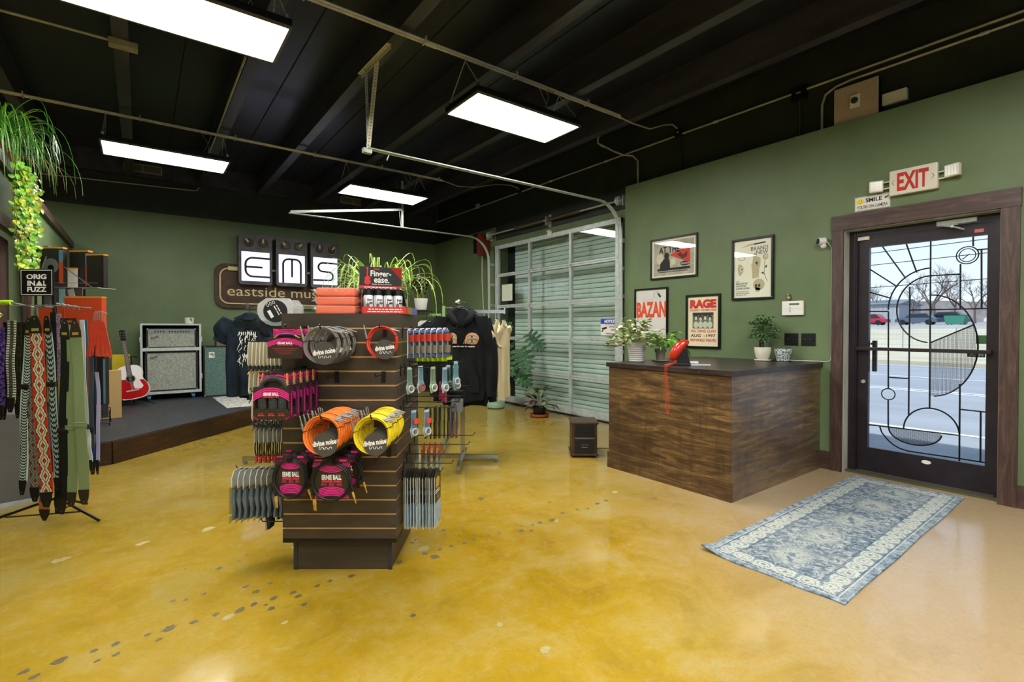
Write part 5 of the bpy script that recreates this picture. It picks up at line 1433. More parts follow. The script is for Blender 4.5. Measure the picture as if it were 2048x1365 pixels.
# exit sign
t = thing('exit_sign', 'white emergency EXIT sign with red letters and a square lamp head at each end', 'exit sign', W(1.338, 2.612, 0.001), -PI / 2)
b = B(); b.bbox(-0.165, 0.165, -0.055, 0, -0.108, 0.108, 0.012); put('housing', b, M_CREAMP, t)
b = B(); addtext(b, 'EXIT', 0, -0.0560, 0.0, 0.215, 0.155, bold=.035); put('red_letters', b, mat('exit_red', '#B5281E', .4), t)
b = B()
for s in (-1, 1): b.tube([(s * 0.128, -0.0565, 0.022), (s * 0.142, -0.0565, 0.0), (s * 0.128, -0.0565, -0.022)], 0.003, 4)
put('chevron', b, mat('chevron_grey', '#8E9086', .5), t)
for s in (-1, 1):
    b = B(); b.bbox(-0.052, 0.052, -0.03, 0.012, -0.05, 0.05, 0.01); hd_ = put('lamp_head', b, M_CREAMP, t, loc=(s * 0.262, -0.045, -0.005 if s < 0 else 0.012), rz=R(-18 * s))
    b = B()
    for i in range(4):
        for j in range(4): b.box(-0.04 + i * .0205, -0.0225 + i * .0205, -0.033, -0.029, -0.038 + j * .0195, -0.0215 + j * .0195)
    put('lamp_lens', b, mat('lens_facets', '#D8D8D0', .15), hd_)
    b = B(); b.box(s * 0.16, s * 0.225, -0.035, -0.02, -0.035, -0.025); b.box(s * 0.16, s * 0.225, -0.035, -0.02, 0.02, 0.03); put('lamp_arm', b, M_CREAMP, t)
b = B(); b.lathe([(0.004, -0.0558), (0, -0.0565)], 10, (0.158, 0, -0.085), 'y'); put('indicator_light', b, mat('indicator_red', '#E03020', .4, emit=2), t)
# smile sign
t = thing('camera_notice_sign', 'small white sign reading SMILE YOU\'RE ON CAMERA with a yellow smiley', 'sign', W(1.642, 2.488, 0.0012), -PI / 2)
b = B(); b.bbox(-0.135, 0.135, -0.004, 0, -0.062, 0.066, 0.0015); put('plate', b, M_WHITEP, t)
b = B(); addtext(b, 'SMILE', 0.012, -0.0046, 0.026, 0.125, 0.036, bold=.03); addtext(b, "YOU'RE ON CAMERA", 0, -0.0046, -0.030, 0.235, 0.030, bold=.01)
for q in ((-0.128, 0.128, 0.058, 0.0595), (-0.128, 0.128, -0.0565, -0.055), (-0.128, -0.1265, -0.055, 0.058), (0.1265, 0.128, -0.055, 0.058)): sq(b, *q, -0.0045)
poly(b, [(0.09, 0.03), (0.122, 0.042), (0.124, 0.034), (0.10, 0.018)], -0.0045); put('lettering', b, M_INK, t)
b = B(); ell(b, -0.092, 0.022, 0.030, 0.025, y=-0.0046); put('smiley', b, mat('smiley_yellow', '#E8CE20', .5), t)
b = B(); ell(b, -0.102, 0.030, 0.003, 0.004, y=-0.005); ell(b, -0.082, 0.030, 0.003, 0.004, y=-0.005); b.tube([(-0.108, -0.005, 0.016), (-0.092, -0.005, 0.006), (-0.076, -0.005, 0.016)], 0.0012, 4); put('smiley_face', b, M_INK, t)
# camera, keypad, ornament, plates, sensor
t = thing('security_camera', 'small round white security camera with a black lens beside the door casing', 'camera', W(2.045, 2.18, 0.001), -PI / 2)
b = B(); b.ball((0.02, -0.035, -0.035), 0.026, 14); put('base', b, M_WHITEP, t, smooth=60)
b = B(); b.cyl((0.03, -0.03, 0.012), (-0.012, -0.075, 0.008), 0.034, 18); bd = put('camera_body', b, M_WHITEP, t, smooth=40)
b = B(); b.cyl((-0.012, -0.075, 0.008), (-0.0145, -0.0775, 0.008), 0.029, 18); put('lens_face', b, mat('lens_black', '#0C1414', .12), bd)
b = B(); b.cyl((-0.016, -0.079, 0.016), (-0.0165, -0.0795, 0.016), 0.006, 10); put('lens_glint', b, mat('lens_teal', '#1F7A66', .2), bd)
b = B(); b.tube([(XW - 0.03, 2.02, 2.185), (XW - 0.028, 1.992, 2.175), (XW - 0.012, 1.968, 2.13), (XW - 0.006, 1.962, 2.07), (XW - 0.006, 1.965, 1.7), (XW - 0.006, 1.962, 1.1), (XW - 0.008, 1.968, 1.045), (XW - 0.01, 2.0, 1.03), (XW - 0.012, 2.08, 1.033), (XW - 0.03, 2.25, 1.031), (XW - 0.04, 2.32, 1.031)], 0.0035, 6)
put('camera_cable', b, M_WHITEP, label='white cable running down beside the door casing onto the counter top', cat='cable', smooth=60)
t = thing('alarm_keypad', 'white alarm keypad with a small grey display above the counter', 'keypad', W(2.308, 1.558, 0.001), -PI / 2)
b = B(); b.bbox(-0.102, 0.102, -0.028, 0, -0.072, 0.072, 0.006); put('housing', b, M_WHITEP, t)
b = B(); b.box(-0.03, 0.065, -0.0288, -0.027, 0.030, 0.050); put('display', b, mat('lcd_grey', '#5E6A5C', .3), t)
for k in range(4):
    b = B(); b.box(-0.03, -0.014, -0.030, -0.027, 0.002 - k * 0.014, 0.009 - k * 0.014); put('key', b, mat('key_green', '#7E9080', .5), t)
b = B(); b.box(-0.10, 0.10, -0.0285, -0.027, -0.006, -0.0045); put('flap_seam', b, mat('seam_grey', '#8A8A84', .5), t)
t = thing('brass_ornament', 'tiny brass figure ornament fixed above the keypad', 'ornament', W(2.352, 1.66, 0.001), -PI / 2)
b = B(); b.ball((0, -0.02, 0.035), 0.016, 10, (1, 1, 1.15)); b.ball((0.002, -0.018, 0.0), 0.02, 10, (1, .8, 1.3)); b.ball((-0.01, -0.02, 0.045), 0.008, 8); b.box(-0.008, 0.008, -0.016, 0, -0.03, -0.01)
put('figure', b, noisy('aged_brass', '#7C7250', '#A89C70', 60, .35, metal=.6), t, smooth=60)
for i, (y, lab) in enumerate(((2.325, 'black wall plate with two chrome toggles, under the keypad'), (2.165, 'black wall plate with two chrome toggles, nearer the exit door'))):
    t = thing('switch_plate', lab, 'switch', W(y, 1.243, 0.001), -PI / 2)
    b = B(); b.bbox(-0.066, 0.066, -0.007, 0, -0.062, 0.062, 0.002); put('plate', b, M_BLACKP, t)
    for x in (-0.024, 0.024):
        b = B(); b.bbox(x - 0.010, x + 0.010, -0.009, -0.006, -0.022, 0.022, 0.001); b.box(x - 0.004, x + 0.004, -0.018, -0.008, -0.002, 0.006); put('toggle', b, M_BLACKM, t)
        b = B(); b.box(x - 0.005, x + 0.005, -0.0195, -0.018, -0.001, 0.005); put('toggle_tip', b, M_STEEL, t)
t = thing('wall_sensor', 'tiny white sensor box in the far back corner of the room', 'sensor', (5.33, YB - 0.001, 2.30), 0)
b = B(); b.bbox(-0.035, 0.035, -0.03, 0, -0.05, 0.05, 0.004); put('housing', b, M_WHITEP, t)
# notice on the garage glass
t = thing('notice_sign', 'blue and white NOTICE 24 hour video surveillance sticker on the garage glass', 'sign', (5.352, 4.825, 1.375), -PI / 2)
b = B(); b.box(-0.178, 0.178, 0, 0.003, -0.125, 0.125); put('sheet', b, M_WHITEP, t)
b = B(); b.box(-0.17, 0.17, -0.001, 0, 0.045, 0.117); put('blue_band', b, mat('notice_blue', '#173E9E', .45), t)
b = B(); addtext(b, 'NOTICE', 0, -0.0016, 0.082, 0.20, 0.046, bold=.03, shear=.25); put('white_lettering', b, M_LET, t)
b = B(); addtext(b, '24 HOUR', 0.07, -0.001, 0.004, 0.16, 0.026, bold=.02); addtext(b, 'VIDEO', 0.075, -0.001, -0.042, 0.11, 0.026, bold=.02); addtext(b, 'SURVEILLANCE', 0.04, -0.001, -0.095, 0.22, 0.024, bold=.01); addtext(b, 'THIS AREA IS UNDER', 0.02, -0.001, 0.032, 0.22, 0.014)
poly(b, [(-0.155, -0.015), (-0.06, 0.005), (-0.045, -0.02), (-0.13, -0.045)], -0.001); poly(b, [(-0.15, -0.05), (-0.13, -0.04), (-0.12, -0.065), (-0.155, -0.075)], -0.001)
for q in ((-0.175, 0.175, 0.121, 0.124), (-0.175, 0.175, -0.124, -0.121), (-0.175, -0.172, -0.12, 0.12), (0.172, 0.175, -0.12, 0.12)): sq(b, *q, -0.001)
put('black_lettering', b, M_INK, t)
b = B(); b.box(-0.16, 0.16, 0, 0.003, -0.15, 0.15)
put('paper_notice', b, mat('notice_paper', '#B9BCA8', .6), loc=(5.352, 7.30, 2.01), rz=-PI / 2, label='plain cream paper square taped inside the far pane of the garage door', cat='paper')

# ================================================================ counter
M_CNT = wood('counter_wood', '#2E2014', '#5E472B', '#927344', scale=2.4, axis='x', blotch='#3A2C26', grain=20, rough=0.36)
M_CNT.node_tree.nodes['Principled BSDF'].inputs['Coat Weight'].default_value = 1.0
M_CNT.node_tree.nodes['Principled BSDF'].inputs['Coat Roughness'].default_value = 0.38
M_CNTY = wood('counter_wood_y', '#2E2014', '#5E472B', '#927344', scale=2.4, axis='y', blotch='#33261C', grain=20, rough=0.42)
for mm in (M_CNT, M_CNTY):
    n = N(mm); lk = n.p.inputs['Base Color'].links[0].from_socket; s_ = n.noise(n.coord((9, 9, 1.3)), 1.6, 4, .6, .4)
    n.base(n.mix(n.ramp(s_, [(.52, '#000000'), (.68, '#9A9A9A')]), lk, '#1E1510'))
M_CTOP = wood('counter_top_wood', '#1B1514', '#2E2522', '#45383A', axis='y', rough=0.35)
t = thing('reception_counter', 'brown stained plank reception counter standing against the exit wall', 'counter', (3.66, 2.055, 0))
X1, Y1 = XW - 0.005 - 3.66, 1.25
b = B(); b.box(0.012, X1, 0.012, Y1 - 0.01, 0.15, 0.98); put('carcass', b, M_CNTY, t)
b = B(); b.box(0.0, 0.012, 0.0, Y1, 0.12, 0.98); put('front_panel', b, M_CNTY, t)
b = B(); b.box(0.012, X1, 0.0, 0.012, 0.12, 0.98); put('side_panel', b, M_CNT, t)
b = B(); b.box(-0.018, 0.0, -0.018, Y1 + 0.005, 0, 0.155); put('base_board', b, M_CNTY, t)
b = B(); b.box(0.0, X1, -0.018, 0.0, 0, 0.155); put('base_board', b, M_CNT, t)
b = B(); b.bbox(-0.022, X1 + 0.003, -0.022, Y1 + 0.02, 0.98, 1.022, 0.003); put('counter_top', b, M_CTOP, t)
b = B()
for (x, y0) in ((-0.0226, 0.26), (-0.0226, 0.80), (-0.0226, 1.1)): b.ball((x, y0, 1.0), 0.004, 6)
for (x, y0) in ((0.5, -0.0226), (1.1, -0.0226)): b.ball((x, y0, 1.0), 0.004, 6)
put('screw_head', b, M_STEEL, t)
CT = 1.0225
# telephone (without the figure that stood on it)
t = thing('novelty_telephone', 'red handset telephone leaning on its black cradle with a wide flat base', 'telephone', (3.955, 2.635, CT), R(-50))
b = B(); b.bbox(-0.155, 0.185, -0.085, 0.10, 0, 0.018, 0.006); put('base', b, M_BLACKP, t)
b = B(); b.bbox(0.02, 0.185, -0.089, -0.086, 0.001, 0.016, 0.001); put('base_trim', b, mat('silver_trim', '#B4B8C4', .3), t)
b = B(); b.prism([(-0.12, 0.018), (0.02, 0.018), (-0.005, 0.15), (-0.035, 0.15)], -0.03, 0.03, 'y'); put('cradle', b, M_BLACKP, t)
b = B(); b.bbox(0.015, 0.085, -0.075, -0.02, 0.018, 0.038, 0.005); put('cradle_rest', b, M_WHITEP, t)
b = B(); hp = [(-0.135, -0.045, 0.045), (-0.128, -0.05, 0.075), (-0.105, -0.052, 0.12), (-0.075, -0.05, 0.165), (-0.035, -0.045, 0.20), (0.005, -0.04, 0.212)]
b.tube(hp, [0.026, 0.040, 0.046, 0.045, 0.036, 0.016], 14)
put('handset', b, mat('handset_red', '#B82A16', .18, coat=.5), t, smooth=70)
ct = [Vector((-0.13, -0.055, 0.045))]
b = B(); path = [Vector((3.835, 2.70, CT + 0.05)), Vector((3.80, 2.64, CT + 0.03)), Vector((3.70, 2.625, CT + 0.012)), Vector((3.630, 2.618, CT + 0.006)), Vector((3.622, 2.615, 0.95)), Vector((3.622, 2.60, 0.80)), Vector((3.622, 2.592, 0.66)), Vector((3.622, 2.605, 0.615)), Vector((3.622, 2.622, 0.66)), Vector((3.622, 2.618, 0.80)), Vector((3.622, 2.632, 0.95)), Vector((3.628, 2.638, CT + 0.008)), Vector((3.70, 2.66, CT + 0.008)), Vector((3.80, 2.70, CT + 0.01))]
seg = []; 
for i in range(len(path) - 1):
    m_ = max(2, int((path[i + 1] - path[i]).length / 0.0035))
    seg += [path[i].lerp(path[i + 1], k / m_) for k in range(m_)]
pts = []
for i, p_ in enumerate(seg):
    a = i * 1.25; tg_ = (seg[min(i + 1, len(seg) - 1)] - seg[max(i - 1, 0)]).normalized(); s1 = tg_.cross(Vector((1, 0.1, 0.05))).normalized(); s2 = tg_.cross(s1)
    rr_ = 0.0075 if seg[i].x > 3.64 or True else 0
    pts.append(p_ + s1 * rr_ * math.cos(a) + s2 * rr_ * math.sin(a) + Vector((0, 0, 0.004 if p_.x > 3.63 else 0)))
b.tube(pts, 0.0019, 4); put('coiled_cord', b, mat('cord_red', '#C43A22', .35), label='red coiled telephone cord looping down the counter front', cat='cord', smooth=60)
b = B(); b.lathe([(0.012, 0), (0.014, 0.004), (0.016, 0.025), (0.013, 0.025), (0.011, 0.005), (0, 0.005)], 14)
put('glass_votive', b, mat('frosted_votive', '#B9AF9C', .2, alpha=.7), loc=(4.03, 3.19, CT), label='tiny clear glass votive between two plant pots on the counter', cat='votive', smooth=40)

# ================================================================ rug
def rug_mat():
    m = mat('vintage_rug', '#8A9AA6', 0.95, spec=0.1); n = N(m); v = n.coord()
    s = n.new('SeparateXYZ'); n.link(v, s.inputs[0])
    ax = n.math('ABSOLUTE', s.outputs[0]); ay = n.math('ABSOLUTE', s.outputs[1])
    ex = n.math('SUBTRACT', RL / 2, ax); ey = n.math('SUBTRACT', RW / 2, ay)
    e = n.math('MINIMUM', ex, ey)
    worn = n.noise(v, 22, 8, 0.8, 0.3); fine = n.noise(v, 150, 3, 0.7); big = n.noise(v, 3.2, 6, 0.7, 0.5)
    vo = n.new('TexVoronoi', feature='SMOOTH_F1'); vo.inputs['Scale'].default_value = 9; n.link(n.coord((1, 1, 1)), vo.inputs['Vector'])
    rings = n.math('SINE', n.math('MULTIPLY', vo.outputs['Distance'], 46))
    field = n.ramp(n.math('ADD', n.math('MULTIPLY', worn, 0.9), n.math('MULTIPLY', rings, 0.035)), [(0.36, '#3E5566'), (0.43, '#66767F'), (0.47, '#858D92'), (0.54, '#A9ADA8')])
    # row of medallions down the middle
    mx = n.math('SUBTRACT', n.math('FRACT', n.math('ADD', n.math('MULTIPLY', s.outputs[0], 2.2), 0.5)), 0.5)
    d2_ = n.math('ADD', n.math('POWER', n.math('MULTIPLY', mx, 1.5), 2), n.math('POWER', n.math('MULTIPLY', s.outputs[1], 5.2), 2))
    med = n.math('ADD', n.math('SQRT', d2_), n.math('MULTIPLY', n.math('SUBTRACT', worn, 0.5), 2.2))
    mmask = n.ramp(med, [(0.36, '#FFFFFF'), (0.46, '#000000')])
    medc = n.ramp(n.math('ADD', med, n.math('MULTIPLY', rings, 0.05)), [(0.10, '#6A7A84'), (0.18, '#C4C4B0'), (0.34, '#A9AEA6'), (0.42, '#B8BCB0')])
    field = n.mix(n.math('MULTIPLY', mmask, 0.6), field, medc)
    # border motifs
    along = n.new('Mix', data_type='FLOAT'); n.link(n.math('GREATER_THAN', ex, ey), along.inputs[0]); n.link(s.outputs[1], along.inputs[2]); n.link(s.outputs[0], along.inputs[3])
    al = n.math('SUBTRACT', n.math('FRACT', n.math('MULTIPLY', along.outputs[0], 8.5)), 0.5)
    ec = n.math('SUBTRACT', e, 0.105)
    rr_ = n.math('SQRT', n.math('ADD', n.math('POWER', n.math('MULTIPLY', al, 0.95), 2), n.math('POWER', n.math('MULTIPLY', ec, 9.5), 2)))
    mot = n.math('ADD', rr_, n.math('MULTIPLY', n.math('SUBTRACT', worn, 0.5), 0.9))
    bordc = n.ramp(mot, [(0.06, '#6A7A84'), (0.12, '#B4B6A6'), (0.24, '#BCBDAE'), (0.29, '#52687A'), (0.34, '#BCBEB2'), (0.46, '#B0B4AC'), (0.52, '#6E7E8A')])
    band = n.ramp(e, [(0.0, '#5F7484'), (0.045, '#7C8A94')], 'CONSTANT')
    inb = n.math('MULTIPLY', n.math('GREATER_THAN', e, 0.052), n.math('LESS_THAN', e, 0.158))
    outer = n.math('LESS_THAN', e, 0.052)
    l1 = n.math('LESS_THAN', n.math('ABSOLUTE', n.math('SUBTRACT', e, 0.054)), 0.006)
    l2 = n.math('LESS_THAN', n.math('ABSOLUTE', n.math('SUBTRACT', e, 0.162)), 0.007)
    l3 = n.math('LESS_THAN', n.math('ABSOLUTE', n.math('SUBTRACT', e, 0.044)), 0.004)
    spk = n.ramp(worn, [(0.40, '#3E5364'), (0.5, '#7F8D98'), (0.6, '#A3ABB0')])
    c = n.mix(inb, field, bordc); c = n.mix(outer, c, spk)
    dash = n.math('GREATER_THAN', n.math('SINE', n.math('MULTIPLY', along.outputs[0], 260)), -0.35)
    c = n.mix(n.math('MULTIPLY', n.math('MULTIPLY', l1, dash), 0.8), c, '#2E485C'); c = n.mix(n.math('MULTIPLY', n.math('MULTIPLY', l2, dash), 0.75), c, '#2E485C'); c = n.mix(n.math('MULTIPLY', l3, 0.6), c, '#C4C6BA')
    c = n.mix(n.ramp(fine, [(0.42, '#A0A0A0'), (0.54, '#000000')]), c, '#4A5A68')
    c = n.mix(n.math('MULTIPLY', n.ramp(big, [(0.45, '#000000'), (0.7, '#FFFFFF')]), 0.25), c, '#B8B6A8')
    n.base(c); n.bump(fine, 0.5, 0.003)
    return m
RL, RW = 2.50, 0.765
b = B(); nx, ny = 60, 20; vs = []
for top in (1, 0):
    for i in range(nx + 1):
        for j in range(ny + 1):
            x = -RL / 2 + RL * i / nx; y = -RW / 2 + RW * j / ny
            cu = max(0, 1 - math.hypot(i / 3.2, (ny - j) / 3.2)) * 0.03
            z = 0.001 + top * 0.007 + cu + 0.0015 * math.sin(i * .7) * math.sin(j * .9) * top
            vs.append((x + 0.006 * math.sin(j * .8), y + 0.003 * math.sin(i * .25), z))
q = (nx + 1) * (ny + 1); fs = []
for i in range(nx):
    for j in range(ny):
        a = i * (ny + 1) + j; fs.append((a, a + ny + 1, a + ny + 2, a + 1)); fs.append((q + a, q + a + 1, q + a + ny + 2, q + a + ny + 1))
for i in range(nx):
    a = i * (ny + 1); fs.append((a, q + a, q + a + ny + 1, a + ny + 1)); a += ny; fs.append((a, a + ny + 1, q + a + ny + 1, q + a))
for j in range(ny):
    a = j; fs.append((a, a + 1, q + a + 1, q + a)); a = nx * (ny + 1) + j; fs.append((a, q + a, q + a + 1, a + 1))
b.add(vs, fs)
put('runner_rug', b, rug_mat(), loc=(3.975, 1.345, 0), rz=R(0.8), label='faded blue and cream patterned runner rug leading to the exit door', cat='rug', smooth=40)

# ================================================================ heater
t = thing('space_heater', 'dark wooden cabinet space heater on the floor beside the counter', 'heater', (3.80, 3.80, 0), R(-39))
M_HW = wood('heater_walnut', '#241509', '#3A2412', '#52361C', axis='z', rough=0.35)
fw_, fd_ = 0.136, 0.16
b = B(); b.box(-fw_ + .006, fw_ - .006, -fd_ + 0.012, fd_, 0.03, 0.352); put('cabinet', b, M_HW, t)
b = B(); b.bbox(-fw_ - 0.008, fw_ + 0.008, -fd_ - 0.012, fd_ + 0.006, 0.352, 0.372, 0.004); put('top_board', b, M_HW, t)
b = B(); b.bbox(-fw_ - 0.008, fw_ + 0.008, -fd_ - 0.012, fd_ + 0.006, 0.022, 0.044, 0.004); put('base_board', b, M_HW, t)
b = B(); b.box(-fw_ + .006, -fw_ + .032, -fd_, -fd_ + 0.012, 0.044, 0.352); b.box(fw_ - .032, fw_ - .006, -fd_, -fd_ + 0.012, 0.044, 0.352); put('front_stile', b, M_HW, t)
b = B(); b.box(-fw_ + .032, fw_ - .032, -fd_ + 0.004, -fd_ + 0.013, 0.215, 0.335)
for k in range(7): b.box(-fw_ + .04, fw_ - .04, -fd_ - 0.001, -fd_ + 0.006, 0.226 + k * .014, 0.232 + k * .014)
put('grille', b, M_BLACKP, t)
b = B(); b.bbox(-fw_ + .032, fw_ - .032, -fd_ - 0.012, -fd_ + 0.010, 0.196, 0.212, 0.004); put('control_ledge', b, mat('ledge_grey', '#4A4A48', .3), t)
b = B(); b.box(-fw_ + .032, fw_ - .032, -fd_ + 0.001, -fd_ + 0.012, 0.05, 0.196); cp = put('control_panel', b, mat('panel_gloss_black', '#0B0B0C', .12), t)
b = B()
for k in range(4): b.lathe([(0.005, -fd_ + 0.0), (0, -fd_ + 0.0)], 10, (-0.036 + .024 * k, 0, 0.135), 'y')
b.box(-0.03, 0.03, -fd_ + 0.0, -fd_ + 0.0012, 0.108, 0.112); put('panel_marks', b, mat('panel_marks', '#8E8E88', .5), cp)
for sx_ in (-1, 1):
    for sy_ in (-1, 1):
        b = B(); b.cyl((sx_ * .11, sy_ * .13, 0), (sx_ * .11, sy_ * .13, 0.024), 0.014, 10); put('foot', b, M_BLACKP, t)
b = B(); b.tube([(3.98, 3.86, 0.07), (4.02, 3.88, 0.03), (4.1, 3.86, 0.008), (4.25, 3.75, 0.006), (4.35, 3.55, 0.006), (4.42, 3.35, 0.006)], 0.004, 6)
put('heater_cord', b, M_BLACKP, label='thin black power cord on the floor between heater and counter', cat='cord', smooth=50)
# ================================================================ garments and clothes racks
def cloth(name, c1, c2, rough=0.85):
    if name in MATS: return MATS[name]
    m = noisy(name, c1, c2, 5, rough, spec=0.15, stretch=(3, 3, .6)); n = N(m); n.bump(n.noise(n.coord(), 260, 2, 0.6), 0.25, 0.002); return m
M_BLACKC = cloth('black_cotton', '#101113', '#1B1D20')
M_NAVYC = cloth('dark_navy_cotton', '#10171E', '#1E2A33'); M_TEALC = cloth('teal_cotton', '#1E3038', '#2C424A'); M_CREAMC = cloth('cream_cotton', '#B9AC86', '#D2C8A4'); M_WHITEC = cloth('white_cotton', '#BDB9AC', '#D8D5C8')
M_HANG = mat('black_hanger', '#0D0E10', 0.35)

def garment(name, label, cat, loc, rz, m, w, h, dep, sleeve, group=None, hood=False, seed=0, print_fn=None, nfold=5, hook_h=0.075):
    """a garment hanging by its shoulders: x across, z up from the hem line (shoulders at z = 0), one closed surface per part"""
    t = thing(name, label, cat, loc, rz, group)
    rr = random.Random(seed)
    ph = [rr.uniform(0, 6.3) for _ in range(8)]
    seg = 40; rows = 22; vs = []; fs = []
    for i in range(rows + 1):
        q = i / rows; z = -h * q
        hw_ = w / 2 * (0.30 + 0.70 * min(1, (q / 0.13)) ** 0.75) if q < 0.13 else w / 2 * (1.0 + 0.05 * math.sin(q * 3) + 0.04 * q)
        if hood and q > 0.93: hw_ *= 1 - 0.10 * (q - 0.93) / 0.07
        th = dep / 2 * (0.35 + 0.65 * min(1, q / 0.3)) 
        for k in range(seg):
            a = 2 * PI * k / seg
            ca, sa = math.cos(a), math.sin(a)
            x = hw_ * (abs(ca) ** 0.75) * (1 if ca > 0 else -1); y = th * (abs(sa) ** 0.8) * (1 if sa > 0 else -1)
            f = 0.010 * (0.15 + q) * (math.sin(x * 30 + ph[0] + q * 2) + 0.7 * math.sin(x * 55 + ph[1] - q * 3) + 0.5 * math.sin(z * 22 + x * 14 + ph[2]))
            y += f * (1 if sa > 0 else 1) * (dep / 0.1)
            zz = z + 0.035 * (1 - min(1, q / .10)) * (1 - abs(x) / (w / 2)) + 0.008 * math.sin(x * 25 + ph[3]) * q
            if q == 0: zz = z + 0.02
            vs.append((x, y, zz))
    for i in range(rows):
        for k in range(seg):
            l = (k + 1) % seg; fs.append((i * seg + l, i * seg + k, (i + 1) * seg + k, (i + 1) * seg + l))
    fs.append(tuple(range(seg))); fs.append(tuple(rows * seg + k for k in reversed(range(seg))))
    b = B(); b.add(vs, fs); bd = put('body', b, m, t, smooth=75)
    for s in (-1, 1):
        b = B(); p0 = Vector((s * w * 0.40, 0, -0.045)); n = 12; L = sleeve
        end = Vector((s * (w * 0.5 + (0.05 if hood else (0.07 if dep > .09 else 0.0))), 0.01 * s, -0.05 - L))
        vs = []; fs = []; sg = 16
        for i in range(n + 1):
            q = i / n
            c = p0.lerp(end, q) + Vector((s * 0.035 * math.sin(PI * min(1, q * 1.2)), 0.012 * math.sin(q * 6 + ph[4]), 0))
            rw = (0.085 if not hood else 0.075) * (1 - 0.30 * q) ; rd = dep * 0.36 * (1 - 0.25 * q)
            if hood and q > 0.9: rw *= 0.72; rd *= 0.8
            ax_ = (end - p0).normalized(); side = Vector((ax_.z, 0, -ax_.x)) if True else None
            for k in range(sg):
                a = 2 * PI * k / sg
                v_ = c + side * rw * math.cos(a) + Vector((0, 1, 0)) * (rd * math.sin(a) + 0.006 * math.sin(a * 3 + q * 14 + ph[5])); vs.append(v_)
        for i in range(n):
            for k in range(sg):
                l = (k + 1) % sg; fs.append((i * sg + k, i * sg + l, (i + 1) * sg + l, (i + 1) * sg + k))
        fs.append(tuple(n * sg + k for k in range(sg))); fs.append(tuple(reversed(range(sg))))
        b.add(vs, fs); put('sleeve', b, m, t, smooth=75)
    if hood:
        b = B()
        for s in (-1, 1):
            b.tube([(s * 0.095, 0.02, -0.005), (s * 0.10, -dep * .30, -0.03), (s * 0.065, -dep * .5, -0.09), (s * 0.012, -dep * .55, -0.135)], [0.030, 0.036, 0.034, 0.016], 10)
        b.tube([(-0.10, 0.02, -0.002), (-0.05, dep * .3, 0.012), (0.05, dep * .3, 0.012), (0.10, 0.02, -0.002)], [0.03, 0.036, 0.036, 0.03], 10)
        put('hood', b, m, t, smooth=80)
        b = B()
        for s in (-1, 1): b.tube([(s * 0.02, -dep * .60, -0.125), (s * 0.030, -dep * .66, -0.20), (s * 0.034, -dep * .64, -0.335 if s > 0 else -0.325)], 0.0042, 6)
        put('drawstring', b, M_BLACKC, t, smooth=60)
        b = B()
        vs = []; 
        for i, (x, z) in enumerate([(-0.12, -h * .60), (0.12, -h * .60), (0.165, -h * .78), (0.165, -h * .90), (-0.165, -h * .90), (-0.165, -h * .78)]): vs.append((x, -dep * .56, z))
        b.add(vs + [(x, y + 0.01, z) for x, y, z in vs], [(5, 4, 3, 2, 1, 0)] + [(i, (i + 1) % 6, 6 + (i + 1) % 6, 6 + i) for i in range(6)]); put('front_pocket', b, m, t)
        b = B(); b.ribbon([(-w * .47, -dep * .02, -h * .985), (w * .47, -dep * .02, -h * .985)], 0.012, 0.01, (0, 0, 1)); put('hem_band', b, m, t)
    else:
        b = B(); b.tube([(0.085 * math.cos(a), 0.0 + dep * .32 * math.sin(a), -0.012 - 0.03 * max(0, -math.sin(a))) for a in [2 * PI * k / 18 for k in range(18)]], 0.008, 6, closed=True); put('collar', b, m, t, smooth=60)
    if print_fn: print_fn(t, bd)
    hg = B(); hg.tube([(-w * .36, 0, -0.03), (-0.03, 0, 0.028), (0.03, 0, 0.028), (w * .36, 0, -0.03)], 0.006, 8)
    hg.tube([(0, 0, 0.028), (0, 0, 0.028 + hook_h * .35)] + [(0.018 - 0.018 * math.cos(R(a)), 0, 0.028 + hook_h * .55 + 0.02 * math.sin(R(a))) for a in range(0, 200, 30)], 0.003, 6)
    put('hanger', hg, M_HANG, t, smooth=60)
    return t

def hoodie_print(t, bd):
    y = -0.083
    b = B()
    ell(b, -0.085, -0.245, 0.052, 0.052, y=y); poly(b, [(-0.135, -0.26), (-0.13, -0.295), (-0.035, -0.295), (-0.035, -0.25)], y)
    poly(b, [(0.022, -0.295), (0.028, -0.275), (0.05, -0.235), (0.05, -0.295)], y); ell(b, 0.105, -0.248, 0.062, 0.054, y=y); poly(b, [(0.055, -0.25), (0.165, -0.25), (0.155, -0.285), (0.14, -0.30), (0.055, -0.295)], y)
    put('peach_print', b, mat('peach_print', '#C29069', .7), t)
    b = B()
    for cx, cz in ((-0.082, -0.232), (-0.082, -0.270), (0.105, -0.232), (0.105, -0.272)): ell(b, cx, cz, 0.036, 0.011, y=y - .0012)
    put('pale_print', b, mat('pale_print_fabric', '#A9A893', .7), t)
    b = B()
    for cx, cz in ((-0.080, -0.232), (-0.080, -0.270), (0.102, -0.232), (0.102, -0.272)):
        ell(b, cx, cz, 0.011, 0.010, y=y - .002); b.tube([(cx - .042, y - .002, cz), (cx - .02, y - .002, cz + .014), (cx + .02, y - .002, cz + .014), (cx + .042, y - .002, cz)], 0.0018, 4)
    put('dark_print', b, mat('grey_green_print', '#2C3A36', .7), t)
    b = B(); addtext(b, 'eastside music supply', 0.018, y, -0.322, 0.225, 0.018, bold=.02); b.tube([(-0.118 + 0.011 * math.cos(q), y, -0.318 + 0.011 * math.sin(q)) for q in [2 * PI * k / 14 for k in range(14)]], 0.0013, 4, closed=True)
    b.tube([(-0.124, y, -0.312), (-0.112, y, -0.325)], 0.0013, 4)
    put('white_lettering', b, M_LET, t)
TUBE = mat('chrome_square_tube', '#B8B8B4', 0.2, 0.95)
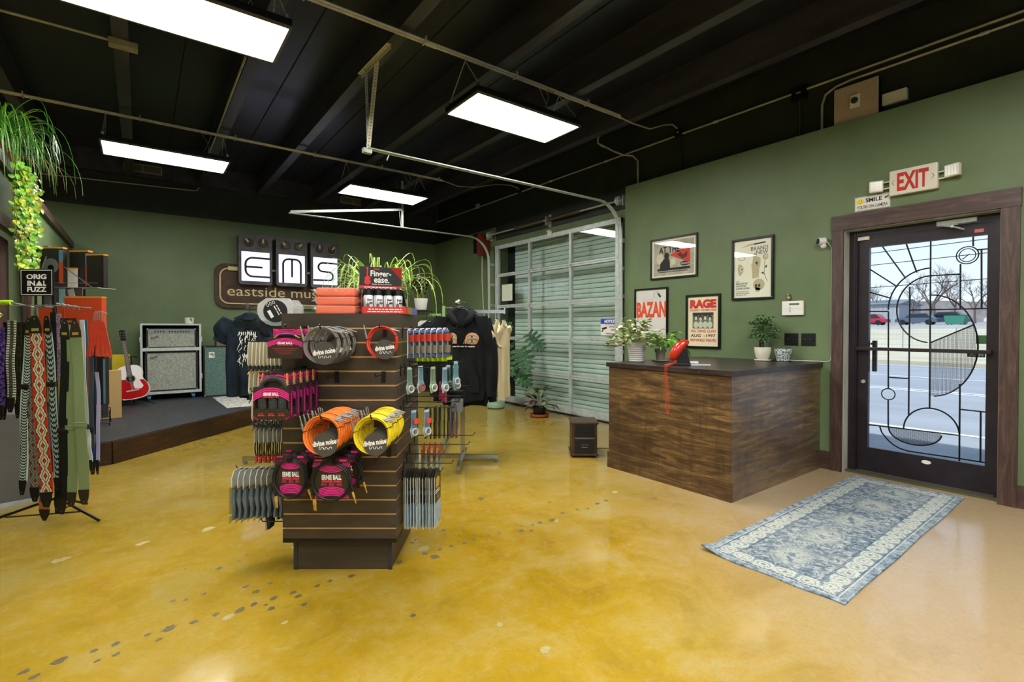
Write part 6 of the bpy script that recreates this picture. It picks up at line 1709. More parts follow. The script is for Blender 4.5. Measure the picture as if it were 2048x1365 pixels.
def sqtube(b, p0, p1, r):
    p0, p1 = Vector(p0), Vector(p1); b.tube([p0, p1], r * 1.35, 4)
# main chrome rack, right behind the tower
t = thing('clothes_rack', 'chrome garment rack with a crossed base, holding the black hoodie', 'clothes rack', K(-0.50, 5.02), -YAW)
b = B(); b.box(-0.022, 0.022, -0.018, 0.018, 0.05, 1.52); put('upright', b, TUBE, t)
b = B(); b.box(-0.40, 0.36, -0.018, 0.018, 0.035, 0.072); put('base_bar', b, TUBE, t)
b = B(); b.box(-0.018, 0.018, -0.44, 0.30, 0.035, 0.072); put('base_bar', b, TUBE, t)
for (x, y) in ((-0.38, 0), (0.34, 0), (0, -0.42), (0, 0.28)):
    b = B(); b.cyl((x, y, 0), (x, y, 0.012), 0.022, 12); b.cyl((x, y, 0.01), (x, y, 0.036), 0.006, 8); put('leveling_foot', b, M_STEEL, t)
b = B(); b.box(0.0, 0.43, -0.015, 0.015, 1.505, 1.54); b.box(0.418, 0.432, -0.016, 0.016, 1.50, 1.565); put('side_arm', b, TUBE, t)
b = B(); b.box(-0.012, 0.012, -0.40, 0.0, 1.545, 1.575); b.ball((0, -0.405, 1.592), 0.03, 12); put('front_arm', b, TUBE, t)
garment('hoodie', 'black hoodie with peach eye prints and small white lettering, facing out on the chrome rack', 'hoodie', K(-0.47, 4.625, 1.508), -YAW, M_BLACKC, 0.42, 0.83, 0.13, 0.74, hood=True, seed=3, print_fn=hoodie_print)
garment('hoodie', 'plain black hoodie mostly hidden directly behind the printed one', 'hoodie', K(-0.455, 4.80, 1.49), -YAW, M_BLACKC, 0.44, 0.88, 0.12, 0.80, hood=True, seed=9)
for i, (m, lab, x, hh) in enumerate(((M_NAVYC, 'dark navy shirt hanging sideways just behind the hoodie sleeve', 0.235, .80), (M_TEALC, 'dull teal shirt hanging sideways between the hoodie and the cream shirts', 0.275, .78), (M_CREAMC, 'cream t-shirt hanging sideways, the one closer to the hoodie', 0.345, .76), (M_CREAMC, 'cream t-shirt hanging sideways at the very end of the rack arm', 0.415, .78))):
    g = garment('tshirt', lab, 't-shirt', K(-0.50 + x, 5.02 + .02 * i, 1.445 - .01 * i), -YAW + R(86 - 3 * i), m, 0.42, hh, 0.06, 0.20, 'shirts hanging sideways on the chrome rack', seed=20 + i, hook_h=0.085)
# rack behind with a pale green rail
GR_ = mat('pale_green_rail', '#7E9C62', 0.35, 0.2)
t = thing('clothes_rack', 'rack with a pale green rail and a black shelf top behind the tower', 'clothes rack', K(-1.0, 5.45), -YAW)
b = B(); b.box(0.235, 0.265, -0.015, 0.015, 0.04, 1.60); put('upright', b, GR_, t)
b = B(); b.box(-0.30, 0.22, -0.012, 0.012, 1.485, 1.515); put('rail', b, GR_, t)
b = B(); b.box(-0.015, 0.25, -0.015, 0.015, 0.035, 0.07); b.box(0.232, 0.268, -0.35, 0.35, 0.035, 0.07); put('base_bar', b, TUBE, t)
for y in (-0.33, 0.33): b = B(); b.cyl((0.25, y, 0), (0.25, y, 0.036), 0.018, 10); put('leveling_foot', b, M_STEEL, t)
b = B(); b.box(0.245, 0.33, -0.008, 0.008, 1.575, 1.59); b.ball((0.335, 0, 1.575), 0.014, 8); put('short_arm', b, TUBE, t)
b = B(); b.box(-0.30, -0.27, -0.015, 0.015, 0.04, 1.515); b.cyl((-0.285, 0, 0), (-0.285, 0, .05), .02, 10); put('rear_upright', b, GR_, t)
b = B(); b.box(-0.9, 0.10, -0.16, 0.20, 1.535, 1.553); put('shelf_top', b, M_BLACKM, t)
garment('tshirt', 'white t-shirt hanging first on the green rail behind the tower', 't-shirt', K(-0.93, 5.40, 1.42), -YAW + R(30), M_WHITEC, 0.44, 0.70, 0.08, 0.2, 'shirts on the green rail', seed=41)
for i in range(5):
    garment('tshirt', f'{ORD[i]} dark shirt after the white one on the green rail', 't-shirt', K(-0.89 + .045 * i, 5.36 + .03 * i, 1.41), -YAW + R(62), M_NAVYC, 0.42, 0.72, 0.05, 0.2, 'shirts on the green rail', seed=50 + i)
# left rack with black band shirts
t = thing('clothes_rack', 'chrome rack on the far side of the tower, carrying black band t-shirts', 'clothes rack', K(-2.22, 4.92), -YAW)
b = B(); b.box(-0.02, 0.02, -0.018, 0.018, 0.05, 1.60); put('upright', b, TUBE, t)
b = B(); b.box(-0.40, 0.40, -0.018, 0.018, 1.545, 1.575); b.box(-0.41, -0.40, -0.02, 0.02, 1.54, 1.60); put('rail', b, TUBE, t)
b = B(); b.box(-0.46, 0.40, -0.018, 0.018, 0.035, 0.075); put('base_bar', b, TUBE, t)
b = B(); b.box(-0.018, 0.018, -0.35, 0.35, 0.035, 0.072); put('base_bar', b, TUBE, t)
for (x, y) in ((-0.44, 0), (0.38, 0), (0, -0.33), (0, 0.33)): b = B(); b.cyl((x, y, 0), (x, y, 0.036), 0.02, 10); put('leveling_foot', b, M_STEEL, t)
b = B(); b.box(-0.012, 0.012, -0.14, 0.0, 1.56, 1.60)
for k in range(9): b.tube([(0.014 * math.cos(q), -0.02 - 0.014 * k, 1.60 + 0.016 * math.sin(q)) for q in [2 * PI * j / 8 for j in range(8)]], 0.003, 4, closed=True)
put('face_out_arm', b, M_BLACKM, t)
def band_print(t, bd):
    rr = random.Random(4); b = B(); y = -0.078
    for k in range(46):
        x = rr.uniform(-0.075, 0.075); z = -0.14 - rr.uniform(0, .24); l = rr.uniform(0.03, 0.10); pts = [(x, y, z)]
        for j in range(4): pts.append((pts[-1][0] + rr.uniform(-.012, .012), y, pts[-1][2] - l / 4))
        b.tube(pts, [0.0016, 0.0028, 0.0024, 0.0018, 0.0006], 4)
    for s in (-1, 1): b.tube([(s * .065, y, -.40), (s * .085, y, -.43), (s * .06 + .02, y, -.46), (s * .075 - .03 * s, y, -.49)], [.003, .0026, .002, .0006], 4)
    for k in range(9): b.tube([(-0.07 + .0175 * k, y, -0.155), (-0.066 + .0175 * k + rr.uniform(-.006, .006), y, -0.185)], 0.003, 4)
    put('white_scratch_print', b, M_LET, t)
garment('tshirt', 'black t-shirt with a tall scratchy white band print, front of the rack', 't-shirt', K(-2.50, 4.72, 1.475), -YAW + R(14), M_NAVYC, 0.38, 0.76, 0.11, 0.20, 'black shirts on the far rack', seed=61, print_fn=band_print)
for i in range(6):
    garment('tshirt', f'{ORD[i]} black t-shirt hanging behind the scratch-printed one', 't-shirt', K(-2.42 + .062 * i, 4.84 + .012 * i, 1.465), -YAW + R(40), M_NAVYC if i % 2 else M_BLACKC, 0.42, 0.78 + 0.02 * i, 0.055, 0.2, 'black shirts on the far rack', seed=70 + i)

# ================================================================ sign on the back wall
SY = YB
t = thing('shop_sign', 'large brown shop sign shaped like three linked effect pedals with lit panels', 'sign', (0, SY - 0.001, 0), 0)
def rr_poly(x0, x1, z0, z1, r, n=5):
    o = []
    for cx, cz, a0 in ((x1 - r, z1 - r, 0), (x0 + r, z1 - r, 90), (x0 + r, z0 + r, 180), (x1 - r, z0 + r, 270)):
        o += [(cx + r * math.cos(R(a0 + 90 * k / n)), cz + r * math.sin(R(a0 + 90 * k / n))) for k in range(n + 1)]
    return o
M_RUST = noisy('rusty_steel', '#33241A', '#4A3526', 7, 0.6, metal=.2); M_SGREY = noisy('weathered_steel', '#3C3B3E', '#545256', 9, 0.5, metal=.3); M_SCREAM = mat('cream_letters', '#C4B583', .5)
M_LIT = mat('lit_panel', '#C9C8F0', .5, emit=1.5)
b = B(); b.prism(rr_poly(1.04, 4.02, 1.72, 2.51, 0.16), -0.07, 0.0, 'y'); put('back_board', b, M_RUST, t)
b = B(); zc, x0, x1, z0, z1, rad = -0.085, 1.12, 3.94, 1.80, 2.42, 0.13
pts = [(1.75, zc, z1), (x0 + rad, zc, z1)] + [(x0 + rad + rad * math.cos(R(a)), zc, z1 - rad + rad * math.sin(R(a))) for a in range(100, 181, 20)] + [(x0 + rad + rad * math.cos(R(a)), zc, z0 + rad + rad * math.sin(R(a))) for a in range(180, 271, 18)] + [(x1 - rad, zc, z0)] + [(x1 - rad + rad * math.cos(R(a)), zc, z0 + rad + rad * math.sin(R(a))) for a in range(-70, 1, 18)] + [(x1 - rad + rad * math.cos(R(a)), zc, z1 - rad + rad * math.sin(R(a))) for a in range(0, 91, 18)] + [(3.35, zc, z1)]
b.tube(pts, 0.014, 8); b.bbox(1.24, 1.42, zc - .03, zc + .03, z1 - .035, z1 + .035, .006); b.bbox(3.55, 3.73, zc - .03, zc + .03, z1 - .035, z1 + .035, .006); put('cable_outline', b, M_SCREAM, t, smooth=60)
b = B(); addtext(b, 'eastside music supply', 2.53, -0.075, 2.0, 2.60, 0.235); put('cream_lettering', b, M_SCREAM, t)
for i, (xc, ch) in enumerate(((1.66, 'E'), (2.27, 'M'), (2.88, 'S'))):
    x0, x1 = xc - 0.272, xc + 0.272
    b = B(); b.prism(rr_poly(x0, x1, 2.14, 3.03, 0.055), -0.24, -0.071, 'y'); pd_ = put('pedal_panel', b, M_SGREY, t)
    b = B(); b.box(x0 + .045, x1 - .045, -0.246, -0.241, 2.205, 2.725); put('lit_panel', b, M_LIT, pd_)
    for s, an in ((-1, (40, 40, 0)[i]), (1, (0, -45, -40)[i])):
        c = (xc + s * 0.115, -0.25, 2.885)
        b = B(); b.tube([(c[0] + .082 * math.cos(q), c[1], c[2] + .082 * math.sin(q)) for q in [2 * PI * k / 24 for k in range(24)]], 0.011, 6, closed=True); kb = put('knob_ring', b, mat('brass_ring', '#8F825E', .4, .5), pd_, smooth=60)
        b = B(); b.cyl((c[0], -0.245, c[2]), (c[0], -0.275, c[2]), 0.062, 20); put('knob_face', b, M_BLACKM, pd_, smooth=40)
        b = B(Matrix.Translation(Vector(c)) @ Matrix.Rotation(R(an), 4, 'Y').inverted()); b.box(-.014, .014, -0.034, -0.027, 0.005, .075); put('knob_pointer', b, M_SCREAM, pd_)
    y = -0.25; r_ = 0.017
    def ln(pts): 
        bb.ribbon([(x, y, z) for x, z in pts], 0.010, 0.034, (0, 1, 0))
    bb = B()
    if ch == 'E':
        ln([(x1 - .045, 2.62), (xc - .04, 2.62)] + [(xc - .05 + .115 * math.cos(R(a)), 2.505 + .115 * math.sin(R(a))) for a in range(95, 181, 17)] + [(xc - .05 + .115 * math.cos(R(a)), 2.40 + .115 * math.sin(R(a))) for a in range(180, 266, 17)] + [(xc - .04, 2.285), (x1 - .045, 2.285)]); ln([(xc - .16, 2.455), (xc + .11, 2.455)])
    elif ch == 'M':
        ln([(xc - .155, 2.205), (xc - .155, 2.53)] + [(xc - .06 + .095 * math.cos(R(a)), 2.55 + .095 * math.sin(R(a))) for a in range(170, 89, -20)] + [(xc + .06 + .095 * math.cos(R(a)), 2.55 + .095 * math.sin(R(a))) for a in range(90, 9, -20)] + [(xc + .155, 2.53), (xc + .155, 2.205)]); ln([(xc, 2.64), (xc, 2.31)])
    else:
        ln([(x1 - .045, 2.625), (xc - .05, 2.625)] + [(xc - .05 + .085 * math.cos(R(a)), 2.54 + .085 * math.sin(R(a))) for a in range(95, 270, 22)] + [(xc + .05, 2.452)] + [(xc + .06 + .083 * math.cos(R(a)), 2.37 + .083 * math.sin(R(a))) for a in range(85, -91, -22)] + [(x0 + .045, 2.285)])
    put('letter_outline', bb, M_INK, pd_)
for x in (1.965, 2.575): b = B(); b.cyl((x - .04, -0.15, 2.42), (x + .04, -0.15, 2.42), 0.02, 8); put('link_plug', b, M_SCREAM, t)

# ================================================================ stage gear
Z0 = 0.2305
M_TOLEX = mat('black_tolex', '#161618', .7); M_GRILL = noisy('silver_grille_cloth', '#6E7268', '#A3A69A', 70, .8); M_GRILLG = noisy('blue_green_grille', '#405A54', '#5E7A72', 60, .8)
t = thing('amp_flight_case', 'tall open flight case on blue casters holding the amp head and cabinet', 'flight case', (-0.005, 9.52, Z0))
cw, ch_, cz0 = 0.785, 1.195, 0.105
b = B(); b.box(0, 0.012, 0, 0.42, cz0, ch_); b.box(cw - .012, cw, 0, 0.42, cz0, ch_); b.box(0, cw, 0.41, 0.42, cz0, ch_); b.box(0, cw, 0, 0.42, cz0, cz0 + .02); b.box(0, cw, 0, .42, ch_ - .012, ch_); b.box(0, cw, 0.01, .42, 0.795, 0.81); put('shell', b, M_TOLEX, t)
b = B()
for (a0, a1, c0, c1) in ((-.006, .022, cz0 - .01, ch_ + .005), (cw - .022, cw + .006, cz0 - .01, ch_ + .005)): b.box(a0, a1, -0.01, 0.012, c0, c1)
for (c0, c1) in ((cz0 - .012, cz0 + .028), (0.77, 0.82), (ch_ - .02, ch_ + .006)): b.box(0, cw, -0.011, 0.012, c0, c1)
b.box(-.006, .022, .40, .425, cz0, ch_); b.box(cw - .022, cw + .006, .40, .425, cz0, ch_); b.box(-.006, cw + .006, -.01, .425, ch_, ch_ + .006); put('edge_extrusion', b, M_ALU, t)
for x in (0.10, 0.68):
    for y in (0.05, 0.36):
        b = B(); b.box(x - .035, x + .035, y - .035, y + .035, .088, .095); b.box(x - .022, x - .017, y - .03, y + .03, .03, .09); b.box(x + .017, x + .022, y - .03, y + .03, .03, .09); cs = put('caster', b, M_GALV, t)
        b = B(); b.cyl((x - .015, y, .040), (x + .015, y, .040), 0.040, 18); put('caster_wheel', b, mat('caster_blue', '#1F5E9E', .4), cs, smooth=40)
for s, zz in ((0, .95), (0, .35), (1, .95), (1, .35)):
    b = B(); x = -.02 if s == 0 else cw + .006; b.bbox(x, x + .014, .0, .05, zz - .04, zz + .04, .003); put('latch', b, M_GALV, t)
def amp(label, cat, loc, w, h, d, inset, knobs=False, grill=M_GRILL, logo=True, name='amplifier_cabinet'):
    t = thing(name, label, cat, loc)
    b = B(); b.bbox(0, w, 0.012, d, 0, h, .012); b.box(0, w, 0, .03, 0, inset); b.box(0, w, 0, .03, h - inset * (1 if not knobs else .6), h); b.box(0, inset, 0, .03, 0, h); b.box(w - inset, w, 0, .03, 0, h); put('cabinet', b, M_TOLEX, t)
    gz = h - inset - (0.055 if knobs else 0)
    b = B(); b.box(inset, w - inset, 0.005, .02, inset, gz); put('grille_cloth', b, grill, t)
    if knobs:
        b = B(); b.box(inset, w - inset, 0.0, .02, gz + .005, h - inset * .6); cp = put('control_panel', b, mat('silver_control_panel', '#7E8580', .35, .5), t)
        for k in range(13):
            if k == 4: continue
            b = B(); b.cyl((inset + .09 + k * .037, -.012, gz + .028), (inset + .09 + k * .037, 0.0, gz + .028), 0.012, 10); put('knob', b, M_BLACKP, cp)
    for x in (.015, w - .015):
        for z in (.015, h - .015):
            b = B(); b.ball((x, .008, z), .016, 8); put('metal_corner', b, M_STEEL, t, smooth=60)
    if logo:
        b = B(Matrix.Translation((inset + .085, 0.0015, gz - .065)) @ Matrix.Rotation(R(-22), 4, 'Y')); addtext(b, 'Fender', 0, 0, 0, .115, .042, shear=.4, bold=.02); put('script_logo', b, M_INK, t)
    return t
amp('silver-grilled amplifier head with black knobs in the upper bay of the flight case', 'amplifier', (0.065, 9.55, Z0 + .811), 0.655, 0.315, 0.27, .022, True, name='guitar_amplifier')
amp('large silver-grilled speaker cabinet in the lower bay of the flight case', 'speaker cabinet', (0.045, 9.545, Z0 + cz0 + .021), 0.695, 0.64, 0.30, .03)
t = amp('blue-green grilled bass cabinet standing beside the flight case', 'speaker cabinet', (0.815, 9.50, Z0), 0.52, 0.83, 0.36, .02, grill=M_GRILLG, logo=False)
b = B(); b.box(.075, .155, 0.000, .004, .64, .735); put('logo_plate', b, M_WHITEP, t)
b = B(); 
for r0 in (.028, .018, .009): b.tube([(.115 + r0 * math.cos(R(a)), -.001, .685 + r0 * math.sin(R(a))) for a in range(-60, 200, 20)], .003, 4)
put('logo_mark', b, M_INK, t)
b = B(); b.bbox(0, .42, 0, .26, 0, .195, .006); b.box(.08, .2, .0, .02, .195, .205); t = thing('storage_box', 'grey-brown lidded box sitting on the bass cabinet', 'box', (1.005, 9.56, Z0 + .8305)); put('box', b, mat('taupe_box', '#5F564B', .7), t)
b = B(); b.bbox(-.005, .425, -.005, .265, .13, .197, .004); put('lid', b, mat('taupe_lid', '#6A6156', .7), t)
# guitar
t = thing('acoustic_guitar', 'acoustic guitar with a red and white body leaning on its stand on the stage', 'guitar', (-0.085, 9.02, Z0 + .10), 0)
t.rotation_euler = (R(-12), R(-9), R(-4))
out = []
prof = [(0, 0), (.10, .006), (.155, .03), (.192, .085), (.200, .14), (.188, .20), (.155, .26), (.135, .30), (.138, .34), (.150, .385), (.146, .43), (.12, .475), (.07, .497), (0, .50)]
cr_p = [(x, z) for x, z in prof] + [(-x, z) for x, z in reversed(prof[1:-1])]
def smooth_closed(p, it=2):
    for _ in range(it):
        q = []
        for i in range(len(p)):
            a, c = p[i], p[(i + 1) % len(p)]; q += [(a[0] * .75 + c[0] * .25, a[1] * .75 + c[1] * .25), (a[0] * .25 + c[0] * .75, a[1] * .25 + c[1] * .75)]
        p = q
    return p
cr_p = smooth_closed(cr_p)
b = B(); b.prism(cr_p, .0, .10, 'y'); put('body', b, mat('guitar_white', '#D6D3D2', .15, coat=.6), t)
b = B(); b.prism([(x * .975, .012 + (z - .0) * .955) for x, z in cr_p if z < .29] + [(.02, .245), (-.03, .27)] if False else [(x * .975, .008 + z * .965) for x, z in cr_p if z < .285 + (.04 if x < 0 else -.02)], -.0015, .001, 'y'); put('red_finish', b, mat('guitar_red', '#9E1217', .12, coat=.8), t)
b = B(); b.tube([(x, 0, z) for x, z in cr_p], .0035, 5, closed=True); b.tube([(x, .10, z) for x, z in cr_p], .003, 5, closed=True); put('binding', b, M_CREAMP, t)
b = B(); b.prism([(.03, .27), (.075, .31), (.10, .27), (.135, .17), (.10, .135), (.03, .15), (.02, .20)], -.003, -.0016, 'y'); put('pickguard', b, mat('guitar_guard', '#CFC9C6', .2), t)
b = B(); b.lathe([(.05, -.0032), (0, -.0032)], 24, (0, 0, .30), 'y'); put('soundhole', b, mat('soundhole_dark', '#2E2010', .8), t)
b = B(); b.tube([(.055 * math.cos(q), -.003, .30 + .055 * math.sin(q)) for q in [2 * PI * k / 24 for k in range(24)]], .004, 4, closed=True); put('rosette', b, mat('rosette_tan', '#8E7A5C', .5), t)
b = B(); b.bbox(-.075, .075, -.010, 0, .115, .135, .004); put('bridge', b, mat('bridge_pale', '#A9A49A', .3), t)
b = B(); b.prism([(-.028, .33), (.028, .33), (.022, .86), (-.022, .86)], -.018, .012, 'y'); nk = put('neck', b, mat('fretboard_brown', '#4A382C', .4), t)
b = B()
for k in range(16): zz = .86 - .52 * (1 - 2 ** (-k / 12)) * 1.6; b.box(-.025, .025, -.0192, -.018, zz, zz + .0025)
for x in (-.014, -.008, -.003, .003, .008, .014): b.box(x - .0006, x + .0006, -.0215, -.0205, .12, .87)
put('fret_strings', b, M_STEEL, nk)
b = B(); b.prism([(-.022, .86), (.022, .86), (.034, .90), (.036, 1.02), (.012, 1.035), (0, 1.025), (-.012, 1.035), (-.036, 1.02), (-.034, .90)], -.012, .006, 'y'); hs = put('headstock', b, mat('headstock_black', '#120C0A', .2), t)
for s in (-1, 1):
    for k in range(3): b = B(); b.cyl((s * .034, 0, .915 + k * .037), (s * .054, 0, .915 + k * .037), .006, 8); b.lathe([(.006, -.014), (0, -.014)], 8, (s * .02, 0, .915 + k * .037), 'y'); put('tuning_peg', b, M_STEEL, hs)
t = thing('guitar_stand', 'black tripod guitar stand holding the red and white guitar', 'guitar stand', (-0.09, 9.16, Z0))
b = B(); b.cyl((0, 0.04, .03), (-.03, .16, .72), .010, 8); put('upright', b, M_BLACKM, t)
for q in (R(-35), R(215), R(90)): b = B(); b.tube([(0, .04, .10), (.30 * math.cos(q), .04 + .22 * math.sin(q), .008)], .008, 8); put('leg', b, M_BLACKM, t)
b = B(); b.tube([(-.14, -.17, .12), (-.13, -.14, .07), (0, .02, .08), (.13, -.14, .07), (.14, -.17, .12)], .008, 8); put('cradle', b, M_BLACKM, t)
b = B(); b.tube([(-.10, .03, .70), (-.10, .11, .70), (.0, .15, .70), (.04, .11, .70), (.04, .03, .70)], .008, 8); put('neck_yoke', b, M_BLACKM, t)
# bits on the stage by the far wall
for i, (x, w_) in enumerate(((-0.60, .18), (-0.36, .22))):
    t = thing('yellow_box', ('yellow box with upright pale blue letters beside the guitar', 'yellow box behind the neck of the guitar')[i], 'box', (x, 9.72, Z0 + .36), 0)
    b = B(); b.bbox(0, w_, 0, .12, 0, .36, .004); put('carton', b, mat('yellow_carton', '#C9B414', .55), t)
    if i == 0: b = B(Matrix.Translation((.095, -.001, .19)) @ Matrix.Rotation(R(-90), 4, 'Y')); b2 = B(); b2.box(.06, .13, -.001, 0, .04, .33); put('blue_print', b2, mat('pale_blue_print', '#9FBCC8', .5), t); addtext(b, 'evify', 0, -.001, 0, .25, .04, bold=.03); put('side_lettering', b, mat('navy_letters', '#1E3A5E', .5), t)
b = B(); b.bbox(-.66, -.12, 9.66, 9.98, Z0, Z0 + .36, .006); put('low_crate', b, mat('crate_dark', '#3A3226', .7), label='low dark crate under the yellow boxes against the back wall', cat='crate')
t = thing('shipping_carton', 'flat tan carton with a dark stripe leaning behind the wire basket stand', 'carton', (-0.60, 7.9, Z0), R(4))
b = B(); b.bbox(0, .40, 0, .09, 0, .60, .004); put('carton', b, mat('tan_carton', '#A88A58', .65), t)
b = B(); b.box(.20, .27, -.0015, 0, .02, .57); put('dark_stripe', b, M_DGREY, t)
t = thing('black_product_box', 'black box with an orange lid edge standing in the wire basket', 'box', (-0.66, 7.55, Z0 + .02), R(6))
b = B(); b.bbox(0, .24, 0, .08, 0, .46, .003); put('carton', b, mat('product_black', '#26221F', .4), t)
b = B(); b.box(-.002, .242, -.002, .082, .43, .465); put('orange_lid_edge', b, mat('lid_orange', '#E09A1E', .5), t)
b = B(); b.box(.20, .241, -.002, 0, .02, .43); put('red_edge_print', b, mat('edge_red_orange', '#C8501E', .5), t)
t = thing('wire_basket', 'black wire basket low on the stage beside the strap stand', 'basket', (-0.72, 7.35, Z0), 0)
b = B()
for z in (.03, .10, .17): b.tube([(0, 0, z), (.42, 0, z), (.42, .32, z), (0, .32, z)], .003, 5, closed=True)
for k in range(8): b.tube([(.06 * k, 0, .03), (.06 * k, 0, .17)], .002, 4)
for k in range(6): b.tube([(.42, .06 * k, .03), (.42, .06 * k, .17)], .002, 4)
for k in range(8): b.tube([(.06 * k, 0, .03), (.06 * k, .32, .03)], .002, 4)
put('wire_frame', b, M_BLACKM, t)
b = B()
for x in (0.0, .42):
    for y in (0, .32): b.cyl((x, y, 0), (x, y, .03), .006, 6)
put('foot', b, M_BLACKM, t)
b = B(); b.add([(.92, 9.35, Z0 + .002), (1.36, 9.35, Z0 + .002), (1.40, 7.95, Z0 + .002), (.96, 7.95, Z0 + .002)], [(3, 2, 1, 0)]); b.add([(.92, 9.35, Z0 + .006), (1.36, 9.35, Z0 + .006), (1.40, 7.95, Z0 + .006), (.96, 7.95, Z0 + .006)], [(3, 2, 1, 0)])
put('white_mat', b, noisy('white_speckled_mat', '#8F8F88', '#C4C4BC', 22, .8, mid=(.45, .55)), label='speckled white mat lying flat on the stage before the bass cabinet', cat='mat')
t = thing('small_potted_plant', 'tiny white pot with a single curled leaf on top of the flight case', 'plant', (0.635, 9.68, Z0 + ch_ + .0065))
b = B(); b.lathe([(.05, 0), (.062, .01), (.066, .10), (.060, .10), (.056, .09), (0, .088)], 20); put('pot', b, M_WHITEP, t, smooth=40)
b = B(); b.leaf((.02, 0, .09), (.13, -.02, .14), .035, (0, 0, 1), .5); b.leaf((0, -.03, .09), (.03, -.10, .03), .03, (0, -1, 1), .3); put('leaf', b, mat('leaf_green', '#3E6E2A', .4), t)
# ================================================================ strap stand and the display behind it
SX, SD = -3.20, 3.47
t = thing('strap_stand', 'black metal stand with three splayed legs carrying the guitar straps', 'display stand', K(SX, SD), -YAW)
b = B(); b.cyl((0, 0, .05), (0, 0, 1.60), .013, 10); put('pole', b, M_BLACKM, t)
for e in ((.32, -.03), (-.44, -.22), (-.05, .30)):
    b = B(); b.tube([(0, 0, .16), (e[0] * .25, e[1] * .25, .125), (e[0], e[1], .012)], .009, 8); b.tube([(0, 0, .05), (e[0] * .55, e[1] * .55, .068)], .005, 6); put('leg', b, M_BLACKM, t, smooth=50)
for (y, z) in ((-.16, 1.525), (-.24, 1.44)):
    b = B(); b.cyl((-.42, y, z), (-.12, y, z), .006, 6); put('arm', b, M_STEEL, t)
    b = B(); b.cyl((-.40, y, z), (-.14, y, z), .017, 10); put('foam_sleeve', b, noisy('lime_foam', '#8DBB10', '#B8DC1C', 40, .7), t, smooth=40)
b = B(); b.cyl((-.14, -.16, 1.505), (.16, -.16, 1.505), .005, 6); b.tube([(0, 0, 1.50), (0, -.16, 1.505)], .006, 6); b.tube([(.16, -.16, 1.505), (.34, -.10, 1.49)], .005, 6); b.tube([(-.14, -.16, 1.525), (-.14, 0, 1.5), (0, 0, 1.5)], .005, 6); put('top_rail', b, M_STEEL, t)
b = B(); b.box(-.045, -.035, -.10, -.09, 1.50, 1.58); b.box(.005, .015, -.10, -.09, 1.50, 1.58); put('sign_holder', b, M_BLACKM, t)
s = thing('brand_sign', 'square black sign with a white border reading ORIGINAL FUZZ', 'sign', K(-3.235 + .01, SD - .10, 1.663), -YAW)
b = B(); b.box(-.115, .115, -.004, .004, -.09, .093); put('plate', b, M_BLACKM, s)
b = B(); addtext(b, 'ORIG', 0, -.0048, .040, .135, .034, bold=.03); addtext(b, 'IN', -.036, -.0048, -.004, .052, .034, bold=.03); addtext(b, 'L', .056, -.0048, -.004, .018, .034, bold=.03)
poly(b, [(-.006, -.021), (.044, -.021), (.019, .015)], -.0048); addtext(b, 'FUZZ', 0.002, -.0048, -.046, .13, .034, bold=.03)
for q in ((-.106, .106, .082, .086), (-.106, .106, -.083, -.079), (-.106, -.102, -.083, .086), (.102, .106, -.083, .086)): sq(b, *q, -.0046)
put('white_lettering', b, M_LET, s)

def strap_mat(name, kind, c1, c2, c3='#101010', sc=1.0):
    """woven strap patterns in strap space: x across, z along"""
    m = mat(name, c1, .8, spec=.15); n = N(m); v = n.coord(); s = n.new('SeparateXYZ'); n.link(v, s.inputs[0])
    x = n.math('ABSOLUTE', s.outputs[0]); z = s.outputs[2]
    if kind == 'diamond':
        fz = n.math('SUBTRACT', n.math('FRACT', n.math('MULTIPLY', z, 10 * sc)), .5); q = lambda a, k: n.math('DIVIDE', n.math('FLOOR', n.math('MULTIPLY', a, k)), k)
        d = n.math('ADD', n.math('MULTIPLY', q(x, 220), 19), n.math('ABSOLUTE', q(fz, 14)))
        c = n.ramp(d, [(0, c1), (.12, c3), (.18, c2), (.40, c3), (.50, c2), (.72, c3), (.82, c1)], 'CONSTANT')
        c = n.mix(n.math('GREATER_THAN', x, .037), c, c1)
        c = n.mix(n.math('LESS_THAN', x, .0018), c, c1)
    elif kind == 'scroll':
        vo = n.new('TexVoronoi', feature='DISTANCE_TO_EDGE'); vo.inputs['Scale'].default_value = 110 * sc; n.link(v, vo.inputs['Vector'])
        w_ = n.math('SINE', n.math('ADD', n.math('MULTIPLY', z, 330 * sc), n.math('MULTIPLY', n.math('SINE', n.math('MULTIPLY', x, 260)), 1.6)))
        c = n.ramp(n.math('ADD', n.math('MULTIPLY', w_, .5), n.math('MULTIPLY', vo.outputs['Distance'], 1.2)), [(0, c2), (.12, c1), (.36, c2), (.42, c1)], 'CONSTANT')
        ed = n.math('MULTIPLY', n.math('GREATER_THAN', x, .0185), n.math('LESS_THAN', x, .0215)); c = n.mix(ed, c, c2); c = n.mix(n.math('GREATER_THAN', x, .0215), c, c1)
    elif kind == 'dots':
        fz = n.math('ABSOLUTE', n.math('SUBTRACT', n.math('FRACT', n.math('MULTIPLY', z, 60)), .5)); inb = n.math('MULTIPLY', n.math('GREATER_THAN', x, .012), n.math('GREATER_THAN', fz, .22))
        c = n.mix(inb, n.ramp(n.noise(v, 200, 2), [(.45, c1), (.55, c2)]), '#D8D4C4')
    else:
        c = n.ramp(n.noise(v, 120 * sc, 4, .7), [(.45, c1), (.55, c2)])
    n.base(c); return m
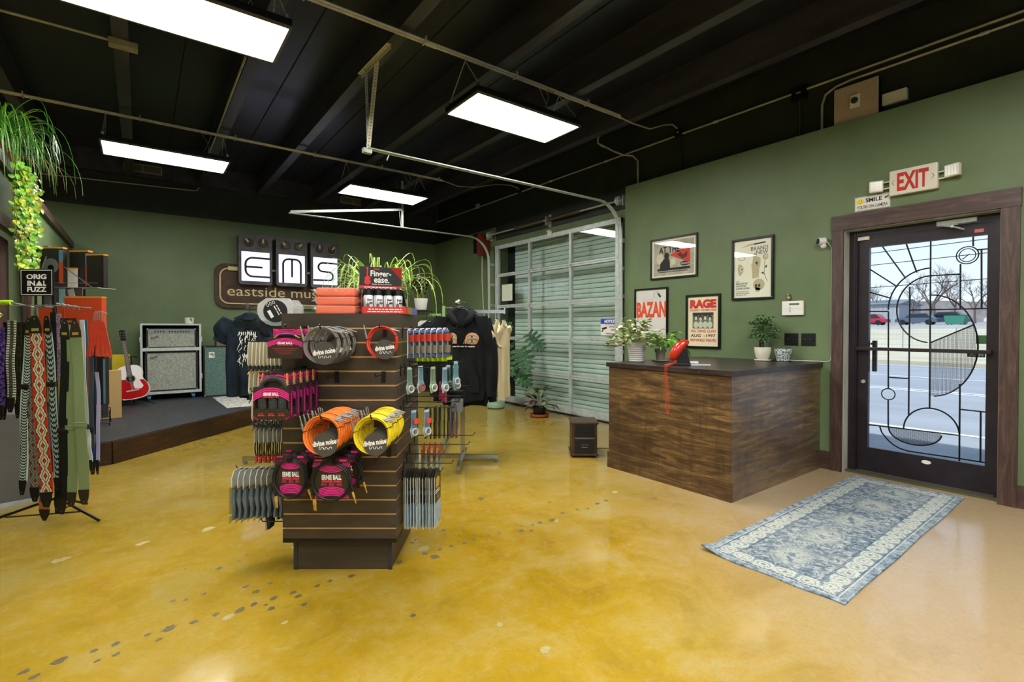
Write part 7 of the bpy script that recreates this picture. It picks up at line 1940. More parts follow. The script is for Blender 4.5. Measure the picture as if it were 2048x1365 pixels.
SM = dict(jac=strap_mat('red_jacquard', 'diamond', '#C23A22', '#DCCFAE', '#2A1A14'), scroll=strap_mat('black_white_scroll', 'scroll', '#C9D6CC', '#1C201E'), aztec=strap_mat('pale_aztec', 'scroll', '#A9BDB2', '#1C2422', sc=.55),
          cross=strap_mat('red_grey_cross', 'diamond', '#A3341F', '#8E9C8C', '#4A2A1E', sc=1.25), dots=strap_mat('dotted_braid', 'dots', '#14140F', '#6A6A58'), camo=strap_mat('dark_floral', 'mot', '#11110D', '#37351E'),
          purp=strap_mat('purple_floral', 'mot', '#1C1626', '#6E52A8', sc=.4), lav=strap_mat('lavender_mottled', 'mot', '#6E5A6E', '#B9A4B4'), blk=mat('smooth_black_leather', '#131416', .35), sage=strap_mat('sage_webbing', 'mot', '#7E8C62', '#8C9A70', sc=3),
          white=mat('white_webbing', '#C9CBC8', .6), teal=mat('teal_webbing', '#1F5A70', .6), navy=mat('navy_webbing', '#1E2A48', .6), grey=mat('charcoal_webbing', '#3A4044', .6), org=mat('orange_webbing', '#B8502A', .6), blue=mat('royal_webbing', '#1F3F8A', .6), lil=mat('pale_lilac_webbing', '#9E9CC0', .6), cream=mat('cream_webbing', '#C4BC9C', .6))
M_TAB = mat('dark_leather_tab', '#1C1815', .45); M_BRTAB = mat('brown_leather_tab', '#33231A', .45)
def strap(label, x0, y0, x1, y1, wpx, d, mk, top_tab=False, bot_tab='tab', bend=0.0, buckle=None, tabm=None):
    """strap hung between two heights; the first four numbers place its top and bottom ends"""
    f = lambda x, y: ((x - 1024) / 991.16 * d, 1.35 - (y - 658) / 991.16 * d)
    u0, z0 = f(x0, y0); u1, z1 = f(x1, y1); w = wpx / 991.16 * d
    L = z0 - z1; du = u1 - u0
    t = thing('guitar_strap', label, 'guitar strap', K(u0, d, z0), 0, 'guitar straps on the stand', rot=(0, -math.atan2(du, L), -YAW))
    L = math.hypot(L, du)
    pts = [(bend * math.sin(PI * q * 1.5) * .014, .004 * math.sin(q * 9), -L * q) for q in [i / 14 for i in range(15)]]
    b = B(); b.ribbon(pts, w, .003, (1, 0, 0)); put('webbing', b, SM[mk], t)
    tm = tabm or M_TAB
    if top_tab:
        b = B(); b.prism([(-w * .52, -.01), (w * .52, -.01), (w * .5, .03), (w * .36, .075), (w * .22, .105), (-w * .22, .105), (-w * .36, .075), (-w * .5, .03)], -.005, -.001, 'y'); tb = put('top_tab', b, tm, t)
        b = B(); b.box(-w * .28, w * .28, -.0062, -.005, .005, .022); b.lathe([(.006, -.0065), (0, -.0065)], 8, (0, 0, .085), 'y'); put('gold_stamp', b, mat('gold_stamp', '#A8923A', .5), tb)
    if bot_tab:
        c = pts[-1]; b = B(); b.prism([(c[0] - w * .5, c[2] + .012), (c[0] - w * .42, c[2] - .04), (c[0] - w * .2, c[2] - .085), (c[0] + w * .2, c[2] - .085), (c[0] + w * .42, c[2] - .04), (c[0] + w * .5, c[2] + .012)], -.006, -.002, 'y'); tb = put('end_tab', b, tm, t)
        b = B(); b.lathe([(.004, -.0066), (0, -.0066)], 8, (c[0], 0, c[2] - .065), 'y'); put('strap_hole', b, M_STEEL, tb)
    if buckle:
        q = buckle; c = pts[int(q * 14)]
        b = B(); b.tube([(c[0] - w * .58, -.006, c[2] - .012), (c[0] + w * .58, -.006, c[2] - .012), (c[0] + w * .58, -.006, c[2] + .014), (c[0] - w * .58, -.006, c[2] + .014)], .004, 6, closed=True); b.box(c[0] - w * .52, c[0] + w * .52, -.012, -.002, c[2] - .008, c[2] + .009); put('slide_buckle', b, tm if mk != 'sage' else SM['sage'], t)
    return t
D_ = 3.28
for a in (
 ('purple and black floral strap at the very edge of the photo', 2, 655, 0, 815, 14, D_, 'purp'),
 ('black braided strap edged with two rows of white dots', 24, 642, 19, 800, 17, D_, 'dots', False, 'tab', -.3),
 ('black strap hanging between the purple and the dotted one', 12, 645, 8, 815, 10, D_ + .03, 'blk'),
 ('dark floral strap next to the dotted one', 37, 645, 34, 812, 11, D_ + .02, 'camo'),
 ('dark floral strap partly behind the black and white scroll strap', 48, 645, 47, 806, 11, D_ + .04, 'camo'),
 ('black and white scroll-patterned strap curving down to a black tab', 57, 668, 40, 966, 15, D_ - .02, 'scroll', True, 'tab', -.5, .42),
 ('rust red strap with grey crosses, hanging behind the red diamond strap', 62, 760, 66, 980, 20, D_ + .02, 'cross'),
 ('wide red strap with cream and black diamonds, the boldest on the stand', 72, 664, 88, 990, 26, D_ - .05, 'jac', True, 'tab', -.15),
 ('pale grey-green strap with black aztec figures', 96, 664, 113, 960, 15, D_ - .01, 'aztec', True, 'tab', .3, .42),
 ('long black strap directly beside the aztec one', 106, 625, 110, 1000, 11, D_ + .05, 'blk'),
 ('mottled lavender strap between black ones', 116, 628, 115, 760, 12, D_ + .06, 'lav', False, None),
 ('smooth black leather strap with a scalloped top, beside the sage straps', 130, 672, 121, 1005, 18, D_ - .02, 'blk', True, 'tab', 0, .64),
 ('sage green webbing strap with a brown tab, nearer the black leather strap', 143, 680, 140, 990, 20, D_ - .02, 'sage', False, 'tab', 0, .61, M_BRTAB),
 ('sage green webbing strap with a scalloped black top', 152, 672, 165, 985, 22, D_ - .05, 'sage', True, 'tab', .1, .61, M_BRTAB),
 ('white strap hanging behind the sage one', 164, 640, 170, 850, 9, D_ + .06, 'white', False, None),
 ('cream strap hanging between the two sage straps', 140, 640, 142, 700, 9, D_ + .04, 'cream', False, None),
 ('teal strap hanging just past the sage ones', 171, 640, 172, 870, 7, D_ + .08, 'teal', False, None),
 ('orange-brown strap glimpsed behind the teal one', 176, 700, 176, 900, 6, D_ + .10, 'org', False, None),
 ('charcoal webbing strap with a metal buckle below the red cards', 182, 715, 181, 900, 8, D_ + .02, 'grey', False, 'tab', 0, .8),
 ('navy strap hanging under the red cards', 187, 690, 186, 870, 8, D_ + .06, 'navy', False, None),
 ('white webbing strap sagging outward past the charcoal one', 172, 860, 180, 925, 7, D_ - .01, 'white', False, 'tab', .3),
 ('long pale lilac-white strap at the outer side of the stand', 192, 745, 195, 925, 7, D_ + .02, 'lil', False, 'tab', .6),
 ('royal blue strap end low at the outer side of the stand', 188, 890, 186, 925, 7, D_ + .05, 'blue', False, 'tab')): strap(*a)
t = thing('tooled_leather_tab', 'orange-tan tooled leather tab hanging under the red diamond strap', 'leather tab', K(-3.067, D_ - .045, .185), -YAW)
b = B(); b.box(-.036, .036, -.002, .001, -.02, .06); put('tooled_panel', b, noisy('tooled_leather', '#7E3A1A', '#D0844A', 120, .5), t)
b = B(); b.prism([(-.036, -.02), (.036, -.02), (.028, -.06), (.010, -.095), (-.010, -.095), (-.028, -.06)], -.003, .001, 'y'); put('end_tab', b, M_TAB, t)
b = B(); b.tube([(0, 0, .06), (0, .01, .10)], .003, 5); put('loop', b, M_TAB, t)
for i in range(6):
    u, z = -2.80 + .013 * i, 1.41 - .004 * abs(i - 2)
    t = thing('red_strap_card', f'{ORD[i]} narrow red leather piece of the bunch on the strap stand, going outward', 'leather piece', K(u, 3.32, z), -YAW, 'narrow red pieces')
    sp = (-.045, -.03, -.008, .012, .028, .045)[i]
    b = B(); b.add([(-.008, -.002, 0), (.008, -.002, 0), (sp + .010, -.002, -.235), (sp - .010, -.002, -.245), (-.008, .002, 0), (.008, .002, 0), (sp + .010, .002, -.235), (sp - .010, .002, -.245)], [(3, 2, 1, 0), (4, 5, 6, 7), (0, 1, 5, 4), (1, 2, 6, 5), (2, 3, 7, 6), (3, 0, 4, 7)]); put('strip', b, noisy('red_leather', '#B5331C', '#D0442A', 20, .5), t)
    b = B(); b.tube([(0, 0, -.01), (0, 0, .045), (.012, 0, .062), (.024, 0, .05)], .0022, 5); put('hook', b, M_STEEL, t)
t = thing('tag_label', 'small black tag with orange script hanging by the strap clips', 'tag', K(-2.955, 3.30, 1.40), -YAW + R(4))
b = B(); b.box(-.05, .05, 0, .002, -.02, .02); put('card', b, M_BLACKP, t)
b = B(); addtext(b, 'Franklin', 0, -.0006, 0, .085, .022, shear=.3, bold=.02); put('orange_lettering', b, mat('orange_print', '#B8683A', .4), t)
for i in range(4):
    b = B(); x = .018 * i; b.tube([(x, 0, 0), (x + .01, -.01, .02), (x + .03, 0, .012), (x + .03, .01, -.01)], .004, 5)
    t = thing('strap_clip', f'{ORD[i]} little steel clip bunched where the scalloped straps hang', 'clip', K(-3.04 + .02 * i, 3.31, 1.50 - .005 * i), -YAW, 'steel clips'); put('clip_body', b, M_STEEL, t)
# display stand with product boxes behind
t = thing('product_display', 'grey pegboard display stand behind the strap stand', 'display stand', K(-4.45, 5.12, Z0), -YAW)
b = B(); b.box(-.37, -.31, -.02, .03, 0, 1.97); b.box(-.31, .0, 0.02, .03, 1.1, 1.62); put('pegboard', b, mat('pegboard_grey', '#6A706C', .5), t)
b = B()
for k in range(7):
    for j in range(6): b.box(-.30 + j * .045, -.293 + j * .045, .0185, .02, 1.15 + k * .065, 1.157 + k * .065)
put('peg_hole', b, M_HOLE, t)
b = B(); b.tube([(-.30, -.14, 1.93), (.30, -.20, 1.52)], .005, 6); b.tube([(-.31, 0, 1.525), (-.31, -.22, 1.525), (.36, -.22, 1.525), (.36, .0, 1.525)], .004, 5); b.tube([(-.31, -.22, 1.57), (.36, -.22, 1.57)], .003, 5); put('wire_shelf', b, M_STEEL, t)
b = B(); b.cyl((.02, 0.02, 0.0), (.02, 0.02, 1.53), .010, 8); b.cyl((-.34, .0, .01), (.02, .02, .01), .01, 8); put('frame', b, M_BLACKM, t)
def pbox(label, u, d, z, w, h, dep, body, rim, side=None, rz=0, fancy=False):
    q = thing('product_box', label, 'box', K(u, d, z), -YAW + R(rz), 'boxes on the pegboard display')
    b = B(); b.bbox(-w / 2, w / 2, 0, dep, 0, h, .003); put('carton', b, body, q)
    b = B(); b.box(-w / 2 - .002, w / 2 + .002, -.002, dep + .002, h - .012, h + .002); put('lid_edge', b, rim, q)
    if side: b = B(); b.box(w / 2 * .72, w / 2 + .001, -.0015, 0, .01, h * .6); put('side_print', b, side, q); b = B(); b.box(w / 2 * .72, w / 2 + .001, -.0015, 0, h * .6, h * .93); put('blue_side_print', b, mat('box_blue_print', '#5E8AA8', .5), q)
    if fancy:
        b = B(); b.lathe([(.075, -.0015), (0, -.0015)], 24, (.02, 0, h * .5), 'y'); b.box(-w * .42, -w * .3, -.0015, 0, h * .35, h * .62); b.lathe([(.022, -.0015), (0, -.0015)], 16, (-w * .3, 0, h * .85), 'y'); b.ribbon([(-.02, -.002, h * .75), (-.06, -.002, h * .45), (-.055, -.002, h * .2)], .014, .001, (1, 0, 0)); put('silver_print', b, mat('silver_print', '#8E9290', .4), q)
        b = B(); b.lathe([(.03, -.002), (0, -.002)], 16, (.02, 0, h * .45), 'y'); put('dark_disc', b, M_BLACKP, q)
M_RIM = mat('lid_orange', '#E09A1E', .5); M_BXK = mat('product_black', '#26221F', .4); M_BXR = mat('product_red_orange', '#CC4A22', .5)
pbox('black box with a silver turntable-like print, largest on the wire shelf', -4.60, 4.93, 1.79, .27, .37, .05, M_BXK, M_RIM, M_BXR, 3, True)
pbox('black box with an orange lid edge, half hidden behind the turntable box', -4.38, 5.02, 1.77, .20, .37, .05, M_BXK, M_RIM, M_BXR, -4)
pbox('black box with an orange lid edge at the outer end of the wire shelf', -4.20, 5.00, 1.76, .19, .34, .05, M_BXK, M_RIM, None, -6)
pbox('small white box with a blue square low on the wire shelf', -4.42, 4.98, 1.76, .08, .20, .03, M_WHITEP, M_RIM, None, 0)
pbox('wide red-orange box under the wire shelf', -4.28, 4.95, 1.14, .36, .53, .06, M_BXR, M_RIM, None, 2)
pbox('second red-orange box half hidden behind the strap clips', -4.62, 4.97, 1.13, .26, .46, .06, M_BXR, M_BXR, None, 0)
pbox('tan box under the pegboard behind the straps', -4.60, 5.04, .60, .28, .45, .06, mat('tan_carton', '#A88A58', .65), mat('tan_carton', '#A88A58', .65))
pbox('slim black and blue box standing below the red-orange one', -4.18, 5.0, .58, .14, .50, .05, M_BXK, M_BXR, mat('box_blue_print', '#5E8AA8', .5))
for i, (x, c) in enumerate(((-4.50, '#8FB4BC'), (-4.38, '#A9A9A0'))):
    b = B(); b.box(-.03, .03, 0, .004, 0, .15)
    put('hang_card', b, mat('card_%s' % ('teal', 'pale')[i], c, .5), loc=K(x, 4.96, 1.60), rot=(0, R((0, -14)[i]), -YAW), label=('pale teal card hanging under the wire shelf', 'tilted pale grey card hanging under the wire shelf')[i], cat='card')
# grey case at the frame edge
t = thing('grey_case', 'grey panelled case with an aluminium bottom edge, cut off by the photo edge', 'case', (-.94, 5.25, 0), R(11))
b = B(); b.bbox(0, .31, 0, .5, .012, .70, .004); put('panel_body', b, mat('case_grey', '#5E5E5A', .5), t)
b = B(); b.box(-.002, .314, -.006, .01, .0, .035); b.box(.300, .314, -.006, .01, 0, .70); put('edge_extrusion', b, M_ALU, t)

# ================================================================ plants
def green(name, c1, c2, rough=.38, scale=14):
    if name in MATS: return MATS[name]
    m = noisy(name, c1, c2, scale, rough); m.node_tree.nodes['Principled BSDF'].inputs['Subsurface Weight'].default_value = 0.0; return m
def arch(b, c, az, L, h, wd, droop, n=9, tw=0.0):
    """arching grass-like blade"""
    pts = []; ws = []
    for i in range(n + 1):
        q = i / n; r_ = L * math.sin(min(1, q) * PI * .5) ; z = h * math.sin(q * PI * .62) * 1.0 - droop * q ** 3
        pts.append((c[0] + r_ * math.cos(az + tw * q), c[1] + r_ * math.sin(az + tw * q), c[2] + z)); ws.append(wd * (1 - .85 * q ** 2.2) * (0.6 + .4 * min(1, q * 5)))
    b.ribbon(pts, ws, .0012, (-math.sin(az), math.cos(az), 0))
def pot_lathe(t, prof, m, soil_z, soil_r, name='pot'):
    b = B(); b.lathe(prof, 28); put(name, b, m, t, smooth=35)
    b = B(); b.lathe([(soil_r, soil_z), (0, soil_z + .004)], 20); put('soil', b, mat('potting_soil', '#1E1610', .9), t)
M_TERRA = noisy('terracotta', '#9A4A2C', '#B05A38', 9, .6)
# spider plant behind the tower
g1 = green('spider_green', '#86B42C', '#BCDC5E'); g2 = green('spider_pale', '#A9C86A', '#C8DC94')
t = thing('spider_plant', 'large bright green spider plant arching over the shelf behind the tower', 'plant', K(-1.47, 5.44, 1.5535), -YAW)
pot_lathe(t, [(.08, 0), (.11, .01), (.13, .16), (.12, .16), (.11, .14)], M_WHITEP, .14, .11)
rr = random.Random(11)
for k in range(2):
    b = B()
    for i in range(72): a = rr.uniform(0, 2 * PI); arch(b, (.03 * math.cos(a), .03 * math.sin(a), .14), a, rr.uniform(.25, .58), rr.uniform(.16, .50), rr.uniform(.014, .022), rr.uniform(.1, .42))
    if k == 0:
        for az, L, h, dr in ((.25, .60, .48, .35), (.1, .70, .38, .42), (.5, .62, .52, .2), (-.2, .75, .30, .38), (2.9, .42, .50, .05), (3.2, .50, .18, .25), (-.5, .8, .30, .5), (.7, .45, .58, .15)): arch(b, (0, 0, .15), az, L, h, .026, dr, 12)
    put('leaf_blades', b, (g1, g2)[k], t)
b = B()
for i in range(60):
    x = -.30 + rr.uniform(0, .22); z = .12 - rr.uniform(0, .10); y = -.20 - rr.uniform(0, .05); b.ribbon([(x + .1, y + .15, .20), (x, y, z + .08), (x + rr.uniform(-.03, .03), y, z - .05), (x + rr.uniform(-.05, .05), y, z - rr.uniform(.14, .30))], [.006, .009, .008, .002], .001, (1, 0, 0))
put('trailing_blades', b, g1, t)
t = thing('croton_plant', 'leafy coppery-stemmed plant in a white pot between the spider plant and the dark one', 'plant', K(-1.24, 5.46, 1.5535), -YAW)
pot_lathe(t, [(.06, 0), (.085, .01), (.095, .12), (.088, .12), (.08, .10)], M_WHITEP, .10, .08)
b = B(); b2 = B()
for i in range(26):
    a = rr.uniform(0, 2 * PI); h = rr.uniform(.14, .36); r_ = rr.uniform(.03, .10); p = (r_ * math.cos(a), r_ * math.sin(a), h); b2.tube([(0, 0, .1), p], .003, 4)
    for j in range(2): q = a + rr.uniform(-.8, .8); L = rr.uniform(.08, .13); b.leaf(p, (p[0] + L * math.cos(q), p[1] + L * math.sin(q), p[2] + rr.uniform(-.03, .05)), .035, (0, 0, 1), .15)
put('leaf', b, green('croton_green', '#2E5A1E', '#7E9A3A'), t); put('stem', b2, mat('copper_stem', '#8A4A2A', .5), t)
t = thing('zz_plant', 'dark upright glossy-leaved plant in a white pot at the end of the shelf', 'plant', K(-.995, 5.42, 1.5535), -YAW)
pot_lathe(t, [(.055, 0), (.058, .004), (.075, .125), (.068, .125), (.062, .11)], M_WHITEP, .11, .062)
b = B(); b2 = B()
for i in range(17):
    a = rr.uniform(0, 2 * PI); tip = Vector((.17 * math.cos(a) * rr.random(), .15 * math.sin(a) * rr.random(), rr.uniform(.26, .42))); base = Vector((.02 * math.cos(a), .02 * math.sin(a), .11)); b2.tube([base, tip], [.004, .002], 4)
    for j in range(9):
        q = .25 + .75 * j / 8; p = base.lerp(tip, q); s = 1 if j % 2 else -1; az = a + s * 1.3; b.leaf(p, p + Vector((.05 * math.cos(az), .05 * math.sin(az), .03)), .022, (0, 0, 1), .1)
put('leaflets', b, green('zz_dark', '#141F14', '#3E4C3A', .2), t); put('stems', b2, mat('olive_stem', '#7E8A34', .5), t)
# counter plants
t = thing('variegated_plant', 'cream and green variegated plant in a ribbed white pot on the counter corner', 'plant', (3.93, 3.19, CT), .4)
prof = [(.062, 0)]
for k in range(9): z = .006 + k * .020; r_ = .070 + k * .0025; prof += [(r_, z), (r_ + .003, z + .008), (r_, z + .016)]
pot_lathe(t, prof + [(.093, .195), (.085, .195), (.083, .17)], mat('ribbed_white_ceramic', '#C9C8C4', .35), .17, .083)
bs = [B(), B()]; b2 = B()
for i in range(52):
    a = rr.uniform(0, 2 * PI); r_ = .10 + .17 * rr.random() ** .7; h = rr.uniform(.17, .26) if rr.random() < .55 else rr.uniform(.25, .40)
    if h > .3: r_ *= .55
    p = Vector((r_ * math.cos(a), r_ * math.sin(a), h)); b2.tube([(0, 0, .17), (p.x * .5, p.y * .5, h * .5 + .13), p], .0022, 4)
    for j in range(11):
        q = rr.uniform(0, 2 * PI); o = p + Vector((rr.uniform(-.04, .04), rr.uniform(-.04, .04), rr.uniform(-.03, .04))); L = rr.uniform(.038, .060); bs[rr.random() < .35].leaf(o, o + Vector((L * math.cos(q), L * math.sin(q), rr.uniform(-.02, .02))), L * .8, (rr.uniform(-.5, .5), rr.uniform(-.5, .5), 1), .1)
put('leaf_cluster', bs[0], green('variegated_cream', '#A3B078', '#D6D8B4', .45, 60), t); put('green_leaf_cluster', bs[1], green('variegated_green', '#5E7E3E', '#9CAE72', .45, 60), t); put('stems', b2, mat('pale_stem', '#8C9C5C', .5), t)
def heart(b, base, tip, wd, nrm=(0, 0, 1), dr=.15): b.leaf(base, tip, wd, nrm, dr, fold=.22, shape=[0.35, .95, 1.0, .72, .38, 0.0])
t = thing('pothos_plant', 'bright lime green pothos in a small grey pot with a pale saucer', 'plant', (4.19, 3.10, CT), 0)
b = B(); b.lathe([(.03, 0), (.085, .006), (.09, .014), (.08, .012), (0, .008)], 24); put('saucer', b, mat('pale_saucer', '#A9A796', .5), t, smooth=40)
pot_lathe(t, [(.040, .010), (.048, .09), (.056, .092), (.058, .125), (.052, .125), (.050, .11)], mat('grey_clay', '#7E7666', .6), .11, .05)
b = B(); b2 = B()
for i in range(26):
    a = rr.uniform(0, 2 * PI); r_ = rr.uniform(.06, .17); h = rr.uniform(.12, .28); p = Vector((r_ * math.cos(a), r_ * math.sin(a), h)); b2.tube([(0, 0, .11), (p.x * .4, p.y * .4, h), p], .0025, 4)
    L = rr.uniform(.08, .13); heart(b, p, p + Vector((L * math.cos(a), L * math.sin(a), rr.uniform(-.09, .02))), L * .55)
for s in ((-.14, .10, .10), (.17, -.12, .14)): b2.tube([(0, 0, .11), (s[0] * .6, s[1] * .6, .2), s], .002, 4); heart(b, s, (s[0] * 1.5, s[1] * 1.5, s[2] - .12), .07)
put('leaves', b, green('pothos_lime', '#3E9A1C', '#86C82E', .3), t); put('stems', b2, mat('lime_stem', '#8CB04A', .5), t)
t = thing('umbrella_tree', 'small bushy green tree in a cream pot with saucer, beside the patterned pot', 'plant', (5.09, 2.52, CT), 0)
b = B(); b.lathe([(.07, 0), (.078, .006), (.078, .016), (.066, .016), (.06, .008), (0, .008)], 24); put('saucer', b, M_CREAMP, t, smooth=40)
pot_lathe(t, [(.045, .010), (.066, .04), (.078, .10), (.079, .138), (.072, .138), (.068, .12)], M_CREAMP, .12, .068)
b2 = B(); b2.tube([(0, 0, .11), (.012, .004, .17), (-.01, 0, .25), (0, 0, .33)], [.012, .010, .008, .005], 6); put('trunk', b2, mat('dark_trunk', '#2A2018', .7), t)
b = B(); b2 = B()
for i in range(62):
    a = rr.uniform(0, 2 * PI); e = rr.uniform(-1.0, 1.4); r_ = rr.uniform(.08, .155); p = Vector((r_ * math.cos(e) * math.cos(a), r_ * math.cos(e) * math.sin(a), .315 + r_ * 1.0 * math.sin(e))); b2.tube([(0, 0, .30), p], .0015, 4)
    for j in range(7):
        q = 2 * PI * j / 7; L = rr.uniform(.045, .062); b.leaf(p, p + Vector((L * math.cos(q), L * math.sin(q), -.015)), .020, (0, 0, 1), .15)
put('leaves', b, green('umbrella_green', '#1F4A22', '#5A8A4A', .5), t); put('twigs', b2, mat('twig_green', '#4A6A34', .6), t)
t = thing('patterned_pot', 'white pot with a grey printed pattern standing by the wall end of the counter', 'pot', (5.14, 2.34, CT), 0)
pm = mat('patterned_ceramic', '#C2C8C6', .4); n = N(pm); v = n.coord((1, 1, 1)); vo = n.new('TexVoronoi', feature='F1'); vo.inputs['Scale'].default_value = 32; vo.inputs['Randomness'].default_value = .15; n.link(v, vo.inputs['Vector'])
n.base(n.ramp(n.math('SINE', n.math('MULTIPLY', vo.outputs['Distance'], 14)), [(.0, '#5E6A6A'), (.30, '#6A7676'), (.42, '#C6CCCA')]))
b = B(); b.lathe([(.056, .006), (.072, .085), (.076, .087), (.080, .125), (.072, .125), (.066, .09), (0, .09)], 26); put('pot', b, pm, t, smooth=35)
b = B(); b.lathe([(.075, 0), (.08, .006), (0, .006)], 24); put('saucer', b, M_TRIMWOOD, t)
b = B(); b.lathe([(.022, 0), (.024, .03), (.012, .034), (.012, .05), (0, .05)], 14)
put('black_bottle_cap', b, M_BLACKP, loc=(5.20, 2.60, CT), label='small black cap-like object behind the cream pot on the counter', cat='small object', smooth=40).scale = (1, 1, 4.2)
# monstera
def monstera(b, c, tip, size, nrm):
    c = Vector(c); tip = Vector(tip); ax = (tip - c).normalized(); nn = Vector(nrm); sd = ax.cross(nn).normalized(); nn = sd.cross(ax)
    b.leaf(c, tip, size * .34, nn, -.06, shape=[.3, 1, 1, .7, 0])
    for s in (-1, 1):
        for k in range(6):
            q = .04 + .15 * k; p = c.lerp(tip, q) ; ang = (115 - 15 * k); L = size * (.40, .50, .52, .48, .40, .28)[k]
            e = p + (ax * math.cos(R(ang)) + sd * s * math.sin(R(ang))) * L * 1.0 - nn * L * .18; b.leaf(p, e, size * .155, nn, .10, fold=.1, shape=[1.0, 1.0, .95, .8, 0.1])
t = thing('monstera_plant', 'monstera with split leaves in a tall mint green planter by the garage door', 'plant', (4.84, 6.92, 0), 0)
pot_lathe(t, [(.12, 0), (.15, .02), (.155, .08), (.148, .085), (.165, .46), (.155, .46), (.15, .43)], noisy('mint_planter', '#8FB09A', '#9CBCA6', 3, .5), .43, .15, 'planter')
b = B(); b2 = B()
for (dx, dy, z, ex, ey, ez, s) in ((.12, -.50, .98, .10, -.72, .62, .42), (.02, -.25, 1.0, .0, -.48, .55, .42), (.14, -.72, 1.26, .25, -.98, 1.0, .30), (-.1, -.2, .75, -.22, -.36, .42, .34), (.05, -.1, 1.28, .1, -.32, 1.42, .28), (-.12, .05, 1.35, -.3, -.08, 1.22, .26), (.1, -.45, .72, .2, -.68, .40, .34), (-.22, .12, 1.5, -.34, .16, 1.35, .22)):
    b2.tube([(0, 0, .43), (dx * .4, dy * .4, z * .85), (dx, dy, z)], [.010, .008, .005], 6); monstera(b, (dx, dy, z), (ex, ey, ez), s, (-.75, -.6, .45))
put('split_leaves', b, green('monstera_green', '#0F3616', '#1F5522', .6, 6), t); put('leaf_stalks', b2, mat('stalk_green', '#3E6A2A', .5), t)
t = thing('caladium_plant', 'low plant with maroon and grey-green leaves in a black pot on a terracotta saucer', 'plant', (4.90, 5.84, 0), 0)
b = B(); b.lathe([(.10, 0), (.14, .012), (.148, .045), (.135, .045), (.125, .02), (0, .02)], 28); put('saucer', b, M_TERRA, t, smooth=40)
pot_lathe(t, [(.085, .021), (.12, .15), (.112, .15), (.108, .13)], M_BLACKP, .13, .108)
bs = [B(), B()]
for i in range(30):
    a = rr.uniform(0, 2 * PI); r_ = rr.uniform(.05, .18); h = rr.uniform(.2, .42) if i % 3 else rr.uniform(.12, .2); p = Vector((r_ * math.cos(a), r_ * math.sin(a), h)); b2 = bs[1] if i % 4 == 0 else bs[0]
    L = rr.uniform(.14, .22); b2.leaf((p.x * .3, p.y * .3, .13), p, .008, (0, 0, 1), .1); heart(b2, p, p + Vector((L * math.cos(a), L * math.sin(a), rr.uniform(-.10, .10))), L * .45)
put('leaves', bs[0], green('caladium_green', '#3C4A2A', '#7C8A58', .4, 25), t); put('maroon_leaves', bs[1], green('caladium_maroon', '#2E1414', '#5E2420', .3, 12), t)
# hanging plants on the partition
t = thing('ponytail_plant', 'long grassy green plant spilling from the top of the low partition wall', 'plant', (-.93, 5.50, 2.6805), 0)
pot_lathe(t, [(.07, 0), (.09, .02), (.10, .13), (.09, .13), (.085, .11)], M_TERRA, .11, .085)
g = [green('grass_green', '#235E14', '#4E9426', .3), green('grass_bright', '#3C8A1E', '#7CB838', .3)]
for k in range(2):
    b = B()
    for i in range(75): a = rr.uniform(-1.3, 1.6); arch(b, (.02, .02 * math.sin(a), .10), a + (YAW * -1 + .2), rr.uniform(.14, .42), rr.uniform(.08, .38), rr.uniform(.007, .013), rr.uniform(.18, .50), 9, rr.uniform(-.4, .4))
    if k == 0:
        for az, L, h, dr in ((-.65, .62, .25, .55), (-.55, .52, .30, .65), (-.7, .45, .42, .30), (-.45, .60, .05, .42)): arch(b, (0, 0, .12), az, L, h, .010, dr, 14, .1)
    put('grass_blades', b, g[k], t)
b = B()
for i in range(9): a = rr.uniform(-1.2, .3); arch(b, (.1, 0, .02), a, rr.uniform(.2, .42), .02, .005, rr.uniform(.18, .34), 7)
put('dry_tips', b, mat('dry_straw', '#9A8A5A', .6), t)
t = thing('trailing_vine', 'yellow-green round-leaved vine trailing down the face of the low partition', 'plant', (-.88, 5.62, 2.6805), 0)
pot_lathe(t, [(.05, 0), (.07, .02), (.075, .09), (.068, .09), (.06, .08)], M_TERRA, .08, .06)
bs = [B(), B()]; b2 = B()
for i in range(30):
    yy = rr.uniform(-.45, .36); L = rr.uniform(.35, 1.05) * (1.0 if yy < .12 else .55); x0 = .10 + rr.uniform(0, .07)
    pts = [(0, yy * .3, .08), (.08, yy * .7, .07), (x0, yy, -.08)] + [(x0 + .01 * math.sin(j * 1.7), yy + .03 * math.sin(j), -.08 - L * j / 6) for j in range(1, 7)]; b2.tube(pts, .0022, 4)
    for j in range(int(L * 38)):
        q = rr.random(); z = -.05 - L * q; a = rr.uniform(0, 2 * PI); s = rr.uniform(.034, .052); o = Vector((x0 + rr.uniform(-.02, .05), yy + rr.uniform(-.05, .05), z)); bs[rr.random() < .4].leaf(o, o + Vector((.25 * s, s * .6 * math.sin(a), -.75 * s)), s * .9, (.8, -.9 + rr.uniform(-.6, .6), .5), .12, shape=[.3, .9, 1, .8, .2])
put('round_leaves', bs[0], green('vine_green', '#4E9A1E', '#8CC83C', .35), t); put('yellow_leaves', bs[1], green('vine_yellow', '#9CB42A', '#C8CC3E', .35), t); put('vine_stems', b2, mat('vine_stem', '#7A6A30', .6), t)

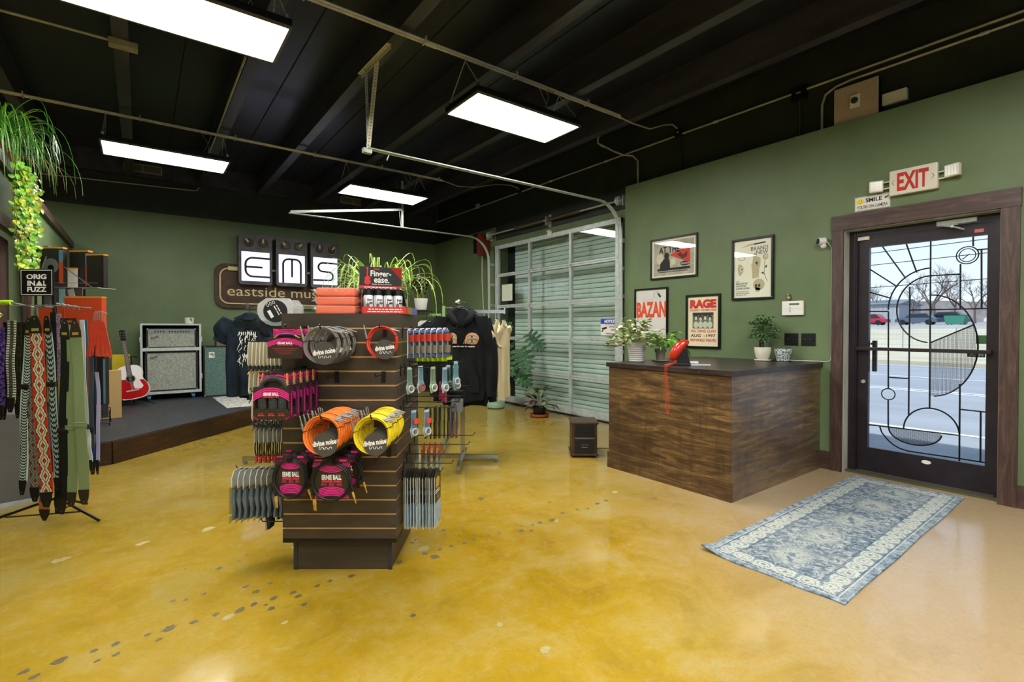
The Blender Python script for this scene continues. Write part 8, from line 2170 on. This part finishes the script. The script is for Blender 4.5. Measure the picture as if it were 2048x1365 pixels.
# ================================================================ outside, seen through the door
GZ_ = -.12
b = B(); b.add([(5.66, -30, GZ_), (8.2, -30, GZ_), (8.2, 60, GZ_), (5.66, 60, GZ_)], [(0, 1, 2, 3)]); put('sidewalk', b, noisy('sidewalk_concrete', '#7E7E80', '#8E8E8E', 2, .8), kind='structure')
b = B(); b.add([(8.2, -60, GZ_ - .05), (26, -60, GZ_ - .05), (26, 90, GZ_ - .05), (8.2, 90, GZ_ - .05)], [(0, 1, 2, 3)]); b.mi = 1
for x in (9.3, 15.0, 15.35, 19.4, 25.2): b.add([(x, -60, GZ_ - .045), (x + .13, -60, GZ_ - .045), (x + .13, 90, GZ_ - .045), (x, 90, GZ_ - .045)], [(0, 1, 2, 3)])
for k in range(12): b.add([(12.0, -20 + k * 6, GZ_ - .045), (12.13, -20 + k * 6, GZ_ - .045), (12.13, -17.4 + k * 6, GZ_ - .045), (12.0, -17.4 + k * 6, GZ_ - .045)], [(0, 1, 2, 3)])
put('road', b, [noisy('asphalt', '#8A8C92', '#989AA0', .8, .9, stretch=(1, .15, 1)), mat('road_paint', '#E4E4E4', .7)], kind='structure')
b = B(); b.box(26, 26.3, -60, 90, GZ_ - .05, GZ_ + .1); b.add([(26.3, -60, GZ_ + .1), (45, -60, 1.35), (45, 90, 1.35), (26.3, 90, GZ_ + .1)], [(0, 1, 2, 3)]); put('verge_ground', b, noisy('dry_grass', '#A89E88', '#C0B6A0', .5, .95, stretch=(2, .4, 1)), kind='structure')
b = B(); b.add([(45, -60, 1.35), (150, -60, 2.9), (150, 120, 2.9), (45, 120, 1.35)], [(0, 1, 2, 3)]); put('parking_lot_ground', b, noisy('gravel_lot', '#8E8A86', '#A4A09A', .5, .95), kind='structure')
def car(label, x, y, z, col, rz=PI / 2, L=4.5, H=1.45, dark=False, cat='car'):
    t = thing('car', label, cat, (x, y, z), rz)
    m = mat('car_paint_' + col.strip('#'), col, .3)
    pf = [(-L / 2, .35), (-L / 2, .75), (-L * .40, .85), (-L * .26, H), (L * .14, H), (L * .28, .92), (L * .46, .80), (L / 2, .62), (L / 2, .35)]
    b = B(); b.prism(pf, -.85, .85, 'y'); put('body', b, m, t)
    for s in (-1, 1):
        b = B(); b.prism([(-L * .36, .88), (-L * .25, H - .08), (L * .12, H - .08), (L * .24, .92)], s * .855 - .006, s * .855 + .006, 'y'); put('side_window', b, mat('car_window', '#1C242C', .1), t)
    for x_ in (-L * .31, L * .31):
        for s in (-1, 1): b = B(); b.cyl((x_, s * .70, .33), (x_, s * .88, .33), .33, 16); put('wheel', b, M_BLACKP, t)
car('red car parked across the road, seen through the door glass', 77.0, 24.3, 1.82, '#B01C3C')
car('blue-grey car parked beside the red one across the road', 78.3, 19.4, 1.84, '#4A5A72', L=4.2)
car('dark blue pickup-like car parked near the middle of the door glass', 83.7, 17.8, 1.92, '#2E3E58', H=1.6, L=4.8)
car('white car parked across the road at the hinge side of the glass', 75.6, 10.4, 1.80, '#C9CCD0', H=1.7)
car('silver car parked farther back across the road', 86, 27.5, 1.96, '#9CA2A8')
car('black car farthest back in the lot across the road', 94.5, 30.4, 2.07, '#22262C')
t = thing('dumpster', 'green dumpster in the lot across the road', 'dumpster', (78, 15.6, 1.82), 0)
b = B(); b.prism([(-.8, .1), (.8, .1), (.95, 1.1), (-.95, 1.1)], -1.0, 1.0, 'x'); put('bin', b, mat('dumpster_green', '#2E7A66', .6), t)
b = B(); b.box(-1.02, 1.02, -.97, .97, 1.1, 1.16); put('lid', b, mat('dumpster_lid', '#1E3A34', .6), t)
b = B()
for x in (-.8, .8):
    for y in (-.6, .6): b.cyl((x, y, 0), (x, y, .12), .08, 8)
put('caster', b, M_BLACKP, t)
t = thing('metal_building', 'low grey metal building beyond the parked cars', 'building', (103, 28, 2.2), 0)
b = B(); b.box(0, 12, 0, 16, 0, 3.4); put('wall', b, noisy('siding_grey', '#8E949C', '#A2A8B0', .3, .7, stretch=(1, 8, .1)), t)
b = B(); b.prism([(-.4, 3.4), (6, 4.4), (12.4, 3.4)], -.3, 16.3, 'y'); put('roof', b, mat('roof_grey', '#6E757E', .7), t)
b = B(); b.box(-.02, 0, 5, 8, 0, 2.6); put('shutter_door', b, mat('shutter_dark', '#555C66', .6), t)
t = thing('chain_link_fence', 'chain link fence along the far side of the road', 'fence', (30, 0, 0), 0)
b = B()
for k in range(14): b.cyl((0, -2 + k * 2, .0), (0, -2 + k * 2, 1.42), .03, 6)
put('fence_post', b, M_GALV, t)
b = B()
for z in (.2, 1.4): b.cyl((0, -2, z), (0, 24, z), .018, 6)
for k in range(90): b.cyl((0, 2 + k * .16, .15), (0, 2 + k * .16, 1.4), .004, 3)
for k in range(8): b.cyl((0, -2, .25 + k * .15), (0, 24, .25 + k * .15), .004, 3)
put('wire_netting', b, M_GALV, t)
t = thing('power_lines', 'power lines crossing the sky outside the door', 'cable')
for z in (5.2, 5.9, 7.2, 3.9): b = B(); b.tube([(34, -10, z + 1), (34, 4, z), (34, 12, z - .2), (34, 26, z + .6)], .02, 4); put('wire', b, M_BLACKP, t)
M_BARK = noisy('bare_bark', '#5A4F4A', '#766A62', 8, .9); M_TWIG = noisy('twig_haze', '#6E6462', '#8E8480', 8, .95)
def tree(label, x, y, z, H, seed, spread=1.0):
    t = thing('bare_tree', label, 'tree', (x, y, z), 0, 'bare winter trees across the road'); q = random.Random(seed)
    bt = B(); tw_ = B()
    def br(p, d, L, r_, lv):
        e = p + d * L
        (bt if lv < 3 else tw_).tube([p, (p + e) / 2 + Vector((q.uniform(-.05, .05) * L, q.uniform(-.05, .05) * L, 0)), e], [r_, r_ * .8, r_ * .6], 5 if lv < 2 else 3, caps=False)
        if lv >= 5: return
        for k in range(3 if lv < 4 else 4):
            nd = (d + Vector((q.uniform(-.8, .8) * spread, q.uniform(-.8, .8) * spread, q.uniform(-.15, .5)))).normalized(); br(e.lerp(p, q.uniform(0, .35)), nd, L * q.uniform(.62, .8), r_ * .56, lv + 1)
    br(Vector((0, 0, 0)), Vector((0, 0, 1)), H * .30, H * .022, 0)
    put('trunk', bt, M_BARK, t); put('twigs', tw_, M_TWIG, t); return t
for i, (x, y, H, lab) in enumerate(((60, 19.5, 9.0, 'bare tree behind the metal building'), (58, 13.2, 10.5, 'tallest bare tree, just off the middle of the door glass'), (66, 11.8, 10.0, 'bare tree behind the dumpster'), (60, 15.2, 8.5, 'bare tree rising between the building and the tallest tree'), (70, 21.5, 9.5, 'bare tree farthest toward the lock side of the door'), (72, 14.5, 11, 'bare tree far behind the parked cars'), (60, 9.6, 7.5, 'small bare tree behind the white car'), (78, 18, 12, 'most distant bare tree'), (80, 11, 11, 'distant bare tree above the white car'))):
    tree(lab, x * 1.5, y * 1.5, 2.0, H * .95, i + 3, 1.1)
b = B()
q = random.Random(2); pts = [(128, -20 + k * 6, 2.3 + 3.6 + q.uniform(0, 1.8)) for k in range(24)]
b.add([(x, y, 2.1) for x, y, z in pts] + pts + [(x + 14, y, 2.1) for x, y, z in pts], [(i, 24 + i, 25 + i, i + 1) for i in range(23)] + [(24 + i, 48 + i, 49 + i, 25 + i) for i in range(23)])
put('wooded_ridge_ground', b, noisy('distant_woods', '#7E7678', '#9A9294', .6, 1.0), kind='structure')
